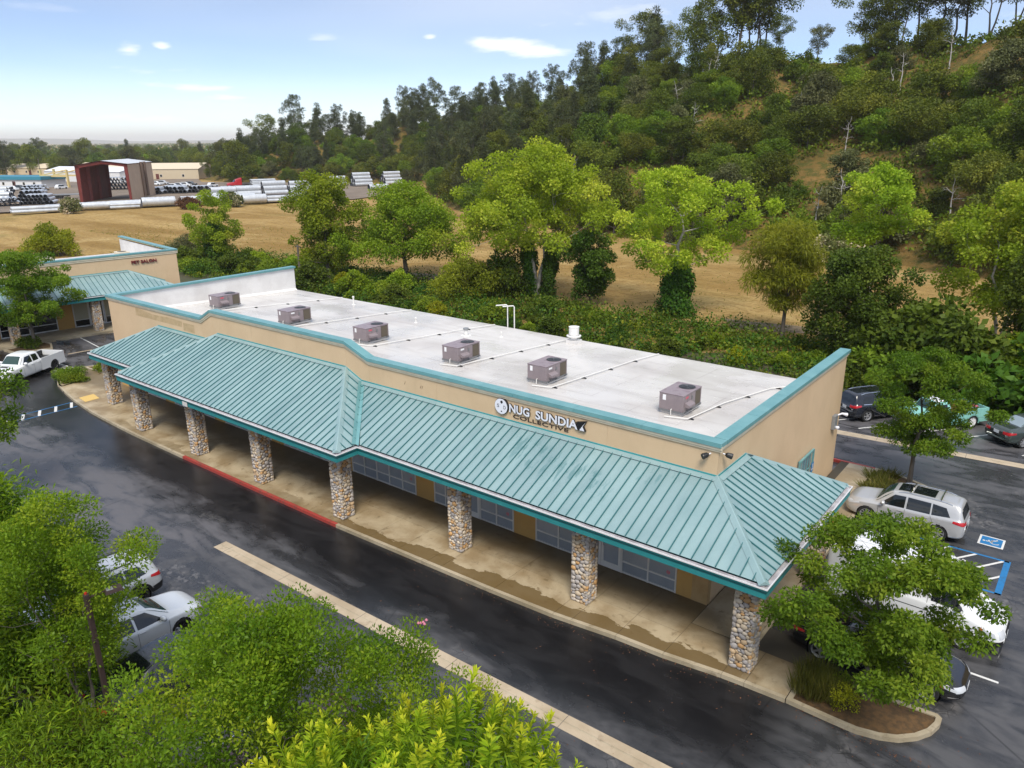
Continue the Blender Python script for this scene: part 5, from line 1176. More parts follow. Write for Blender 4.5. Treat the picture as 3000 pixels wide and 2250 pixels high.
def build_cars():
    # silver SUV nosed up to the end walk
    c = Car('silver_suv', 'silver SUV with twin sunroof and roof bars, nosed to the shop end walk', 4.12, 11.22, math.pi, paint('silver_paint', (.47,.47,.475), .25, .35), SUV, (-1.38,1.40), .37)
    suv_kit(c); c.wheels(MAT['rim'], 10); c.arches(c.bm, .05)
    for x in (-.16,-1.30): m = MB(); m.tube([(x,-.60,1.74),(x,-.3,1.785),(x,.3,1.785),(x,.60,1.74)], .028, 6); m.build('cross_bar', MAT['chrome'], c.t)
    # white van
    V = [(-2.80,.50,1.2,1.5,.86,.74),(-2.76,.42,1.35,2.15,.97,.86),(-2.60,.36,1.4,2.42,1.02,.88),(-1.5,.33,1.4,2.50,1.03,.88),(0,.32,1.38,2.51,1.03,.88),(.85,.32,1.34,2.46,1.03,.86),(1.22,.32,1.30,2.20,1.03,.82),(1.72,.32,1.24,1.56,1.02,.80),(1.98,.32,1.17,1.30,1.01,.76),(2.40,.34,1.02,1.14,.97,.70),(2.64,.38,.90,1.02,.90,.62),(2.76,.44,.78,.88,.78,.52),(2.81,.50,.70,.78,.64,.42)]
    c = Car('white_van', 'white cargo van with pale hood partly hidden by the leafy street tree', 5.88, 3.92, 0, paint('white_van_paint', (.74,.745,.75), .28), V, (-1.75,1.72), .36)
    c.top('windscreen', MAT['glassgreen'], [(1.80,-.82),(1.80,.82),(1.10,.72),(1.10,-.72)], .008); c.side('side_window', MAT['glass'], [(.62,1.42),(1.58,1.36),(1.08,2.06),(.62,2.12)]); c.line([(.52,.45),(.52,2.2)]); c.line([(-.75,.45),(-.75,2.3)]); c.line([(1.62,.75),(1.62,1.3)]); c.line([(.5,1.05),(-2.6,1.08)], w=.03)
    c.side('bumper', MAT['black'], [(2.10,.40),(2.78,.44),(2.78,.66),(2.20,.62)], .012); c.front('bumper', MAT['black'], -.80, .80, .40, .64, .014); c.side('sill_trim', MAT['black'], [(-1.25,.40),(1.2,.40),(1.2,.55),(-1.25,.55)], .010, 12, 2)
    c.side('headlamp', MAT['headlamp'], [(2.16,.86),(2.60,.72),(2.52,.92),(2.20,1.00)], .012); c.side('marker_lamp', MAT['amber'], [(2.08,.90),(2.17,.86),(2.20,1.0),(2.12,1.04)], .014, 4, 3); c.front('headlamp', MAT['headlamp'], .52, .86, .72, .96, both=True); c.front('grille', MAT['black'], -.46, .46, .70, .86)
    c.top('hood_scoop', MAT['black'], [(2.15,-.52),(2.40,-.50),(2.40,-.34),(2.15,-.36)], .012, 4, 3); c.top('hood_scoop', MAT['black'], [(2.15,.36),(2.40,.34),(2.40,.50),(2.15,.52)], .012, 4, 3)
    c.rear('tail_lamp', MAT['redlamp'], .78, .94, .8, 1.5, both=True); c.rear('rear_window', MAT['glass'], .08, .70, 1.45, 2.0, both=True); c.mirrors(1.45, 1.42, MAT['black']); c.handles([.75], 1.2, MAT['black']); c.plate(1, .55)
    for k in range(5): c.top('roof_rib', c.bm, [(-2.4,-.62+k*.30),(.5,-.62+k*.30),(.5,-.58+k*.30),(-2.4,-.58+k*.30)], .022, 10, 1)
    c.wheels(MAT['steel'], 5, spw=.09); c.arches(c.bm, .05)
    # black sedan backed in beside the planting island
    K = 1.035
    c = Car('black_sedan', 'glossy black sedan with five-spoke wheels backed in beside the corner planting island', 5.62, .42, 0, paint('black_car_paint', (.010,.010,.012), .16), sedan_scaled(K, 1.0), (-1.56,1.52), .375)
    sedan_kit(c, K); c.wheels(MAT['rim'], 5, spw=.05, width=.25); c.arches(c.bm, .04); c.front('bumper_trim', MAT['chrome'], -.66, .66, .36, .40, .02); c.side('bumper_trim', MAT['chrome'], [(2.10,.40),(2.36,.42),(2.36,.455),(2.10,.44)], .012, 6, 1); c.side('marker_lamp', MAT['amber'], [(1.86,.69),(1.98,.67),(1.96,.73),(1.88,.755)], .014, 4, 2)
    c.side('window_trim', MAT['chrome'], [(-1.3*K,.955),(.95*K,.915),(.95*K,.935),(-1.3*K,.98)], .010, 14, 1); c.plate(1, .5)
    # rear lot
    c = Car('black_suv', 'shiny black SUV parked at an angle behind the far corner of the tan wall', -.42, 25.05, R(53), paint('black_suv_paint', (.010,.012,.018), .18), SUV, (-1.36,1.36), .36)
    suv_kit(c, MAT['glass'], True, rails=MAT['chrome']); c.wheels(MAT['rim'], 5, spw=.06); c.arches(MAT['black'], .07); c.side('window_trim', MAT['chrome'], [(-1.7,1.07),(.95,1.0),(.95,1.025),(-1.7,1.10)], .010, 14, 1); c.rear('bumper_trim', MAT['steel'], -.60, .60, .62, .70, .012)
    c = Car('grey_green_sedan', 'dark grey-green sedan seen from behind at the right edge of the rear lot', 7.36, 25.85, R(53), paint('grey_green_paint', (.045,.06,.055), .22, .3), SEDAN, (-1.42,1.40), .345)
    sedan_kit(c, rearglass=MAT['glasspale']); c.wheels(MAT['rim'], 8, spw=.05); c.arches(c.bm, .04)
    # lower-left row under the street trees
    c = Car('pale_suv', 'silver SUV with dark wheel arches half hidden under the left tree', -17.2, -13.72, R(-90), paint('pale_silver_paint', (.55,.56,.57), .26, .25), SUV, (-1.38,1.38), .37)
    suv_kit(c, roof_glass=False, rails=MAT['black']); c.wheels(MAT['rimblack'], 8, spw=.05); c.arches(MAT['black'], .11); c.rear('bumper', MAT['black'], -.80, .80, .40, .64, .014); c.side('bumper', MAT['black'], [(-2.28,.40),(-1.86,.36),(-1.88,.60),(-2.26,.66)], .012)
    c = Car('white_sedan', 'white sedan with silver flanks parked between the lamp post and the pink-flowered tree', -14.35, -13.70, R(90), paint('white_car_paint', (.66,.675,.69), .25, .1), sedan_scaled(.975), (-1.30,1.37), .335)
    sedan_kit(c, .975); c.wheels(MAT['rimblack'], 8); c.arches(c.bm, .04); c.side('marker_lamp', MAT['amber'], [(2.06,.66),(2.18,.62),(2.17,.68),(2.07,.71)], .014, 4, 2)
    c = Car('charcoal_sedan', 'dark charcoal sedan almost hidden under the pink-flowered tree, next to the white sedan', -11.45, -13.75, R(90), paint('charcoal_paint', (.03,.032,.036), .22, .2), SEDAN, (-1.42,1.40), .34)
    sedan_kit(c); c.wheels(MAT['rim'], 8); c.arches(c.bm, .04)
    c = Car('maroon_suv', 'dark maroon SUV deep in shade beneath the pink-flowered tree', -5.6, -13.8, R(90), paint('maroon_paint', (.07,.012,.014), .22, .2), SUV, (-1.38,1.38), .36)
    suv_kit(c); c.wheels(MAT['rim'], 8); c.arches(c.bm, .04)
    # white pickup on the left
    P = [(-.55,.40,1.12,1.30,.90,.70),(-.53,.34,1.20,1.72,.945,.68),(-.40,.30,1.19,1.80,.95,.68),(.2,.28,1.17,1.84,.955,.68),(.72,.28,1.15,1.80,.955,.665),(1.06,.28,1.13,1.55,.955,.65),(1.40,.28,1.12,1.22,.955,.76),(1.75,.30,1.10,1.20,.955,.78),(2.35,.32,1.06,1.14,.95,.76),(2.68,.36,.96,1.06,.90,.66),(2.83,.42,.80,.92,.80,.54),(2.88,.50,.70,.80,.66,.44)]
    def bed(c, x0, x1, zb, zt, w, mat, inner, rim=.07, tail=True):
        m = MB(); z0 = .36
        for sg in (1, -1):
            a, b = sorted((sg*(w-rim), sg*w)); xs = np.linspace(x0, x1, 26); ax = c.ax[0]
            for xa, xb in zip(xs[:-1], xs[1:]):
                def low(x): d = c.wr*1.16**2-(x-ax)**2/(c.wr*1.0); q = (c.wr*1.16)**2-(x-ax)**2; return max(z0, c.wr+math.sqrt(q)) if q > 0 else z0
                la, lb = low(xa), low(xb); m.hexa([(xa,a,la),(xb,a,lb),(xb,b,lb),(xa,b,la)], [(xa,a,zt),(xb,a,zt),(xb,b,zt),(xa,b,zt)])
        m.build('bed_side', mat, c.t)
        m = MB(); m.box(x0+.02,-w+rim,zb-.05,x1,w-rim,zb); m.box(x1-.05,-w+rim,zb,x1,w-rim,zt-.02)
        for sg in (1, -1):
            a, b = sorted((sg*(w-rim-.02), sg*(w-rim-.004))); m.box(x0+.05,a,zb,x1-.05,b,zt-.03); m.box(c.ax[0]-.42,min(sg*.52,sg*(w-rim-.02)),zb,c.ax[0]+.42,max(sg*.52,sg*(w-rim-.02)),zb+.22)
        m.build('bed_liner', inner, c.t)
        m = MB(); m.box(x0-.04,-w+.03,.55,x0+.02,w-.03,zt-.01); m.build('tailgate', mat, c.t, bevel=.015); m = MB(); m.box(x0-.16,-w+.02,.40,x0-.04,w-.02,.58); m.build('rear_bumper', MAT['chrome'] if inner is MAT['rust'] else mat, c.t, bevel=.03)
    wp = paint('white_truck_paint', (.72,.725,.73), .28)
    c = Car('white_pickup', 'white crew cab pickup with black bed standing at the left edge of the lot', -51.15, -3.05, R(-61), wp, P, (-1.72,1.80), .39)
    bed(c, -2.80, -.50, .82, 1.22, .95, wp, MAT['black'])
    c.top('windscreen', MAT['glassgreen'], [(1.32,-.80),(1.32,.80),(.86,.66),(.86,-.66)]); c.side('side_window', MAT['glass'], [(.24,1.21),(1.10,1.17),(.72,1.64),(.24,1.68)]); c.side('side_window', MAT['glass'], [(-.36,1.23),(.15,1.21),(.15,1.68),(-.34,1.66)]); c.rear('rear_window', MAT['glass'], -.58, .58, 1.28, 1.62)
    c.line([(1.16,.5),(1.2,1.12)]); c.line([(.2,.4),(.2,1.18)]); c.line([(-.42,.45),(-.42,1.2)]); c.handles([.34,-.26], 1.06, wp); c.mirrors(1.0, 1.2, wp); c.front('headlamp', MAT['headlamp'], .52, .86, .82, .98, both=True); c.side('headlamp', MAT['black'], [(2.40,.90),(2.80,.80),(2.76,.92),(2.42,1.02)], .010); c.front('grille', MAT['black'], -.50, .50, .62, .94); c.plate(1, .52)
    c.top('hood_scoop', MAT['black'], [(1.7,-.3),(1.95,-.3),(1.95,.3),(1.7,.3)], .010, 4, 4); m = MB()
    for sg in (1,-1): m.box(-2.845,min(sg*.82,sg*.93),.86,-2.80,max(sg*.82,sg*.93),1.16)
    m.build('tail_lamp', MAT['redlamp'], c.t); c.wheels(MAT['rimblack'], 6, width=.27, spw=.06); c.arches(wp, .07)
    # teal vintage pickup in the rear lot
    tp = M('faded_teal_paint', (.26,.56,.49), .38, (.20,.46,.41), 2.2, coat=.3)
    Q = [(.10,.46,1.02,1.15,.86,.66),(.12,.42,1.08,1.58,.90,.66),(.28,.40,1.08,1.70,.91,.66),(.80,.40,1.06,1.72,.91,.655),(1.06,.40,1.05,1.60,.91,.64),(1.34,.40,1.04,1.16,.91,.74),(1.7,.40,1.03,1.10,.915,.80),(2.30,.42,1.02,1.08,.92,.82),(2.48,.44,.98,1.04,.90,.78),(2.54,.48,.86,.96,.86,.70)]
    c = Car('teal_pickup', 'vintage teal pickup with rusty open bed in the rear lot, nose toward the lane', 2.95, 25.35, R(233), tp, Q, (-1.42,1.72), .37)
    bed(c, -2.45, .12, .84, 1.16, .91, tp, MAT['rust'], .09)
    c.top('windscreen', MAT['glassgreen'], [(1.28,-.78),(1.28,.78),(.98,.64),(.98,-.64)]); c.side('side_window', MAT['glass'], [(.34,1.12),(1.14,1.10),(.98,1.54),(.36,1.57)]); c.rear('rear_window', MAT['glass'], -.56, .56, 1.2, 1.5); c.top('roof_paint', MAT['label'], [(.30,-.56),(.92,-.56),(.92,.56),(.30,.56)], .008, 6, 6)
    c.line([(1.22,.55),(1.22,1.04)]); c.line([(.22,.5),(.22,1.08)]); c.side('body_stripe', MAT['label'], [(.2,.80),(2.3,.80),(2.3,.84),(.2,.84)], .008, 10, 1); c.front('grille', MAT['chrome'], -.74, .74, .62, .86, .02); m = MB(); m.box(2.52,-.94,.42,2.64,.94,.58); m.build('front_bumper', MAT['chrome'], c.t, bevel=.03)
    for sg in (1,-1): m = MB(); m.lathe([(0,2.60),(.10,2.585),(.12,2.54)],14,c=(0,sg*.62,.76),axis='x'); m.build('headlamp', MAT['headlamp'], c.t)
    m = MB()
    for sg in (1,-1): m.box(-2.50,min(sg*.78,sg*.90),.74,-2.44,max(sg*.78,sg*.90),.92)
    m.build('tail_lamp', MAT['redlamp'], c.t)
    m = MB(); m.box(-2.4,-.815,.86,.05,-.79,1.13); m.build('bed_panel', MAT['creamp'], c.t); c.mirrors(1.05, 1.12, MAT['chrome']); c.handles([.36], .98, MAT['chrome']); c.wheels(MAT['label'], 8, width=.22, spw=.10); c.arches(tp, .05)
    b = thing('plastic_crate', 'clear plastic tub with red lid standing in the teal pickup bed', 'crate'); M4 = Matrix.Translation((2.95,25.35,ZA)) @ Matrix.Rotation(R(233), 4, 'Z') @ Matrix.Translation((-1.75,.32,.845)); b.matrix_world = M4
    m = MB(); m.box(-.36,-.26,0,.36,.26,.30); m.build('tub', MAT['glasspale'], b, bevel=.02); m = MB(); m.box(-.30,-.20,.30,.30,.20,.33); m.build('lid', MAT['redlabel'], b)
build_cars()
# ---------------------------------------------------------------- vegetation
LM = dict(
    cotton=leaf_mat('cottonwood_leaf', (.105,.180,.018), (.190,.295,.030), (.34,.41,.070), boost=1.38), sycamore=leaf_mat('broad_leaf', (.085,.155,.014), (.160,.255,.024), (.29,.36,.050), boost=1.34),
    maple=leaf_mat('maple_leaf', (.055,.130,.012), (.115,.220,.018), (.23,.33,.035), boost=1.05), myrtle=leaf_mat('small_glossy_leaf', (.075,.165,.012), (.155,.280,.018), (.30,.40,.030), rough=.4, boost=1.02),
    longleaf=leaf_mat('narrow_leaf', (.055,.130,.010), (.130,.245,.014), (.25,.36,.022), boost=1.08), shoot=leaf_mat('young_shoot_leaf', (.12,.25,.014), (.25,.40,.020), (.50,.58,.045), .4, boost=1.1),
    oak=leaf_mat('oak_leaf', (.040,.068,.009), (.090,.128,.015), (.165,.200,.028), .2), olive=leaf_mat('grey_green_leaf', (.055,.075,.032), (.092,.115,.050), (.145,.165,.078), .2),
    bright=leaf_mat('bright_shrub_leaf', (.070,.140,.012), (.130,.220,.018), (.22,.31,.03), .3), pine=leaf_mat('grey_pine_needle', (.036,.056,.024), (.064,.090,.042), (.110,.138,.068), .15),
    dark=leaf_mat('dark_evergreen_leaf', (.036,.072,.009), (.072,.122,.014), (.135,.19,.026), .25), ivy=leaf_mat('ivy_leaf', (.026,.080,.010), (.050,.125,.014), (.095,.19,.025), .25),
    willow=leaf_mat('willow_leaf', (.090,.125,.016), (.150,.190,.024), (.235,.265,.040), boost=1.4), yellow=leaf_mat('yellow_green_leaf', (.130,.170,.014), (.220,.260,.020), (.34,.36,.035), boost=1.35),
    grass=leaf_mat('grass_blade', (.070,.090,.020), (.110,.135,.028), (.22,.20,.07), .2), flower=leaf_mat('oleander_leaf_and_bloom', (.060,.095,.03), (.12,.16,.05), (.75,.72,.62), .2), brown=leaf_mat('dead_brush', (.07,.035,.02), (.13,.065,.035), (.20,.11,.06), .1))
def unit(v): return v/np.maximum(np.linalg.norm(v, axis=-1, keepdims=True), 1e-9)
def leaf_quads(C, D, N_, L, Wd, fold=.12):
    """rhombic leaves: base C, axis D, face normal N_"""
    S = unit(np.cross(D, N_)); L = L[:, None]; Wd = Wd[:, None]; N_ = unit(np.cross(S, D))
    m = C+D*L*.45+N_*Wd*fold; V = np.stack([C, m+S*Wd/2, C+D*L-N_*Wd*fold, m-S*Wd/2], 1).reshape(-1, 3)
    F = np.arange(len(V)).reshape(-1, 4); return V, F
def crown_leaves(cl, n, leaf, aspect, r, droop=.15, flat=.8, up=.55, spread=.9, cvar=.16):
    """cl: clump array (x,y,z,radius); leaves fill the outer part of every clump"""
    w = cl[:, 3]**2; w = w/w.sum(); idx = r.choice(len(cl), n, p=w); c = cl[idx]
    d = unit(r.normal(size=(n, 3))+[0, 0, .25]); rad = c[:, 3:4]*r.rand(n, 1)**.42; P = c[:, :3]+d*rad*[1, 1, flat]
    axis = unit(d*spread+r.normal(size=(n, 3))*.75+[0, 0, -droop*1.6]); nor = unit(d*.5+np.array([0, 0, up])+r.normal(size=(n, 3))*.55)
    L = leaf*r.uniform(.65, 1.3, n); V, F = leaf_quads(P, axis, nor, L, L*aspect*r.uniform(.8, 1.2, n))
    ct = r.normal(0, cvar, len(cl)); t = np.clip(.45+ct[idx]+r.normal(0, .13, n), 0, 1); return V, F, t
PROFILE = dict(round=lambda t: np.sqrt(np.clip(1-(2*t-1)**2, 0, 1))**.85, vase=lambda t: np.clip(.34+.75*np.sin(np.pi*(t*.72+.08)), 0, 1)*np.clip((1.02-t)*6, 0, 1)**.6,
               cone=lambda t: np.clip(1-t, 0, 1)**.75*np.clip(t*7, .35, 1), dome=lambda t: np.clip(1-t**2.3, 0, 1)**.6, column=lambda t: .55+.45*np.sin(np.pi*np.clip(t*.9+.05, 0, 1)), top=lambda t: np.clip(t*1.15+.12, 0, 1)*np.clip((1.05-t)*4, 0, 1)**.6)
def clumps(r, n, R_, cb, H, prof, rc, jitter=.25, ex=1.0, pack=.62):
    f = PROFILE[prof]; out = []; tries = 0; ph = r.rand()*6
    while len(out) < n and tries < n*60:
        tries += 1; t = r.rand(); a = r.rand()*2*math.pi; lob = 1+.22*math.sin(3*a+t*4+ph)+.16*math.sin(5*a-t*7+ph*2); q = f(np.array(t))*lob*(r.rand()**.5)*(1+r.normal(0, jitter*.4)); x, y, z = R_*q*math.cos(a)*ex, R_*q*math.sin(a)/ex, cb+(H-cb)*t; s = rc*r.uniform(.65, 1.3)
        if all((x-o[0])**2+(y-o[1])**2+((z-o[2])*1.25)**2 > (pack*(s+o[3])*.78)**2 for o in out): out.append((x, y, z, s))
    return np.array(out)
def skeleton(r, cl, H, tr, cb, lean=(0, 0), stems=1, sides=6, twigs=True, topf=.75):
    """tapered trunk with limbs that reach the clumps, as vertices and quads"""
    nodes = []; V = []; F = []
    def tube(pts, rad):
        n = sides; b = len(V); up = Vector((0, 0, 1))
        for i, p in enumerate(pts):
            d = (pts[min(i+1, len(pts)-1)]-pts[max(i-1, 0)]).normalized(); a = d.cross(Vector((1, .2, 0)) if abs(d.z) > .9 else up).normalized(); c = d.cross(a)
            for k in range(n): q = 2*math.pi*k/n; V.append(p+(a*math.cos(q)+c*math.sin(q))*rad[i])
        for i in range(len(pts)-1):
            for k in range(n): F.append((b+i*n+k, b+i*n+(k+1) % n, b+(i+1)*n+(k+1) % n, b+(i+1)*n+k))
    for s in range(stems):
        a = 2*math.pi*s/max(stems, 1)+r.rand(); sp = 0 if stems == 1 else R_SP*H; m = 9; pts = []; rad = []
        for i in range(m):
            t = i/(m-1); w = .05*H*t; pts.append(Vector((lean[0]*t*t+math.cos(a)*sp*t+r.normal()*w*.35, lean[1]*t*t+math.sin(a)*sp*t+r.normal()*w*.35, H*topf*t-(.15 if i == 0 else 0))))
            rad.append(tr/math.sqrt(stems)*(1-.86*t)*(1.35 if i == 0 else 1))
        tube(pts, rad)
        for i in range(2 if cb > .15*H else 1, m): nodes.append((pts[i], rad[i]))
    order = np.argsort(cl[:, 0]**2+cl[:, 1]**2)
    for i in order:
        c = Vector(cl[i, :3]); best = None; bc = 1e9
        for p, q in nodes:
            d = c-p; cost = d.length+max(0, p.z-c.z+.25*math.hypot(d.x, d.y))*1.6-q*3
            if cost < bc: bc = cost; best = (p, q)
        p, q = best; L = (c-p).length
        if L < .15: continue
        mid = p.lerp(c, .5)+Vector((r.normal(), r.normal(), r.normal()+.5))*L*.09; rb = min(q*.72, .018+L*.022); rb = max(rb, tr*.05)
        pts = [p, p.lerp(mid, .55), mid, mid.lerp(c, .55)+Vector((0, 0, L*.02)), c]; rad = [rb, rb*.85, rb*.65, rb*.45, max(rb*.2, tr*.02)]; tube(pts, rad)
        nodes += [(pts[2], rad[2]), (pts[3], rad[3]), (c, rad[4])]
        if twigs:
            for k in range(3):
                e = c+Vector(r.normal(size=3)).normalized()*cl[i, 3]*.85; tube([pts[3], pts[3].lerp(e, .5)+Vector((0, 0, .03)), e], [rad[3]*.7, rad[3]*.45, rad[3]*.12])
    return np.array([v[:] for v in V]), np.array(F)
R_SP = .12
def grow(seed, H, R_, cb, prof, ncl, rc, nleaf, leaf, aspect, lm, bark='bark', tr=.16, lean=(0, 0), stems=1, twigs=True, sides=6, topf=.75, ex=1., fit=True, pack=.62, **kw):
    r = np.random.RandomState(seed); cl = clumps(r, ncl, R_-rc*.7, cb+rc*.5, H-rc*.6, prof, rc, ex=ex, pack=pack) if fit else clumps(r, ncl, R_, cb, H, prof, rc, ex=ex)
    cl[:, 0] += lean[0]*(cl[:, 2]/H)**2; cl[:, 1] += lean[1]*(cl[:, 2]/H)**2
    V, F, t = crown_leaves(cl, nleaf, leaf, aspect, r, **kw); cm = np_mesh('crown', V, F, LM[lm], t)
    V, F = skeleton(r, cl, H, tr, cb, lean, stems, sides, twigs, topf); tm = np_mesh('trunk', V, F, MAT[bark], smooth=True); return tm, cm, cl
def plant(name, label, cat, loc, meshes, scale=1., rz=0., group=None, sz=1., trunk=True):
    t = thing(name, label, cat, loc, rz, group); t.scale = (scale, scale, scale*sz)
    if trunk: obj_of('trunk', meshes[0], t)
    tag(obj_of('crown', meshes[1], t), kind='stuff'); return t
def ivy_part(t, seed, path, rad, n, leaf=.16, lm='ivy'):
    r = np.random.RandomState(seed); path = np.array(path, float); u = r.rand(n)**.8*(len(path)-1); i = np.clip(u.astype(int), 0, len(path)-2); p = path[i]+(path[i+1]-path[i])*(u-i)[:, None]
    a = r.rand(n)*2*math.pi; q = rad*(1-.45*u/(len(path)-1))*r.rand(n)**.4*(1+.4*np.sin(u*5+a*2)); d = np.stack([np.cos(a), np.sin(a), r.normal(0, .3, n)], 1); P = p+d*q[:, None]
    V, F = leaf_quads(P, unit(d*.5+[0, 0, -.6]+r.normal(size=(n, 3))*.5), unit(d+[0, 0, .5]+r.normal(size=(n, 3))*.4), leaf*r.uniform(.7, 1.3, n), leaf*.8*r.uniform(.7, 1.3, n))
    tag(obj_of('ivy', np_mesh('ivy', V, F, LM[lm], np.clip(.45+r.normal(0, .22, n), 0, 1)), t), kind='stuff')

_CR, _CF, _CP = np.array(_r), np.array(_f), np.array((9.184, -22.783, 15.944))
def column(x, y, z=0.):
    d = np.array((x, y, z))-_CP; return 1106+1647*float(d@_CR)/float(d@_CF)
def word_at(v, table):
    for lim, w in table:
        if v < lim: return w
    return table[-1][1]
def build_mid_trees():
    G = 'trees along the creek behind the shop'; z = -.5
    m = grow(21, 11.9, 7.7, 2.6, 'dome', 105, 1.25, 41600, 0.24, .8, 'sycamore', tr=.36, topf=.55, ex=1.1); plant('sycamore_tree', 'broad rounded sycamore with forked pale limbs behind the left half of the roof', 'tree', (-58.3,42,z), m, group=G)
    m = grow(22, 12.9, 4.5, 2.2, 'column', 70, 1.05, 28800, 0.23, .8, 'sycamore', tr=.26); plant('cottonwood_tree', 'tall upright cottonwood rising just right of the white end parapet', 'tree', (-65.5,36,z), m, group=G)
    m = grow(23, 10.2, 3.9, 1.5, 'column', 54, .85, 17600, 0.21, .75, 'cotton', tr=.16); t = plant('poplar_tree', 'narrow twin-headed poplar behind the gap between the two shops', 'tree', (-90,36,z), m, group=G); ivy_part(t, 3, [(0,0,0),(0,0,3),(.2,0,5.5)], 1.5, 5000, .3)
    m = grow(24, 16.2, 8.4, 5.4, 'dome', 125, 1.2, 48000, 0.24, .75, 'cotton', 'barkpale', tr=.40, stems=2, topf=.72); t = plant('cottonwood_tree', 'largest pale green cottonwood with two ivy-clad trunks behind the roof', 'tree', (-39.2,43,z), m, group=G)
    ivy_part(t, 4, [(-.9,0,0),(-1.1,.1,3.4),(-1.3,0,6.6)], .95, 6500, .26); ivy_part(t, 5, [(1.0,.2,0),(1.5,.3,3.2),(1.9,.2,6.2)], .85, 5500, .26)
    m = grow(25, 14.4, 6.8, 4.4, 'vase', 72, .95, 22400, 0.23, .75, 'cotton', 'barkpale', tr=.32, lean=(.6,.2)); t = plant('cottonwood_tree', 'sparse pale cottonwood with bare grey limbs above a thick ivy mantle', 'tree', (-23.4,44,z), m, group=G); ivy_part(t, 6, [(0,0,0),(.1,0,2.2),(.3,0,5.0)], 1.7, 11000, .26)
    m = grow(26, 10.2, 3.3, 2.6, 'round', 60, .95, 22000, .42, .16, 'willow', tr=.20, droop=.5, topf=.9); plant('willow_tree', 'feathery yellow-green willow with a dark straight trunk on the dry field edge', 'tree', (-11.8,41,z), m, group=G)
    m = grow(27, 14.2, 4.1, 6.6, 'vase', 46, .85, 16000, 0.22, .8, 'cotton', 'barkpale', tr=.22); plant('cottonwood_tree', 'tall pale cottonwood standing above the dark evergreen near the right end wall', 'tree', (-7.9,52,z), m, group=G)
    m = grow(28, 8.9, 4.0, .3, 'column', 70, 1.0, 38400, 0.21, .7, 'dark', tr=.24, ex=.95); plant('evergreen_tree', 'dense dark evergreen tree rising behind the right end wall of the shop', 'tree', (-4.9,36.6,z), m, group=G)
    m = grow(29, 13.2, 5.2, 3.5, 'round', 72, 1.0, 25600, 0.23, .8, 'cotton', 'barkpale', tr=.28, stems=2); plant('cottonwood_tree', 'yellow-flecked cottonwood with pale leaning stems at the right edge', 'tree', (3.2,46,z), m, group=G)
    m = grow(30, 11.2, 3.2, 1.0, 'column', 36, 1.2, 20800, 0.23, .75, 'dark', tr=.2); plant('evergreen_tree', 'dark leafy tree below the cottonwood at the right edge', 'tree', (6.6,39,z), m, group=G)
    m = grow(31, 7.8, 2.9, .8, 'column', 34, .95, 19200, 0.22, .7, 'ivy', tr=.16); plant('ivy_covered_tree', 'small ivy-smothered tree between the two big cottonwoods', 'tree', (-32.4,43,z), m, group=G)
    m = grow(32, 4.8, 4.4, .2, 'dome', 40, 1.1, 13000, .26, .5, 'willow', tr=.14, stems=3); plant('scrub_tree', 'low yellowish scrub tree in front of the broad sycamore', 'tree', (-44.8,38,z), m, group=G)
    m = grow(33, 5.2, 3.2, .2, 'dome', 32, 1.0, 11000, .26, .6, 'dark', tr=.12, stems=3); plant('scrub_tree', 'dark low scrub tree left of the ivy-clad twin trunks', 'tree', (-41.8,40.5,z), m, group=G)
    m = grow(34, 4.6, 4.3, .1, 'dome', 30, 1.2, 10000, .34, .5, 'yellow', tr=.12, stems=3); plant('yellow_shrub', 'bright yellow-green bush on the dry field behind the far shop', 'shrub', (-118.9,26,z), m)
    m = grow(35, 3.4, 2.6, .1, 'dome', 18, .9, 5000, .28, .3, 'olive', tr=.08, stems=3); plant('grey_shrub', 'grey-green willow bush beside the far shop end wall', 'shrub', (-100,37,z), m)
    # understorey along the creek: five meshes, many shrubs
    S = [grow(40+i, h, R_, .05, 'dome', 16, R_*.34, 4200, lf, .65, lm, tr=.07, stems=3, twigs=False) for i, (h, R_, lf, lm) in enumerate([(2.6,2.3,.24,'bright'),(3.2,2.4,.26,'dark'),(2.0,2.2,.24,'ivy'),(3.6,2.2,.26,'sycamore'),(2.4,1.9,.24,'yellow')])]
    KIND = ['bright green creek shrub', 'dark green creek shrub', 'ivy covered creek shrub', 'leafy green creek shrub', 'yellowish creek shrub']
    r = np.random.RandomState(9); n = 0
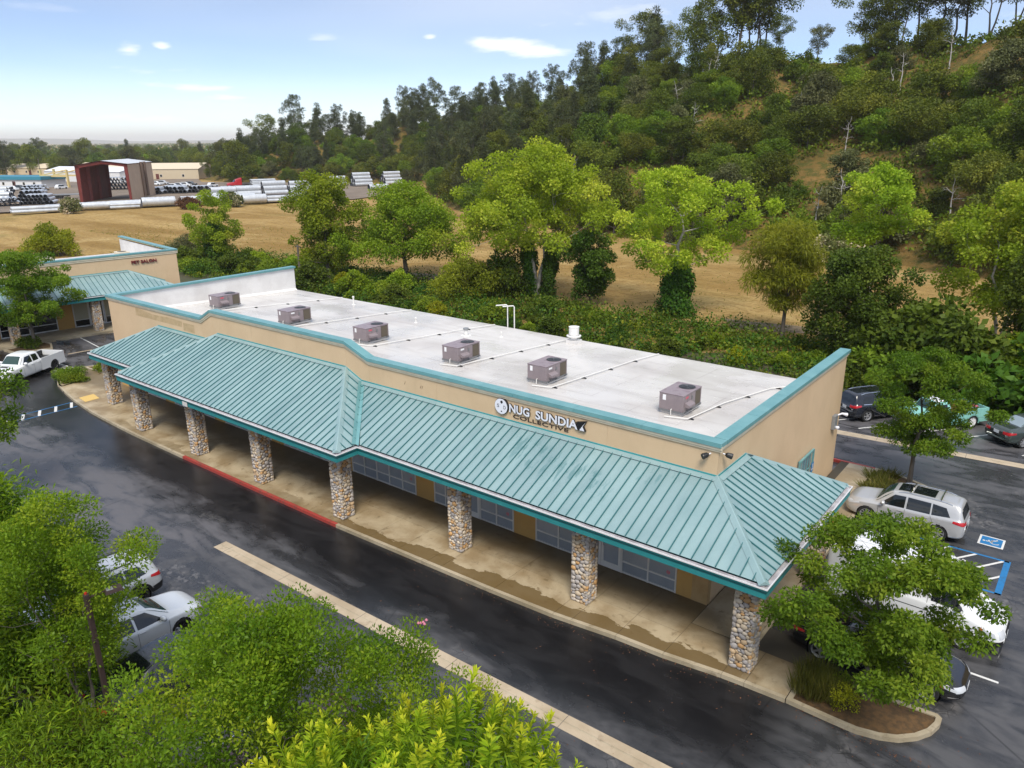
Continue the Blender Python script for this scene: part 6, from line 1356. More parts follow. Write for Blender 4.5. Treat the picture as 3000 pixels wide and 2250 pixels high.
    for x in np.arange(-100, 12, 1.75):
        for row in range(2):
            if r.rand() < .12: continue
            k = int(r.choice(5, p=[.24,.24,.22,.22,.08])); xx, yy = x+r.uniform(-1,1), (31.5 if row == 0 else 36.8)+r.uniform(-1.8,1.8); s = r.uniform(.75,1.25)
            ht = float(np.interp(xx, [-100,-77,-69,-60,-53,-44,-22,-17,-10,-4,0,12], [1.6,2.0,2.2,2.3,1.9,1.15,1.0,.75,.9,2.0,4.8,5.4]))*(1.0 if row else 1.25)
            if -36 < xx < -5: ht *= r.uniform(.4, 1.7)
            if row and -36 < xx < -5: yy -= 1.5
            s *= ht/2.9
            if xx > -3: yy = 31.8+r.uniform(0,2.5)
            elif ht < 1.6: s *= 1.15
            pos = ('in the near row ' if row == 0 else 'in the far row ')+word_at(column(xx, yy), ((420,'beside the far shop end wall'),(500,'right of the far shop end wall'),(580,'below the twin-headed poplar'),(650,'behind the white end parapet'),(720,'just right of the white end parapet'),(790,'left of the broad sycamore'),(860,'under the left side of the sycamore'),(940,'under the right side of the sycamore'),(1020,'right of the broad sycamore'),(1100,'left of the ladder rails'),(1170,'right of the ladder rails'),(1250,'behind the exhaust vent'),(1330,'right of the exhaust vent'),(1410,'left of the ivy-clad cottonwood'),(1490,'under the ivy-clad cottonwood'),(1580,'right of the ivy-clad cottonwood'),(1660,'left of the willow'),(1760,'right of the willow'),(1860,'under the dark evergreen'),(1960,'behind the black SUV'),(2060,'behind the teal pickup'),(9999,'behind the grey-green sedan')))
            plant('creek_shrub', ('tall ' if s > 1.05 else 'low ' if s < .62 else '')+KIND[k]+' '+pos, 'shrub', (xx,yy,-.5), S[k], s, r.rand()*6.28, 'shrubs along the creek', sz=r.uniform(.75,1.05)); n += 1
    # weeds between them, too many to count
    r = np.random.RandomState(11); nc = 1800; C = np.stack([r.uniform(-108,2,nc), 28+r.rand(nc)**.8*15.5, np.full(nc,-.55)], 1); C = C[(C[:,1] < 41.5) | (C[:,0] < -45)]; nc = len(C); k = 60; n = nc*k; sz = np.repeat(.35+1.5*r.rand(nc)**2.2, k)
    P = np.repeat(C, k, 0)+np.stack([r.normal(size=n)*sz*.7, r.normal(size=n)*sz*.7, r.rand(n)*sz*.95], 1); V, F = leaf_quads(P, unit(r.normal(size=(n,3))+[0,0,.25]), unit(r.normal(size=(n,3))*.8+[0,0,1]), r.uniform(.16,.36,n), r.uniform(.11,.26,n)); tn = np.clip(np.repeat(r.normal(.42,.2,nc),k)+r.normal(0,.18,n),0,1); q = np.repeat(r.rand(nc),k)
    for lo_, hi_, lm in ((0,.28,'bright'),(.28,.62,'ivy'),(.62,.92,'dark'),(.92,1.01,'willow')):
        sl = (q >= lo_) & (q < hi_); Fi = F[sl]; u_, inv = np.unique(Fi, return_inverse=True); tag(obj_of('creek_undergrowth', np_mesh('creek_undergrowth', V[u_], inv.reshape(Fi.shape), LM[lm], tn[sl])), kind='stuff')
    n = 7000; P = np.stack([r.uniform(-150,30,n), 44+r.rand(n)**2*26, np.full(n,-.5)], 1); D = unit(r.normal(size=(n,3))*.35+[0,0,1.0]); V, F = leaf_quads(P, D, unit(r.normal(size=(n,3))), r.uniform(.12,.34,n), r.uniform(.06,.14,n)); tag(obj_of('field_weeds', np_mesh('field_weeds', V, F, LM['grass'], np.clip(r.normal(.75,.2,n),0,1))), kind='stuff')
build_mid_trees()

def build_near_trees():
    m = grow(51, 6.9, 2.75, 1.7, 'round', 70, .48, 30000, .12, .55, 'maple', tr=.13, droop=.3, flat=.6, topf=.8); plant('street_tree', 'young maple with layered leaves on the planting bed beyond the silver SUV', 'tree', (3.45,15.2,-.05), m)
    m = grow(52, 5.9, 3.1, 1.3, 'round', 84, .45, 40000, .12, .5, 'maple', tr=.12, droop=.35, flat=.65, topf=.8); plant('street_tree', 'leafy young maple on the corner planting island in front of the white van', 'tree', (5.75,-1.55,-.05), m)
    m = grow(53, 8.1, 4.1, 1.9, 'round', 90, .62, 30000, .17, .55, 'maple', tr=.17, droop=.25, flat=.65); plant('street_tree', 'dark leafy maple beside the white pickup at the left edge', 'tree', (-58.9,.5,-.1), m)
    m = grow(54, 7.3, 4.35, .3, 'dome', 330, .46, 120000, .085, .5, 'myrtle', tr=.10, stems=5, droop=-.3, flat=1.0, up=.3, cvar=.2, pack=.44); t = plant('crape_myrtle', 'large leafy crape myrtle with a few pink blooms above the lower parking row', 'tree', (-2.75,-15.9,-.05), m)
    b = MB(); r = np.random.RandomState(5)
    for k in range(7):
        c = m[2][r.randint(len(m[2]))]; q = Vector((c[0],c[1],c[2]))+Vector((.3,.1,c[3]*.95))
        for j in range(5): b.lathe([(0,-.04),(.045,0),(0,.045)],6,c=tuple(q+Vector(r.normal(size=3))*.05))
    b.build('bloom', M('pink_bloom', (.62,.22,.30), .6), t, smooth=True)
    m = grow(55, 7.3, 2.35, 2.4, 'round', 62, .48, 26000, .09, .5, 'myrtle', tr=.09, stems=4, droop=-.1); plant('crape_myrtle', 'reddish-tipped crape myrtle behind the lamp post at the left', 'tree', (-11.2,-16.3,-.05), m)
    m = grow(56, 6.8, 3.5, 2.2, 'round', 40, .7, 12000, .17, .5, 'maple', tr=.14); plant('street_tree', 'maple branches reaching in from the left edge above the wet lane', 'tree', (-30.6,-12.9,-.1), m)
    # narrow-leaved trees: sprays of long leaves, each spray a part
    def spray(seed, n, L, mat, upright):
        r = np.random.RandomState(seed); V = []; F = []; T = []
        C = np.zeros((n,3)); s = r.rand(n)
        if upright:   # leafy shoot: leaves spiral up a stalk
            C[:,2] = s*.85; a = np.arange(n)*2.4+r.normal(0,.3,n); el = .12+1.05*s+r.normal(0,.2,n); D = np.stack([np.cos(a)*np.cos(el), np.sin(a)*np.cos(el), np.sin(el)], 1); LL = L*(1.15-.45*s)*r.uniform(.8,1.15,n); t = np.clip(.18+.72*s**1.6+r.normal(0,.12,n), 0, 1)
        else:
            C = r.normal(size=(n,3))*.17; D = unit(C*2.4+r.normal(size=(n,3))*.5+[0,0,.15]); LL = L*r.uniform(.7,1.2,n); t = np.clip(.42+r.normal(0,.2,n), 0, 1)
        N_ = unit(np.cross(np.cross(D,[0,0,1.])+1e-4, D)+r.normal(size=(n,3))*.25)
        S = unit(np.cross(D,N_)); w = LL*(.24 if upright else .19)
        mid = C+D*(LL*.5)[:,None]; tip = C+D*(LL)[:,None]-np.array([0,0,1])*(LL*.18)[:,None]
        V = np.stack([C, mid+S*(w/2)[:,None], tip, mid-S*(w/2)[:,None]], 1).reshape(-1,3); F = np.arange(len(V)).reshape(-1,4)
        if upright:
            k = 5; b = len(V); st = [(.012*math.cos(2*math.pi*i/3), .012*math.sin(2*math.pi*i/3), z) for z in (-.5,.75) for i in range(3)]
            V = np.concatenate([V, st]); F = np.concatenate([F, [(b+i, b+(i+1)%3, b+3+(i+1)%3, b+3+i) for i in range(3)]]); t = np.concatenate([t, [.1]*3])
        return np_mesh('leafy_shoot' if upright else 'leaf_spray', V, F, LM[mat], t)
    UP = [spray(60+i, 84, .21, 'shoot', True) for i in range(6)]; TU = [spray(70+i, 80, .17, 'longleaf', False) for i in range(6)]
    def spray_tree(label, loc, H, R_, cb, n, lib, name, seed, prof='dome', sc=1., extra=9000, tr=.12, stems=4, inner='longleaf'):
        r = np.random.RandomState(seed); t = thing('narrow_leaf_tree', label, 'tree', loc, 0, 'narrow-leaved trees by the lower parking row'); f = PROFILE[prof]; pts = []
        tries = 0
        while len(pts) < n and tries < 40000:
            tries += 1; tt = r.rand(); a = r.rand()*6.283; q = float(f(np.array(tt)))*(1+.10*math.sin(a*3+tt*5)+.06*math.sin(a*7)); p = np.array([R_*q*math.cos(a), R_*q*math.sin(a), cb+(H-cb)*tt])
            if all(np.sum((p-o)**2) > (.30*sc)**2 for o in pts): pts.append(p)
        for p in pts:
            o = bpy.data.objects.new(name, lib[r.randint(len(lib))]); COL.objects.link(o); o.parent = t; o['kind'] = 'stuff'; o.location = p-np.array([0,0,.25*sc]); d = Vector((p[0]/R_*.55+r.normal()*.16, p[1]/R_*.55+r.normal()*.16, 1)) if name == 'leafy_shoot' else Vector((p[0]/R_, p[1]/R_, .5+.5*(p[2]-cb)/(H-cb)))
            o.rotation_euler = (d.to_track_quat('Z','Y') @ __import__('mathutils').Quaternion((0,0,1), r.rand()*6.28)).to_euler(); s = sc*r.uniform(.7,1.35); o.scale = (s*1.1,s*1.1,s*r.uniform(.75,1.1))
        cl = clumps(r, 46, R_*.86, cb, H-.3, prof, .65); V, F, tn = crown_leaves(cl, extra, .17*sc, .2, r, droop=.1); tag(obj_of('crown', np_mesh('crown', V, F, LM[inner], tn), t), kind='stuff')
        V, F = skeleton(r, cl, H, tr, cb, (0,0), stems, 6, True); obj_of('trunk', np_mesh('trunk', V, F, MAT['bark'], smooth=True), t)
    spray_tree('bright yellow-green tree of upright leafy shoots at the bottom edge of the view', (2.35,-16.9,-.05), 7.0, 3.2, 3.6, 290, UP, 'leafy_shoot', 81, 'dome', 1.0, 16000)
    spray_tree('dense narrow-leaved tree in the lower left corner behind the lamp post', (-14.3,-16.9,-.05), 7.3, 2.5, .7, 300, TU, 'leaf_spray', 82, 'dome', 1.3, 30000)
    spray_tree('low narrow-leaved bush below the lamp post in the bottom left corner', (-9.3,-18.0,-.05), 2.9, 1.6, .1, 90, TU, 'leaf_spray', 83, 'dome', 1.1, 7000)
    # grasses, small shrubs and litter in the planting beds
    def tuft(seed, n, h, sp, lm='grass', w=.018):
        r = np.random.RandomState(seed); a = r.rand(n)*6.283; q = r.rand(n)**.6*sp; P = np.stack([q*np.cos(a), q*np.sin(a), np.zeros(n)], 1); D = unit(np.stack([np.cos(a)*.35*q/sp, np.sin(a)*.35*q/sp, np.ones(n)], 1)+r.normal(size=(n,3))*.14); L = h*r.uniform(.6,1.1,n)
        V, F = leaf_quads(P, D, unit(r.normal(size=(n,3))), L, np.full(n,w)*r.uniform(.8,1.5,n), .5); return np_mesh('blades', V, F, LM[lm], np.clip(r.normal(.35,.22,n),0,1))
    T = [tuft(90+i, 260, .75, .26) for i in range(3)]; r = np.random.RandomState(12)
    for i, (x, y) in enumerate([(4.15,-1.75),(4.35,-2.15),(4.15,-2.5),(4.75,-1.7),(4.7,-2.2),(5.1,-1.85),(4.55,-2.6),(5.05,-2.35),(4.4,-1.5)]):
        t = thing('ornamental_grass', 'tuft of tall green ornamental grass in the corner planting island', 'grass tuft', (x,y,.0), r.rand()*6, 'grass tufts in the corner island'); obj_of('blades', T[i % 3], t)
    for i, (x, y) in enumerate([(2.1,13.6),(2.6,14.4),(2.0,15.0),(2.9,13.7),(3.6,13.5),(2.5,15.6),(4.2,14.3)]):
        t = thing('ornamental_grass', 'low grass tuft in the planting bed beyond the silver SUV', 'grass tuft', (x,y,-.02), r.rand()*6, 'grass tufts in the rear bed'); obj_of('blades', T[i % 3], t); t.scale = (1.5,1.5,.6)
    for nm, lb, loc, h, R_, lm, nl, lf in (('small_shrub','small yellow-leaved shrub beside the tall grass in the corner island',(5.35,-2.35,0),.75,.5,'yellow',1500,.06), ('small_shrub','little leafy shrub next to the maple trunk in the corner island',(5.15,-1.6,0),.6,.4,'myrtle',1200,.06),
        ('rounded_shrub','mounded bright green shrub on the left corner planting bed',(-47.7,-1.55,-.05),.85,1.15,'bright',5200,.10), ('rounded_shrub','smaller mounded green shrub touching the first one on the left bed',(-46.5,-1.75,-.05),.7,.85,'bright',3600,.10), ('rounded_shrub','clipped green shrub in the bed beside the leftmost stone column',(-47.6,.9,-.05),.8,.8,'bright',3200,.10), ('rounded_shrub','dark spiky plant under the maple by the white pickup',(-59.3,.3,-.05),1.0,1.0,'dark',2800,.18)):
        m = grow(int(abs(loc[0])*10), h, R_, .02, 'dome', 22, R_*.33, nl, lf, .5, lm, tr=.02, stems=3, twigs=False); plant(nm, lb, 'shrub', loc, m)
    n = 420; P = []
    while len(P) < n:
        x, y = r.uniform(-12,9), r.uniform(-9,-1); 
        if y < kerb_y(min(x,3.9)) or x > 3.9: P.append((x,y,ZA+.006))
    P = np.array(P); P[:,1] = np.where(r.rand(n) < .6, np.array([kerb_y(min(x,3.9)) for x in P[:,0]])-r.rand(n)**2*.5-.02, P[:,1])
    a = r.rand(n)*6.28; V, F = leaf_quads(P, np.stack([np.cos(a),np.sin(a),np.zeros(n)],1), np.tile([0,0,1.],(n,1)), r.uniform(.03,.07,n), r.uniform(.02,.04,n), .1); tag(obj_of('leaf_litter', np_mesh('leaf_litter', V, F, LM['brown'], r.rand(n))), kind='stuff')
build_near_trees()

def build_hill_trees():
    r = np.random.RandomState(17)
    OAK = []
    for i, (lm, H, R_) in enumerate([('oak',7.5,4.2),('oak',8.5,3.9),('oak',6.5,4.4),('dark',7.0,4.2),('oak',9.5,4.0),('olive',7.5,3.6),('bright',5.6,3.6),('dark',8.2,3.6),('bright',6.4,3.8)]):
        OAK.append((lm, grow(100+i, H, R_, H*.14, 'dome' if i % 2 else 'round', 30, R_*.33, 8800, .32, .62, lm, tr=.17, twigs=False, sides=5, fit=False)))
    TALL = [('oak', grow(120+i, 15, 5.0, 5.2, 'top' if i != 1 else 'vase', 40, 1.25, 8000, .33, .6, 'oak' if i != 2 else 'olive', tr=.26, stems=1+i % 2, twigs=True, sides=5, lean=(1.2,.2), fit=False)) for i in range(4)]
    PINE = [('pine', grow(130+i, 14, 2.9, 3.4, 'cone' if i % 2 else 'column', 46, .82, 5600, .55, .22, 'pine', tr=.20, twigs=False, sides=5, topf=.97, droop=-.3, fit=False)) for i in range(5)]
    SHRUB = [(lm, grow(140+i, 2.8, 2.2, .05, 'dome', 14, .85, 3600, .27, .6, lm, tr=.06, stems=3, twigs=False, sides=4, fit=False)) for i, lm in enumerate(['oak','dark','bright','olive','bright','dark'])]
    COLR = dict(oak='dark green', dark='deep green', olive='grey-green', bright='bright green', pine='grey-green', willow='yellowish')
    HZ = ((470,'at the far left tip of the ridge'),(520,'left of the red truck'),(580,'behind the red truck'),(650,'behind the tall second-row pipe stacks'),(720,'behind the yellow loader'),(790,'behind the four-high pipe stacks'),(860,'right of the four-high pipe stacks'),(930,'above the broad sycamore'),(1000,'between the sycamore and biggest cottonwood'),(1080,'above the left side of the biggest cottonwood'),(1160,'above the top of the biggest cottonwood'),(1250,'above the right side of the biggest cottonwood'),
          (1340,'left of the sparse cottonwood'),(1430,'above the left side of the sparse cottonwood'),(1520,'above the right side of the sparse cottonwood'),(1600,'above the pale flowering bush'),(1690,'above the willow'),(1780,'right of the willow'),(1860,'left of the tall pale cottonwood'),(1950,'above the tall pale cottonwood'),(2040,'right of the tall pale cottonwood'),(2130,'above the leaning cottonwood'),(99999,'right of the leaning cottonwood'))
    def zone(x, y):
        d, s = hill_dist(np.array([x]), np.array([y])); t = d[0]/np.interp(s[0], _cum, HILL_R); z = float(hill_height(np.array([x]), np.array([y]))[0])
        v = 'at the hill foot' if t < .15 else 'low on the slope' if t < .36 else 'halfway up the slope' if t < .60 else 'high on the slope' if t < .85 else 'on the hill crest'
        return v+' '+word_at(column(x, y, z), HZ)
    used = []
    def free(x, y, q):
        return all((x-a)**2+(y-b)**2 > (q*b_+q*.0)**2 if False else (x-a)**2+(y-b)**2 > ((q+b_)*.5)**2 for a, b, b_ in used)
    def put(name, word, cat, lib, x, y, s, sz=1., k=None, group=None):
        i = r.randint(len(lib)) if k is None else k; lm, m = lib[i]; z = float(hill_height(np.array([x]), np.array([y]))[0])-.6
        plant(name, COLR[lm]+' '+('large ' if s*sz > 1.12 else 'small ' if s*sz < .86 else '')+word+' '+zone(x,y), cat, (x,y,z-.2), m, s, r.rand()*6.28, group, sz)
    # crest trees seen against the sky, placed along the ridge
    cx, cy = 9.18, -22.78
    def crest(dx, dy, back=0.):
        best = None
        for t in np.arange(70, 520, 2.0):
            x, y = cx+dx*t, cy+dy*t; h = float(hill_height(np.array([x]), np.array([y]))[0])
            e = (h-.6-15.9)/t
            if h > 2 and (best is None or e > best[0]): best = (e, t, x, y)
        e, t, x, y = best; return x+dx*back, y+dy*back, t
    for dx, dy, hp, kind in ((-.433,.902,17,'t'),(-.413,.911,22,'t'),(-.388,.922,26,'t'),(-.372,.928,24,'t'),(-.363,.932,25,'t'),(-.348,.937,9,'t'),(-.307,.952,9,'t'),(-.257,.967,17,'t'),(-.245,.969,13,'t'),(-.226,.974,17,'t'),(-.21,.978,18,'t'),(-.188,.982,18,'t'),(-.176,.984,16,'t'),(-.165,.986,19,'t'),(-.144,.99,18,'t'),(-.122,.992,17,'t'),(-.108,.994,16,'t'),(-.09,.996,16,'t'),
        (-.462,.887,16,'t'),(-.475,.88,17,'p'),(-.485,.875,18,'t'),(-.507,.862,15,'t'),(-.526,.85,14,'p'),(-.546,.838,15,'p'),(-.579,.815,15,'p'),(-.598,.802,14,'p'),(-.621,.784,14,'p'),(-.635,.772,16,'p'),(-.647,.762,15,'p'),(-.671,.741,16,'p'),(-.69,.724,18,'p'),(-.699,.715,15,'p'),(-.707,.708,14,'p'),(-.716,.698,15,'p'),(-.726,.687,14,'p'),(-.746,.666,14,'p'),(-.757,.653,15,'p'),(-.767,.641,14,'p'),(-.776,.63,16,'p'),(-.785,.62,19,'p'),(-.792,.61,15,'t'),(-.801,.598,20,'p'),(-.81,.586,14,'p'),(-.822,.57,19,'t'),(-.832,.555,14,'t'),(-.838,.546,15,'p'),(-.847,.531,16,'t'),(-.852,.523,14,'p')):
        x, y, t = crest(dx, dy, 3+r.rand()*4)
        if kind == 't': put('tall_oak', 'oak', 'tree', TALL, x, y, hp/15.0, 1., None, 'tall oaks along the ridge')
        else: put('pine_tree', 'pine', 'tree', PINE, x, y, hp/14.0*1.15, 1., None, 'pines on the wooded hill')
        used.append((x, y, 3.2))
    npine = noak = nsh = 0; tries = 0
    while (noak < 298 or nsh < 298 or npine < 130) and tries < 60000:
        tries += 1; x = r.uniform(-345, 26); y = r.uniform(60, 300); d, s = hill_dist(np.array([x]), np.array([y])); Rr = np.interp(s[0], _cum, HILL_R); t = d[0]/Rr
        if d[0] < 1.0 or t > 1.04 or x > 16-.05*y: continue
        bare = mnoise.noise(Vector((x*.045, y*.06, 3.3)))+.35*mnoise.noise(Vector((x*.13, y*.13, 1.0)))
        bare += .30 if (x > -34 and t > .62) else 0.
        left = x < -100; u = r.rand()
        if left and u < .42 and npine < 130:
            if free(x, y, 3.0): put('pine_tree', 'pine', 'tree', PINE, x, y, r.uniform(.75,1.2), 1., None, 'pines on the wooded hill'); used.append((x,y,3.4)); npine += 1
        elif (u < .72) and noak < 298:
            q = r.uniform(.80, 1.30); rad = 5.0*q
            if x > -95 and t > .78: q *= .68; rad = 5.0*q
            if (bare < .34 or left) and free(x, y, rad): put('oak_tree', 'oak', 'tree', OAK, x, y, q, r.uniform(.8,1.1), None, 'oaks on the wooded hill'); used.append((x,y,rad)); noak += 1
        elif nsh < 298:
            q = r.uniform(.8, 1.6)
            if bare < .48 and free(x, y, 2.6*q): put('hillside_shrub', 'shrub', 'shrub', SHRUB, x, y, q, r.uniform(.8,1.2), None, 'shrubs on the wooded hill'); used.append((x,y,2.6*q)); nsh += 1
    # a dense hem of trees where the hill meets the field and the yard
    print('HILL', npine, noak, nsh, tries)
    n = 2600; C = []
    while len(C) < n:
        x = r.uniform(-140, 14); y = r.uniform(76, 175); d, s = hill_dist(np.array([x]), np.array([y])); t = d[0]/np.interp(s[0], _cum, HILL_R)
        if d[0] > 1 and t < 1.05 and mnoise.noise(Vector((x*.045, y*.06, 3.3)))+.5*mnoise.noise(Vector((x*.13, y*.13, 1.0))) < .42: C.append((x, y))
    C = np.array(C); zz = hill_height(C[:,0], C[:,1])-.6; k = 30; P = np.repeat(np.stack([C[:,0], C[:,1], zz], 1), k, 0); m_ = n*k; sz = np.repeat(r.uniform(.6, 1.7, n), k)
    P = P+np.stack([r.normal(size=m_)*sz*.75, r.normal(size=m_)*sz*.75, r.rand(m_)*sz*1.2], 1); V, F = leaf_quads(P, unit(r.normal(size=(m_,3))+[0,0,.3]), unit(r.normal(size=(m_,3))+[0,0,.8]), r.uniform(.35,.8,m_), r.uniform(.25,.55,m_))
    for i, lm in enumerate(('oak','bright','dark')):
        sel = (np.repeat(np.arange(n), k) % 3 == i).repeat(1); Fi = F[sel]; u, inv = np.unique(Fi, return_inverse=True); tag(obj_of('hillside_brush', np_mesh('hillside_brush', V[u], inv.reshape(Fi.shape), LM[lm], np.clip(r.normal(.45,.25,len(Fi)),0,1))), kind='stuff')
    # bleached snags
    def snag(seed):
        q = np.random.RandomState(seed); V, F = skeleton(q, clumps(q, 9, 1.6, 2.2, 6, 'column', .8), 6.5, .13, 2.2, (q.normal()*.8, q.normal()*.5), 1, 5, True, .95); return np_mesh('trunk', V, F, MAT['barkdead'], smooth=True)
    SN = [snag(150+i) for i in range(4)]
    for i in range(26):
        for k in range(40):
            x = r.uniform(-130, 12); y = r.uniform(88, 165); d, s = hill_dist(np.array([x]), np.array([y])); t = d[0]/np.interp(s[0], _cum, HILL_R)
            if .1 < t < 1.0: break
        z = float(hill_height(np.array([x]), np.array([y]))[0])-.7; o = thing('dead_tree', 'bleached bare dead tree '+zone(x,y), 'dead tree', (x,y,z), r.rand()*6, 'dead trees on the hill'); obj_of('trunk', SN[i % 4], o); s = r.uniform(.8,1.35); o.scale = (s,s,s)
    # trees of the plain beyond the yard
    for i in range(150):
        az = R(r.uniform(141.5, 166)); D = 330+r.rand()**1.6*900; x, y = cx+math.cos(az)*D, cy+math.sin(az)*D
        if D < 470 and az > R(149): D += 200; x, y = cx+math.cos(az)*D, cy+math.sin(az)*D
        if float(hill_dist(np.array([x]), np.array([y]))[0][0]) > 0: continue
        lib, nm, wd = (OAK, 'oak_tree', 'round tree') if r.rand() < .82 else (PINE, 'pine_tree', 'conifer'); k = r.randint(len(lib)); far = 'nearer' if D < 520 else 'middle' if D < 800 else 'farther'
        side = 'left' if az > R(158) else 'centre' if az > R(150) else 'right'
        plant('plain_tree', '%s %s of the %s plain belt, %s' % (COLR[lib[k][0]], wd, {'nearer':'nearest','middle':'middle','farther':'farthest'}[far], word_at(column(x, y), ((20,'at the left picture edge'),(60,'above the long grey building'),(100,'above the cream house'),(140,'above the white office'),(180,'left of the red-framed shed'),(230,'above the left of the shed roof'),(280,'above the right of the shed roof'),(330,'right of the shed'),(390,'left of the ridge tip'),(9999,'beside the ridge tip')))), 'tree', (x,y,-.6), lib[k][1], r.uniform(.9,1.5)*(1.25 if wd == 'round tree' else 1.0), r.rand()*6, 'trees on the plain beyond the yard')
    # the endless tree belt of the plain
    n = 5200; az = np.radians(r.uniform(136, 188, n)); D = 650+r.rand(n)**1.5*5200; c = np.stack([cx+np.cos(az)*D, cy+np.sin(az)*D, np.full(n,-.5)], 1); hd, _ = hill_dist(c[:,0], c[:,1]); c = c[(hd < -20) | (D > 800)]; n = len(c)
    hh = r.uniform(5, 11, n); k = 12; P = np.repeat(c, k, 0); H_ = np.repeat(hh, k); t = r.rand(n*k); P = P+np.stack([r.normal(size=n*k)*3.6, r.normal(size=n*k)*3.6, t*H_], 1); m_ = n*k
    V, F = leaf_quads(P, unit(r.normal(size=(m_,3))+[0,0,-.2]), unit(r.normal(size=(m_,3))+[0,0,1.2]), r.uniform(2.2,4.6,m_), r.uniform(2.0,4.2,m_), .2); tag(obj_of('far_woodland', np_mesh('far_woodland', V, F, LM['dark'], np.clip(np.repeat(r.normal(.42,.25,n),k)+r.normal(0,.12,m_),0,1))), kind='stuff')
build_hill_trees()
# ---------------------------------------------------------------- pipe yard and the buildings beyond
def build_yard():
    r = np.random.RandomState(23); z0 = -.28
    galv = M('galvanised_pipe', (.60,.62,.64), .38, (.48,.50,.53), 1.2, metal=.35); dark = M('dark_pipe_inside', (.035,.04,.055), .8); blue = M('blue_banded_pipe_end', (.10,.17,.27), .6)
    LIB = {}
    def pipe_mesh(rad, L):
        key = (rad, L)
        if key not in LIB:
            mb = MB(); n = 16; prof = []
            k = 14
            for i in range(k+1): prof.append((rad*(1.0 if i % 2 else .955), -L/2+L*i/k))
            mb.lathe(prof, n, axis='x', m=0); mb.lathe([(rad*.955,-L/2),(rad*.88,-L/2),(rad*.86,-L/2+.5),(rad*.86,L/2-.5),(rad*.88,L/2),(rad*.955,L/2)], n, axis='x', m=1); me = mb.mesh('pipe', [galv, dark]); me.polygons.foreach_set('use_smooth', [True]*len(me.polygons)); LIB[key] = me
        return LIB[key]
    def pipe(x, y, z, rad, L, ang, label, group):
        o = obj_of('corrugated_pipe', pipe_mesh(rad, L), None, (x,y,z)); o.rotation_euler = (r.rand()*6*0, 0, ang+r.normal(0,.012)); tag(o, label, 'pipe', group)
    def stack(x, y, ang, rad, L, n, layers, label, group):
        u = Vector((-math.sin(ang), math.cos(ang)))
        for j in range(layers):
            for i in range(n-j):
                q = (i-(n-j-1)/2)*rad*2.02; pipe(x+u.x*q+r.normal(0,.12), y+u.y*q+r.normal(0,.12), z0+rad+j*rad*1.74, rad, L, ang, label.replace(' pipe ',' pipe ')+(', bottom layer' if layers > 1 and j == 0 else ', top layer' if layers > 1 and j == layers-1 else ', middle layer' if layers > 2 else ''), group)
    A = math.atan2(.95,.30); P0 = Vector((-202,50.6)); U = Vector((.30,.954))
    def at(s, off=0): p = P0+U*s+Vector((-U.y,U.x))*off; return p.x, p.y
    fr = 'pipes in the front row of the yard'
    x, y = at(5); stack(x, y, A+.06, .42, 11, 4, 2, 'low pile of slim silver pipes at the left end of the front row', fr)
    x, y = at(11,3); stack(x, y, A, .75, 8, 2, 1, 'silver pipe just behind the white-flowered bush', fr)
    x, y = at(17.5); pipe(x, y, z0+.95, .95, 8.2, A, 'wide corrugated silver pipe in front of the shed mouth', fr)
    x, y = at(24.5,-1); stack(x, y, A, .36, 7, 3, 2, 'short pile of slim pipes below the shed opening', fr)
    x, y = at(25.5,2.5); pipe(x, y, z0+.9, .9, 8, A, 'silver pipe behind the slim pile at the shed opening', fr)
    x, y = at(32.8); pipe(x, y, z0+1.22, 1.22, 8.2, A, 'fattest silver pipe in front of the tan shed wall', fr)
    x, y = at(41.5); pipe(x, y, z0+1.15, 1.15, 6.4, A, 'big silver pipe left of the brown brush heap', fr)
    x, y = at(48.2); pipe(x, y, z0+1.15, 1.15, 6.4, A, 'big silver pipe behind the brown brush heap', fr)
    x, y = at(55); pipe(x, y, z0+1.2, 1.2, 6.2, A, 'big silver pipe right of the second flowering bush', fr)
    pipe(-178.6, 101.8, z0+1.25, 1.25, 6.4, A, 'big silver pipe at the right end of the fat front row', fr)
    stack(-178.9, 109.8, A, .45, 7.2, 4, 2, 'flat bundle of white pipes right of the fat front row', fr); stack(-177.6, 118.2, A, .55, 8.2, 4, 2, 'rightmost long bundle of silver pipes in the front row', fr)
    sr = 'pipes in the second row of the yard'
    for k, (x, y, rad, n, ly, lb) in enumerate([(-207,110,.85,3,2,'left double stack of silver pipes in the second row'), (-206,118,.85,3,2,'right double stack of blue-ended silver pipes in the second row'), (-203,125.5,.8,3,3,'tall stack of silver pipes in the middle of the second row'), (-201,134,.75,3,3,'tall stack of silver pipes near the yellow loader')]): stack(x, y, A, rad, 7.4, n, ly, lb, sr)
    fs = 'pipes stacked against the wooded ridge'
    for (x, y, n, ly, lb) in ((-224,168,3,3,'left stack of pipes at the foot of the ridge'),(-217.6,174.2,4,4,'middle four-high stack of pipes at the foot of the ridge'),(-215,187,4,4,'right four-high stack of pipes at the foot of the ridge')): stack(x, y, A, .68, 7, n, ly, lb, fs)
    pipe(-192.5, 159.8, z0+1.05, 1.05, 7, A, 'single fat pipe lying alone in front of the ridge stacks', fs)
    mr = 'pipes with open dark ends right of the shed'; E_ = math.atan2(-.66,.75)
    for k in range(3): stack(-243+k*3.2, 107+k*6.6, E_, .6, 6, 6, 2, 'double layer of open-ended pipes right of the tan shed wall', mr)
    stack(-249, 118, E_, .55, 6, 7, 2, 'rear row of open-ended pipes right of the shed', mr); stack(-238, 131, E_+.5, .7, 5, 3, 1, 'loose open-ended pipes at the yard edge by the trees', mr)
    lf = 'pipes heaped left of the shed'
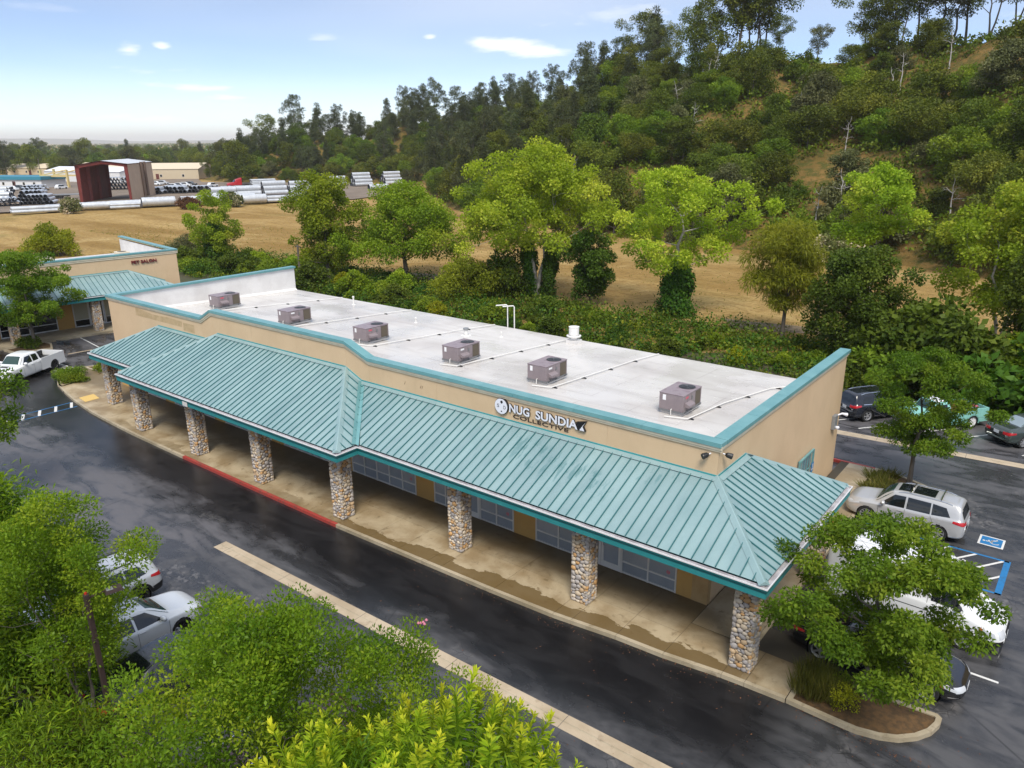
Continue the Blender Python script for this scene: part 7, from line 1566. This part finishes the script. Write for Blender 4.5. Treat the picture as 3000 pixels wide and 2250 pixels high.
    for k, (x, y, an, rad, n, ly) in enumerate([(-231,59,-.35,.6,6,2),(-229,67,-.6,.5,8,3),(-243,62,.9,.55,6,3),(-246,72,-.5,.55,7,3),(-256,66,.8,.6,6,2),(-262,78,-.4,.55,7,3),(-274,72,.9,.55,6,2),(-282,86,-.5,.5,7,3),(-294,80,.85,.55,6,2),(-300,94,-.4,.5,7,2)]):
        stack(x, y, an, rad, 6.5, n, ly, ['front','second','third','fourth'][min(3,k//3)]+' heap of silver pipes with dark ends left of the red-framed shed', lf)
    for j in range(4):
        stack(-288+j*1.2, 112+j*.4, math.atan2(-.45,.89), .62, 6, 9, 1, 'x', lf) if False else None
    stack(-279, 112.5, math.atan2(-.5,.87), .6, 6, 12, 4, 'wall of dark pipe ends seen through the red-framed shed', 'pipes behind the shed')
    # red-framed shed, open at both ends
    a = Vector((-222.6,75.3)); b = Vector((-222.2,89.8)); c = Vector((-239.4,105.8)); dx = (b-a).normalized(); w = (b-a).length; dv = (c-b); L = dv.length; dv.normalize()
    S = thing('pipe_shed', 'tall open shed with red steel frame, tan side wall and pale roof', 'building')
    def T(u, v, z): p = a+dx*u+dv*v; return (p.x, p.y, z)
    red = M('red_oxide_steel', (.235,.040,.030), .6, (.17,.032,.026), 1.); tan = M('tan_sheet_wall', (.60,.44,.31), .7, (.54,.39,.27), .4); roof = M('pale_sheet_roof', (.56,.57,.59), .45)
    h = 9.9; zb = -.35; hp = 10.9
    for v in (0, L*.33, L*.66, L):
        m = MB()
        for u0, u1 in ((0,.0),(w,.0)):
            s = 1 if u0 == 0 else -1; m.hexa([T(u0,v-.25,zb),T(u0+s*.7,v-.25,zb),T(u0+s*.7,v+.25,zb),T(u0,v+.25,zb)],[T(u0,v-.25,h),T(u0+s*1.1,v-.25,h-.5),T(u0+s*1.1,v+.25,h-.5),T(u0,v+.25,h)])
        m.hexa([T(0,v-.25,h-.9),T(w/2,v-.25,hp-.8),T(w/2,v+.25,hp-.8),T(0,v+.25,h-.9)],[T(0,v-.25,h),T(w/2,v-.25,hp),T(w/2,v+.25,hp),T(0,v+.25,h)]); m.hexa([T(w/2,v-.25,hp-.8),T(w,v-.25,h-.9),T(w,v+.25,h-.9),T(w/2,v+.25,hp-.8)],[T(w/2,v-.25,hp),T(w,v-.25,h),T(w,v+.25,h),T(w/2,v+.25,hp)]); m.build('steel_frame', red, S)
    m = MB(); m.add([T(w+.05,-.3,zb),T(w+.05,L+.3,zb),T(w+.05,L+.3,h),T(w+.05,-.3,h)],[(0,1,2,3)]); m.add([T(w-.05,-.3,zb),T(w-.05,L+.3,zb),T(w-.05,L+.3,h),T(w-.05,-.3,h)],[(3,2,1,0)]); m.build('wall', tan, S)
    m = MB(); m.add([T(-.05,-.3,zb),T(-.05,L+.3,zb),T(-.05,L+.3,h),T(-.05,-.3,h)],[(3,2,1,0)]); m.add([T(.05,-.2,zb),T(.05,L+.2,zb),T(.05,L+.2,h-.1),T(.05,-.2,h-.1)],[(0,1,2,3)]); m.build('wall', red, S)
    m = MB()
    for (u0,z_0,u1,z_1) in ((-.3,h+.05,w/2,hp+.1),(w/2,hp+.1,w+.3,h+.05)): m.add([T(u0,-.6,z_0),T(u1,-.6,z_1),T(u1,L+.5,z_1),T(u0,L+.5,z_0)],[(0,1,2,3)]); m.add([T(u0,-.6,z_0-.12),T(u1,-.6,z_1-.12),T(u1,L+.5,z_1-.12),T(u0,L+.5,z_0-.12)],[(3,2,1,0)],1)
    m.build('roof', [roof, red], S)
    for v in (L*.48, L*.62): m = MB(); m.tube([T(w+.5,v,0),T(w+.5,v,h+.3)], .42, 10); m.build('duct', M('rusty_brown_duct', (.15,.10,.075), .6) if 'duct' not in MAT else MAT['duct'], S)
    for k in range(7): m = MB(); m.bar(T(.12,.2+k*L/7,2.2+.0*k),T(.12,.2+(k+1)*L/7,2.2),.12,.12); m.bar(T(.12,.2+k*L/7,5),T(.12,.2+(k+1)*L/7,5),.12,.12); m.build('girt', red, S)
    # white office with teal roof band
    def house(name, label, cx, cy, ang, w, d, h, wallm, roofm, ridge=0., band=None, wins=0, door=True, overh=.3):
        t = thing(name, label, 'building', (cx,cy,-.4), ang); m = MB(); m.box(-w/2,-d/2,0,w/2,d/2,h); m.build('wall', wallm, t)
        m = MB()
        if ridge:
            for s in (-1, 1): m.add([(-w/2-overh,s*(d/2+overh),h),(w/2+overh,s*(d/2+overh),h),(w/2+overh,0,h+ridge),(-w/2-overh,0,h+ridge)],[(0,1,2,3) if s < 0 else (3,2,1,0)])
            for s in (-1, 1): m.add([(s*w/2,-d/2,h-.01),(s*w/2,d/2,h-.01),(s*w/2,0,h+ridge-.05)],[(0,1,2)])
        else: m.box(-w/2-overh,-d/2-overh,h-.02,w/2+overh,d/2+overh,h+.25)
        m.build('roof', roofm, t)
        if band is not None: m = MB(); m.box(-w/2-overh-.2,-d/2-overh-.2,h-.9,w/2+overh+.2,d/2+overh+.2,h+.3); m.build('fascia', band, t)
        for i in range(wins):
            x = -w/2+w*(i+.7)/(wins+.4); m = MB(); m.box(x-.55,-d/2-.06,1.0,x+.55,-d/2-.01,2.2); o = m.build('window', MAT['frame'], t); m = MB(); m.box(x-.45,-d/2-.08,1.1,x+.45,-d/2-.055,2.1); m.build('pane', MAT['glassdark'], o)
        if door: m = MB(); m.box(w*.06,-d/2-.07,0,w*.06+1.4,-d/2-.01,2.4); m.build('door', M('dark_red_door', (.12,.03,.025), .6) if 'rdoor' not in MAT else MAT['rdoor'], t)
        return t
    MAT['rdoor'] = M('dark_red_door', (.12,.03,.025), .6); wh = M('white_wall', (.68,.67,.66), .7); cr = M('cream_wall', (.52,.43,.30), .8); crr = M('cream_sheet_roof', (.60,.50,.36), .6); gr = M('grey_wall', (.33,.29,.27), .8); tealb = M('teal_roof_band', (.03,.20,.28), .5); whr = M('white_sheet_roof', (.70,.70,.72), .45)
    house('office_building', 'low white office with teal roof band and small windows left of the yard', -330, 100, R(25), 30, 12, 3.9, wh, whr, 0, tealb, 6)
    house('office_building', 'left wing of the white office with tall dark openings', -352, 80, R(70), 20, 12, 3.9, wh, whr, 0, tealb, 5, False)
    house('warehouse', 'broad cream-roofed open warehouse right behind the tan shed', -352, 168, R(40), 44, 24, 4.5, cr, crr, 2.4, None, 4)
    house('warehouse', 'long white warehouse glimpsed through the shed opening', -350, 138, R(15), 46, 16, 4.4, wh, whr, 1.8, None, 5)
    house('cream_house', 'cream hip-roofed house beyond the yard at the left', -462, 156, R(30), 24, 14, 3.4, cr, crr, 2.2, None, 3)
    house('grey_building', 'long grey flat building with pale roof at the far left', -570, 186, R(20), 60, 20, 5.2, gr, whr, 0, None, 8)
    house('white_house', 'small white gabled building far away among the trees right of the shed', -880, 470, R(30), 22, 14, 4.6, wh, whr, 3, None, 3)
    house('white_warehouse', 'long white roof far away among the trees near the ridge', -905, 545, R(25), 80, 16, 4.6, wh, whr, 2, None, 8)
    house('storage_building', 'tan storage building behind the office with pale roof', -418, 176, R(25), 30, 14, 4.6, cr, crr, 1.6, None, 4)
    # yellow gantry, trailer, red truck, loader
    g = thing('yellow_gantry', 'pale yellow steel gantry frame standing left of the shed', 'gantry', (-315,109,-.4), R(20)); ym = M('pale_yellow_steel', (.60,.46,.20), .5)
    
    for x, y in ((-7,-3),(-7,3),(6,-3),(6,3)): m = MB(); m.bar((x,y,0),(x,y,6.6),.7,.7); m.build('leg', ym, g)
    for y in (-3,3):
        m = MB(); m.bar((-7,y,4.2),(6,y,4.2),.6,.6); m.build('beam', ym, g); m = MB(); m.bar((-7,y,4.4),(6,y,6.5),.4,.4); m.build('brace', ym, g)
    t = thing('flatbed_trailer', 'dark flatbed trailer parked left of the red-framed shed', 'trailer', (-245,83,-.3), R(60)); m = MB(); m.box(-6,-1.2,1.0,6,1.2,1.3); m.build('deck', MAT['steel'], t); m = MB(); m.box(-5.6,-.9,.7,-1,.9,1.0); m.box(4.8,-.6,.3,5.2,.6,1.0); m.build('chassis', MAT['black'], t)
    for x in (-4.6,-3.4):
        for q in (-1,1): m = MB(); m.lathe([(0,1.2*q),(.5,1.2*q),(.5,.85*q),(0,.85*q)],16,c=(x,0,.5),axis='y'); m.build('wheel', MAT['rubber'], t)
    t = thing('red_truck', 'red semi truck cab parked before the trees behind the second row of pipes', 'truck', (-249,142,-.3), math.atan2(-.954,-.30)); rd = paint('red_truck_paint', (.42,.012,.02), .3)
    m = MB(); m.hexa([(-1.6,-1.2,.9),(1.6,-1.2,.9),(1.6,1.2,.9),(-1.6,1.2,.9)],[(-1.6,-1.15,3.6),(.6,-1.1,2.9),(.6,1.1,2.9),(-1.6,1.15,3.6)]); m.hexa([(1.6,-1.0,.8),(3.6,-.9,.8),(3.6,.9,.8),(1.6,1.0,.8)],[(1.0,-1.0,2.1),(3.5,-.8,1.7),(3.5,.8,1.7),(1.0,1.0,2.1)]); m.build('cab', rd, t, bevel=.15)
    m = MB(); m.hexa([(1.25,-.95,2.15),(1.3,-.95,2.15),(1.3,.95,2.15),(1.25,.95,2.15)],[(.65,-.9,2.85),(.72,-.9,2.85),(.72,.9,2.85),(.65,.9,2.85)]); m.build('windscreen', MAT['glass'], t); m = MB(); m.box(-9,-.5,.8,-1.6,.5,1.1); m.build('chassis', MAT['black'], t)
    for x in (2.6,-2.6,-6.6,-7.9):
        for q in (-1,1): m = MB(); m.lathe([(0,1.2*q),(.52,1.2*q),(.52,.8*q),(0,.8*q)],14,c=(x,0,.5),axis='y'); m.build('wheel', MAT['rubber'], t)
    x, y = -244.5, 150; stack(x, y, A, .32, 9, 8, 5, 'neat load of slim pipes beside the red truck', 'pipe load by the red truck')
    t = thing('yellow_loader', 'small yellow loader with open cab near the ridge foot', 'loader', (-216,153,-.3), R(100)); yl = paint('loader_yellow', (.60,.34,.03), .4); m = MB(); m.box(-1.5,-.9,.5,1.3,.9,1.2); m.build('body', yl, t, bevel=.08); m = MB()
    for p in ((-.9,-.75),(.7,-.75),(-.9,.75),(.7,.75)): m.bar((*p,1.2),(*p,2.5),.12,.12)
    m.box(-1.05,-.9,2.5,.85,.9,2.62); m.build('cab', yl, t); 
    for sx in (-1,.9):
        for sy in (-.95,.95): m = MB(); m.lathe([(0,-.15),(.5,-.15),(.5,.15),(0,.15)],14,c=(sx,sy,.5),axis='y'); m.build('wheel', MAT['rubber'], t)
    m = MB(); m.bar((1.3,-.5,.8),(2.4,-.5,.3),.15,.2); m.bar((1.3,.5,.8),(2.4,.5,.3),.15,.2); m.box(2.3,-.9,.05,2.6,.9,.6); m.build('bucket', yl, t)
    # small parked cars of the yard
    cm = {}
    for nm, colr in (('white',(.70,.71,.72)),('silver',(.45,.46,.48)),('dark',(.05,.055,.06))): cm[nm] = paint('far_%s_car_paint' % nm, colr, .3)
    def far_car(x, y, ang, nm, label):
        t = thing('far_car', label, 'car', (x,y,-.28), ang, 'small cars parked round the pipe yard'); m = MB(); m.hexa([(-2.2,-.88,.3),(2.2,-.88,.3),(2.2,.88,.3),(-2.2,.88,.3)],[(-2.15,-.82,1.0),(2.1,-.80,.88),(2.1,.80,.88),(-2.15,.82,1.0)]); m.hexa([(-2.0,-.78,1.0),(1.0,-.78,.94),(1.0,.78,.94),(-2.0,.78,1.0)],[(-1.5,-.62,1.6),(.3,-.62,1.6),(.3,.62,1.6),(-1.5,.62,1.6)]); m.build('body', cm[nm], t, bevel=.06)
        m = MB(); m.hexa([(-1.9,-.80,1.04),(.9,-.80,1.0),(.9,.80,1.0),(-1.9,.80,1.04)],[(-1.52,-.66,1.5),(.34,-.66,1.5),(.34,.66,1.5),(-1.52,.66,1.5)]); m.build('window_band', MAT['glass'], t)
        for wx in (-1.35,1.35):
            for wy in (-.86,.86): m = MB(); m.lathe([(0,-.1),(.33,-.1),(.33,.1),(0,.1)],12,c=(wx,wy,.33),axis='y'); m.build('wheel', MAT['rubber'], t)
    for i, (x, y, an, nm, w) in enumerate([(-268,128,.6,'white','first'),(-271,132,.6,'silver','second'),(-274,136,.6,'white','third'),(-277,140,.6,'dark','fourth'),(-262,140,1.9,'white','nearest'),(-292,134,.5,'white','fifth'),(-296,139,.5,'silver','sixth')]): far_car(x, y, an, nm, '%s far car right of the shed, %s of the loose row' % (nm, w))
    for i, (x, y, an, nm, w) in enumerate([(-306,88,.4,'white','first'),(-310,92,.4,'dark','second'),(-300,102,1.9,'white','third'),(-318,84,.4,'silver','fourth'),(-268,60,1.2,'white','nearest'),(-286,66,1.2,'dark','fifth'),(-296,70,1.2,'white','sixth')]): far_car(x, y, an, nm, '%s far car before the white office, %s from the shed side' % (nm, w))
    # bushes of the yard edge, utility pole and wires
    for nm, lb, loc, R_, h, lm, sd in (('oleander_bush','round white-flowered oleander bush at the left front of the pipe yard',(-192.4,59.6,-.4),2.9,4.0,'flower',201),('oleander_bush','white-flowered oleander bush at the right front of the pipe yard',(-176.5,94.0,-.4),2.6,3.8,'flower',202),('brush_heap','reddish brown heap of dead brush in front of the fat pipes',(-180.5,83.8,-.4),3.0,2.8,'brown',203),('oleander_bush','pale flowering bush at the field edge below the hill',(-21,86,-.4),3.2,4.4,'flower',204)):
        m = grow(sd, h, R_, .05, 'dome', 30, R_*.3, 5200, .38, .55, lm, tr=.06, stems=4, twigs=False); plant(nm, lb, 'shrub', loc, m)
    p = thing('utility_pole', 'weathered wooden post standing behind the white end parapet', 'pole', (-67.9,33.6,-.5)); m = MB(); m.tube([(0,0,0),(0,0,4.6)],[.15,.12],10); m.build('post', MAT['bark'], p); m = MB(); m.bar((-.5,0,4.4),(.5,0,4.4),.10,.12); m.build('crossarm', MAT['bark'], p)
    for i, (x, y, h) in enumerate([(-470,140,9),(-420,142,9),(-520,230,10),(-560,250,10)]):
        p = thing('utility_pole', 'far thin utility pole over the roofs at the left', 'pole', (x,y,-.5), 0, 'utility poles beyond the yard'); m = MB(); m.tube([(0,0,0),(0,0,h)],[.2,.14],8); m.build('post', MAT['bark'], p); m = MB(); m.bar((-1.2,0,h-.5),(1.2,0,h-.5),.16,.16); m.build('crossarm', MAT['bark'], p)
    l = thing('lamp_post', 'dark bronze square lamp post with shoebox head in the lower left', 'lamp post', (-9.8,-16.3,-.05)); m = MB(); m.box(-.062,-.062,.0,.062,.062,5.05); m.build('post', MAT['post'], l, bevel=.01); m = MB(); m.box(-.2,-.2,-.05,.2,.2,.25); m.build('base', MAT['kerb'], l)
    m = MB(); m.bar((0,.05,4.93),(.10,.5,4.97),.045,.045); m.build('arm', MAT['post'], l); m = MB(); m.hexa([(-.02,.42,4.9),(.22,.38,4.9),(.31,.80,4.9),(.06,.85,4.9)],[(0,.44,4.99),(.20,.41,4.99),(.28,.78,4.99),(.07,.82,4.99)]); m.build('lamp_head', MAT['post'], l); m = MB(); m.add([(.02,.46,4.994),(.19,.43,4.994),(.23,.58,4.994),(.05,.62,4.994)],[(0,1,2,3)]); m.build('head_plate', MAT['steel'], l); m = MB(); m.tube([(0,0,5.05),(0,0,5.10)],.035,8); m.build('photocell', MAT['redlamp'], l)
MAT['duct'] = M('rusty_brown_duct', (.15,.10,.075), .6)
build_yard()

# ---------------------------------------------------------------- air
def build_haze():
    m = bpy.data.materials.new('haze'); m.use_nodes = True; N = m.node_tree.nodes; N.clear(); o = N.new('ShaderNodeOutputMaterial'); v = N.new('ShaderNodeVolumePrincipled')
    v.inputs['Color'].default_value = (.96,.98,1,1); v.inputs['Density'].default_value = 1.0e-4; v.inputs['Anisotropy'].default_value = .2; m.node_tree.links.new(v.outputs[0], o.inputs['Volume'])
    b = MB(); b.box(-26500,-26500,-3,26500,26500,190); tag(b.build('haze', m), kind='stuff')
HAZE = True
if HAZE: build_haze()
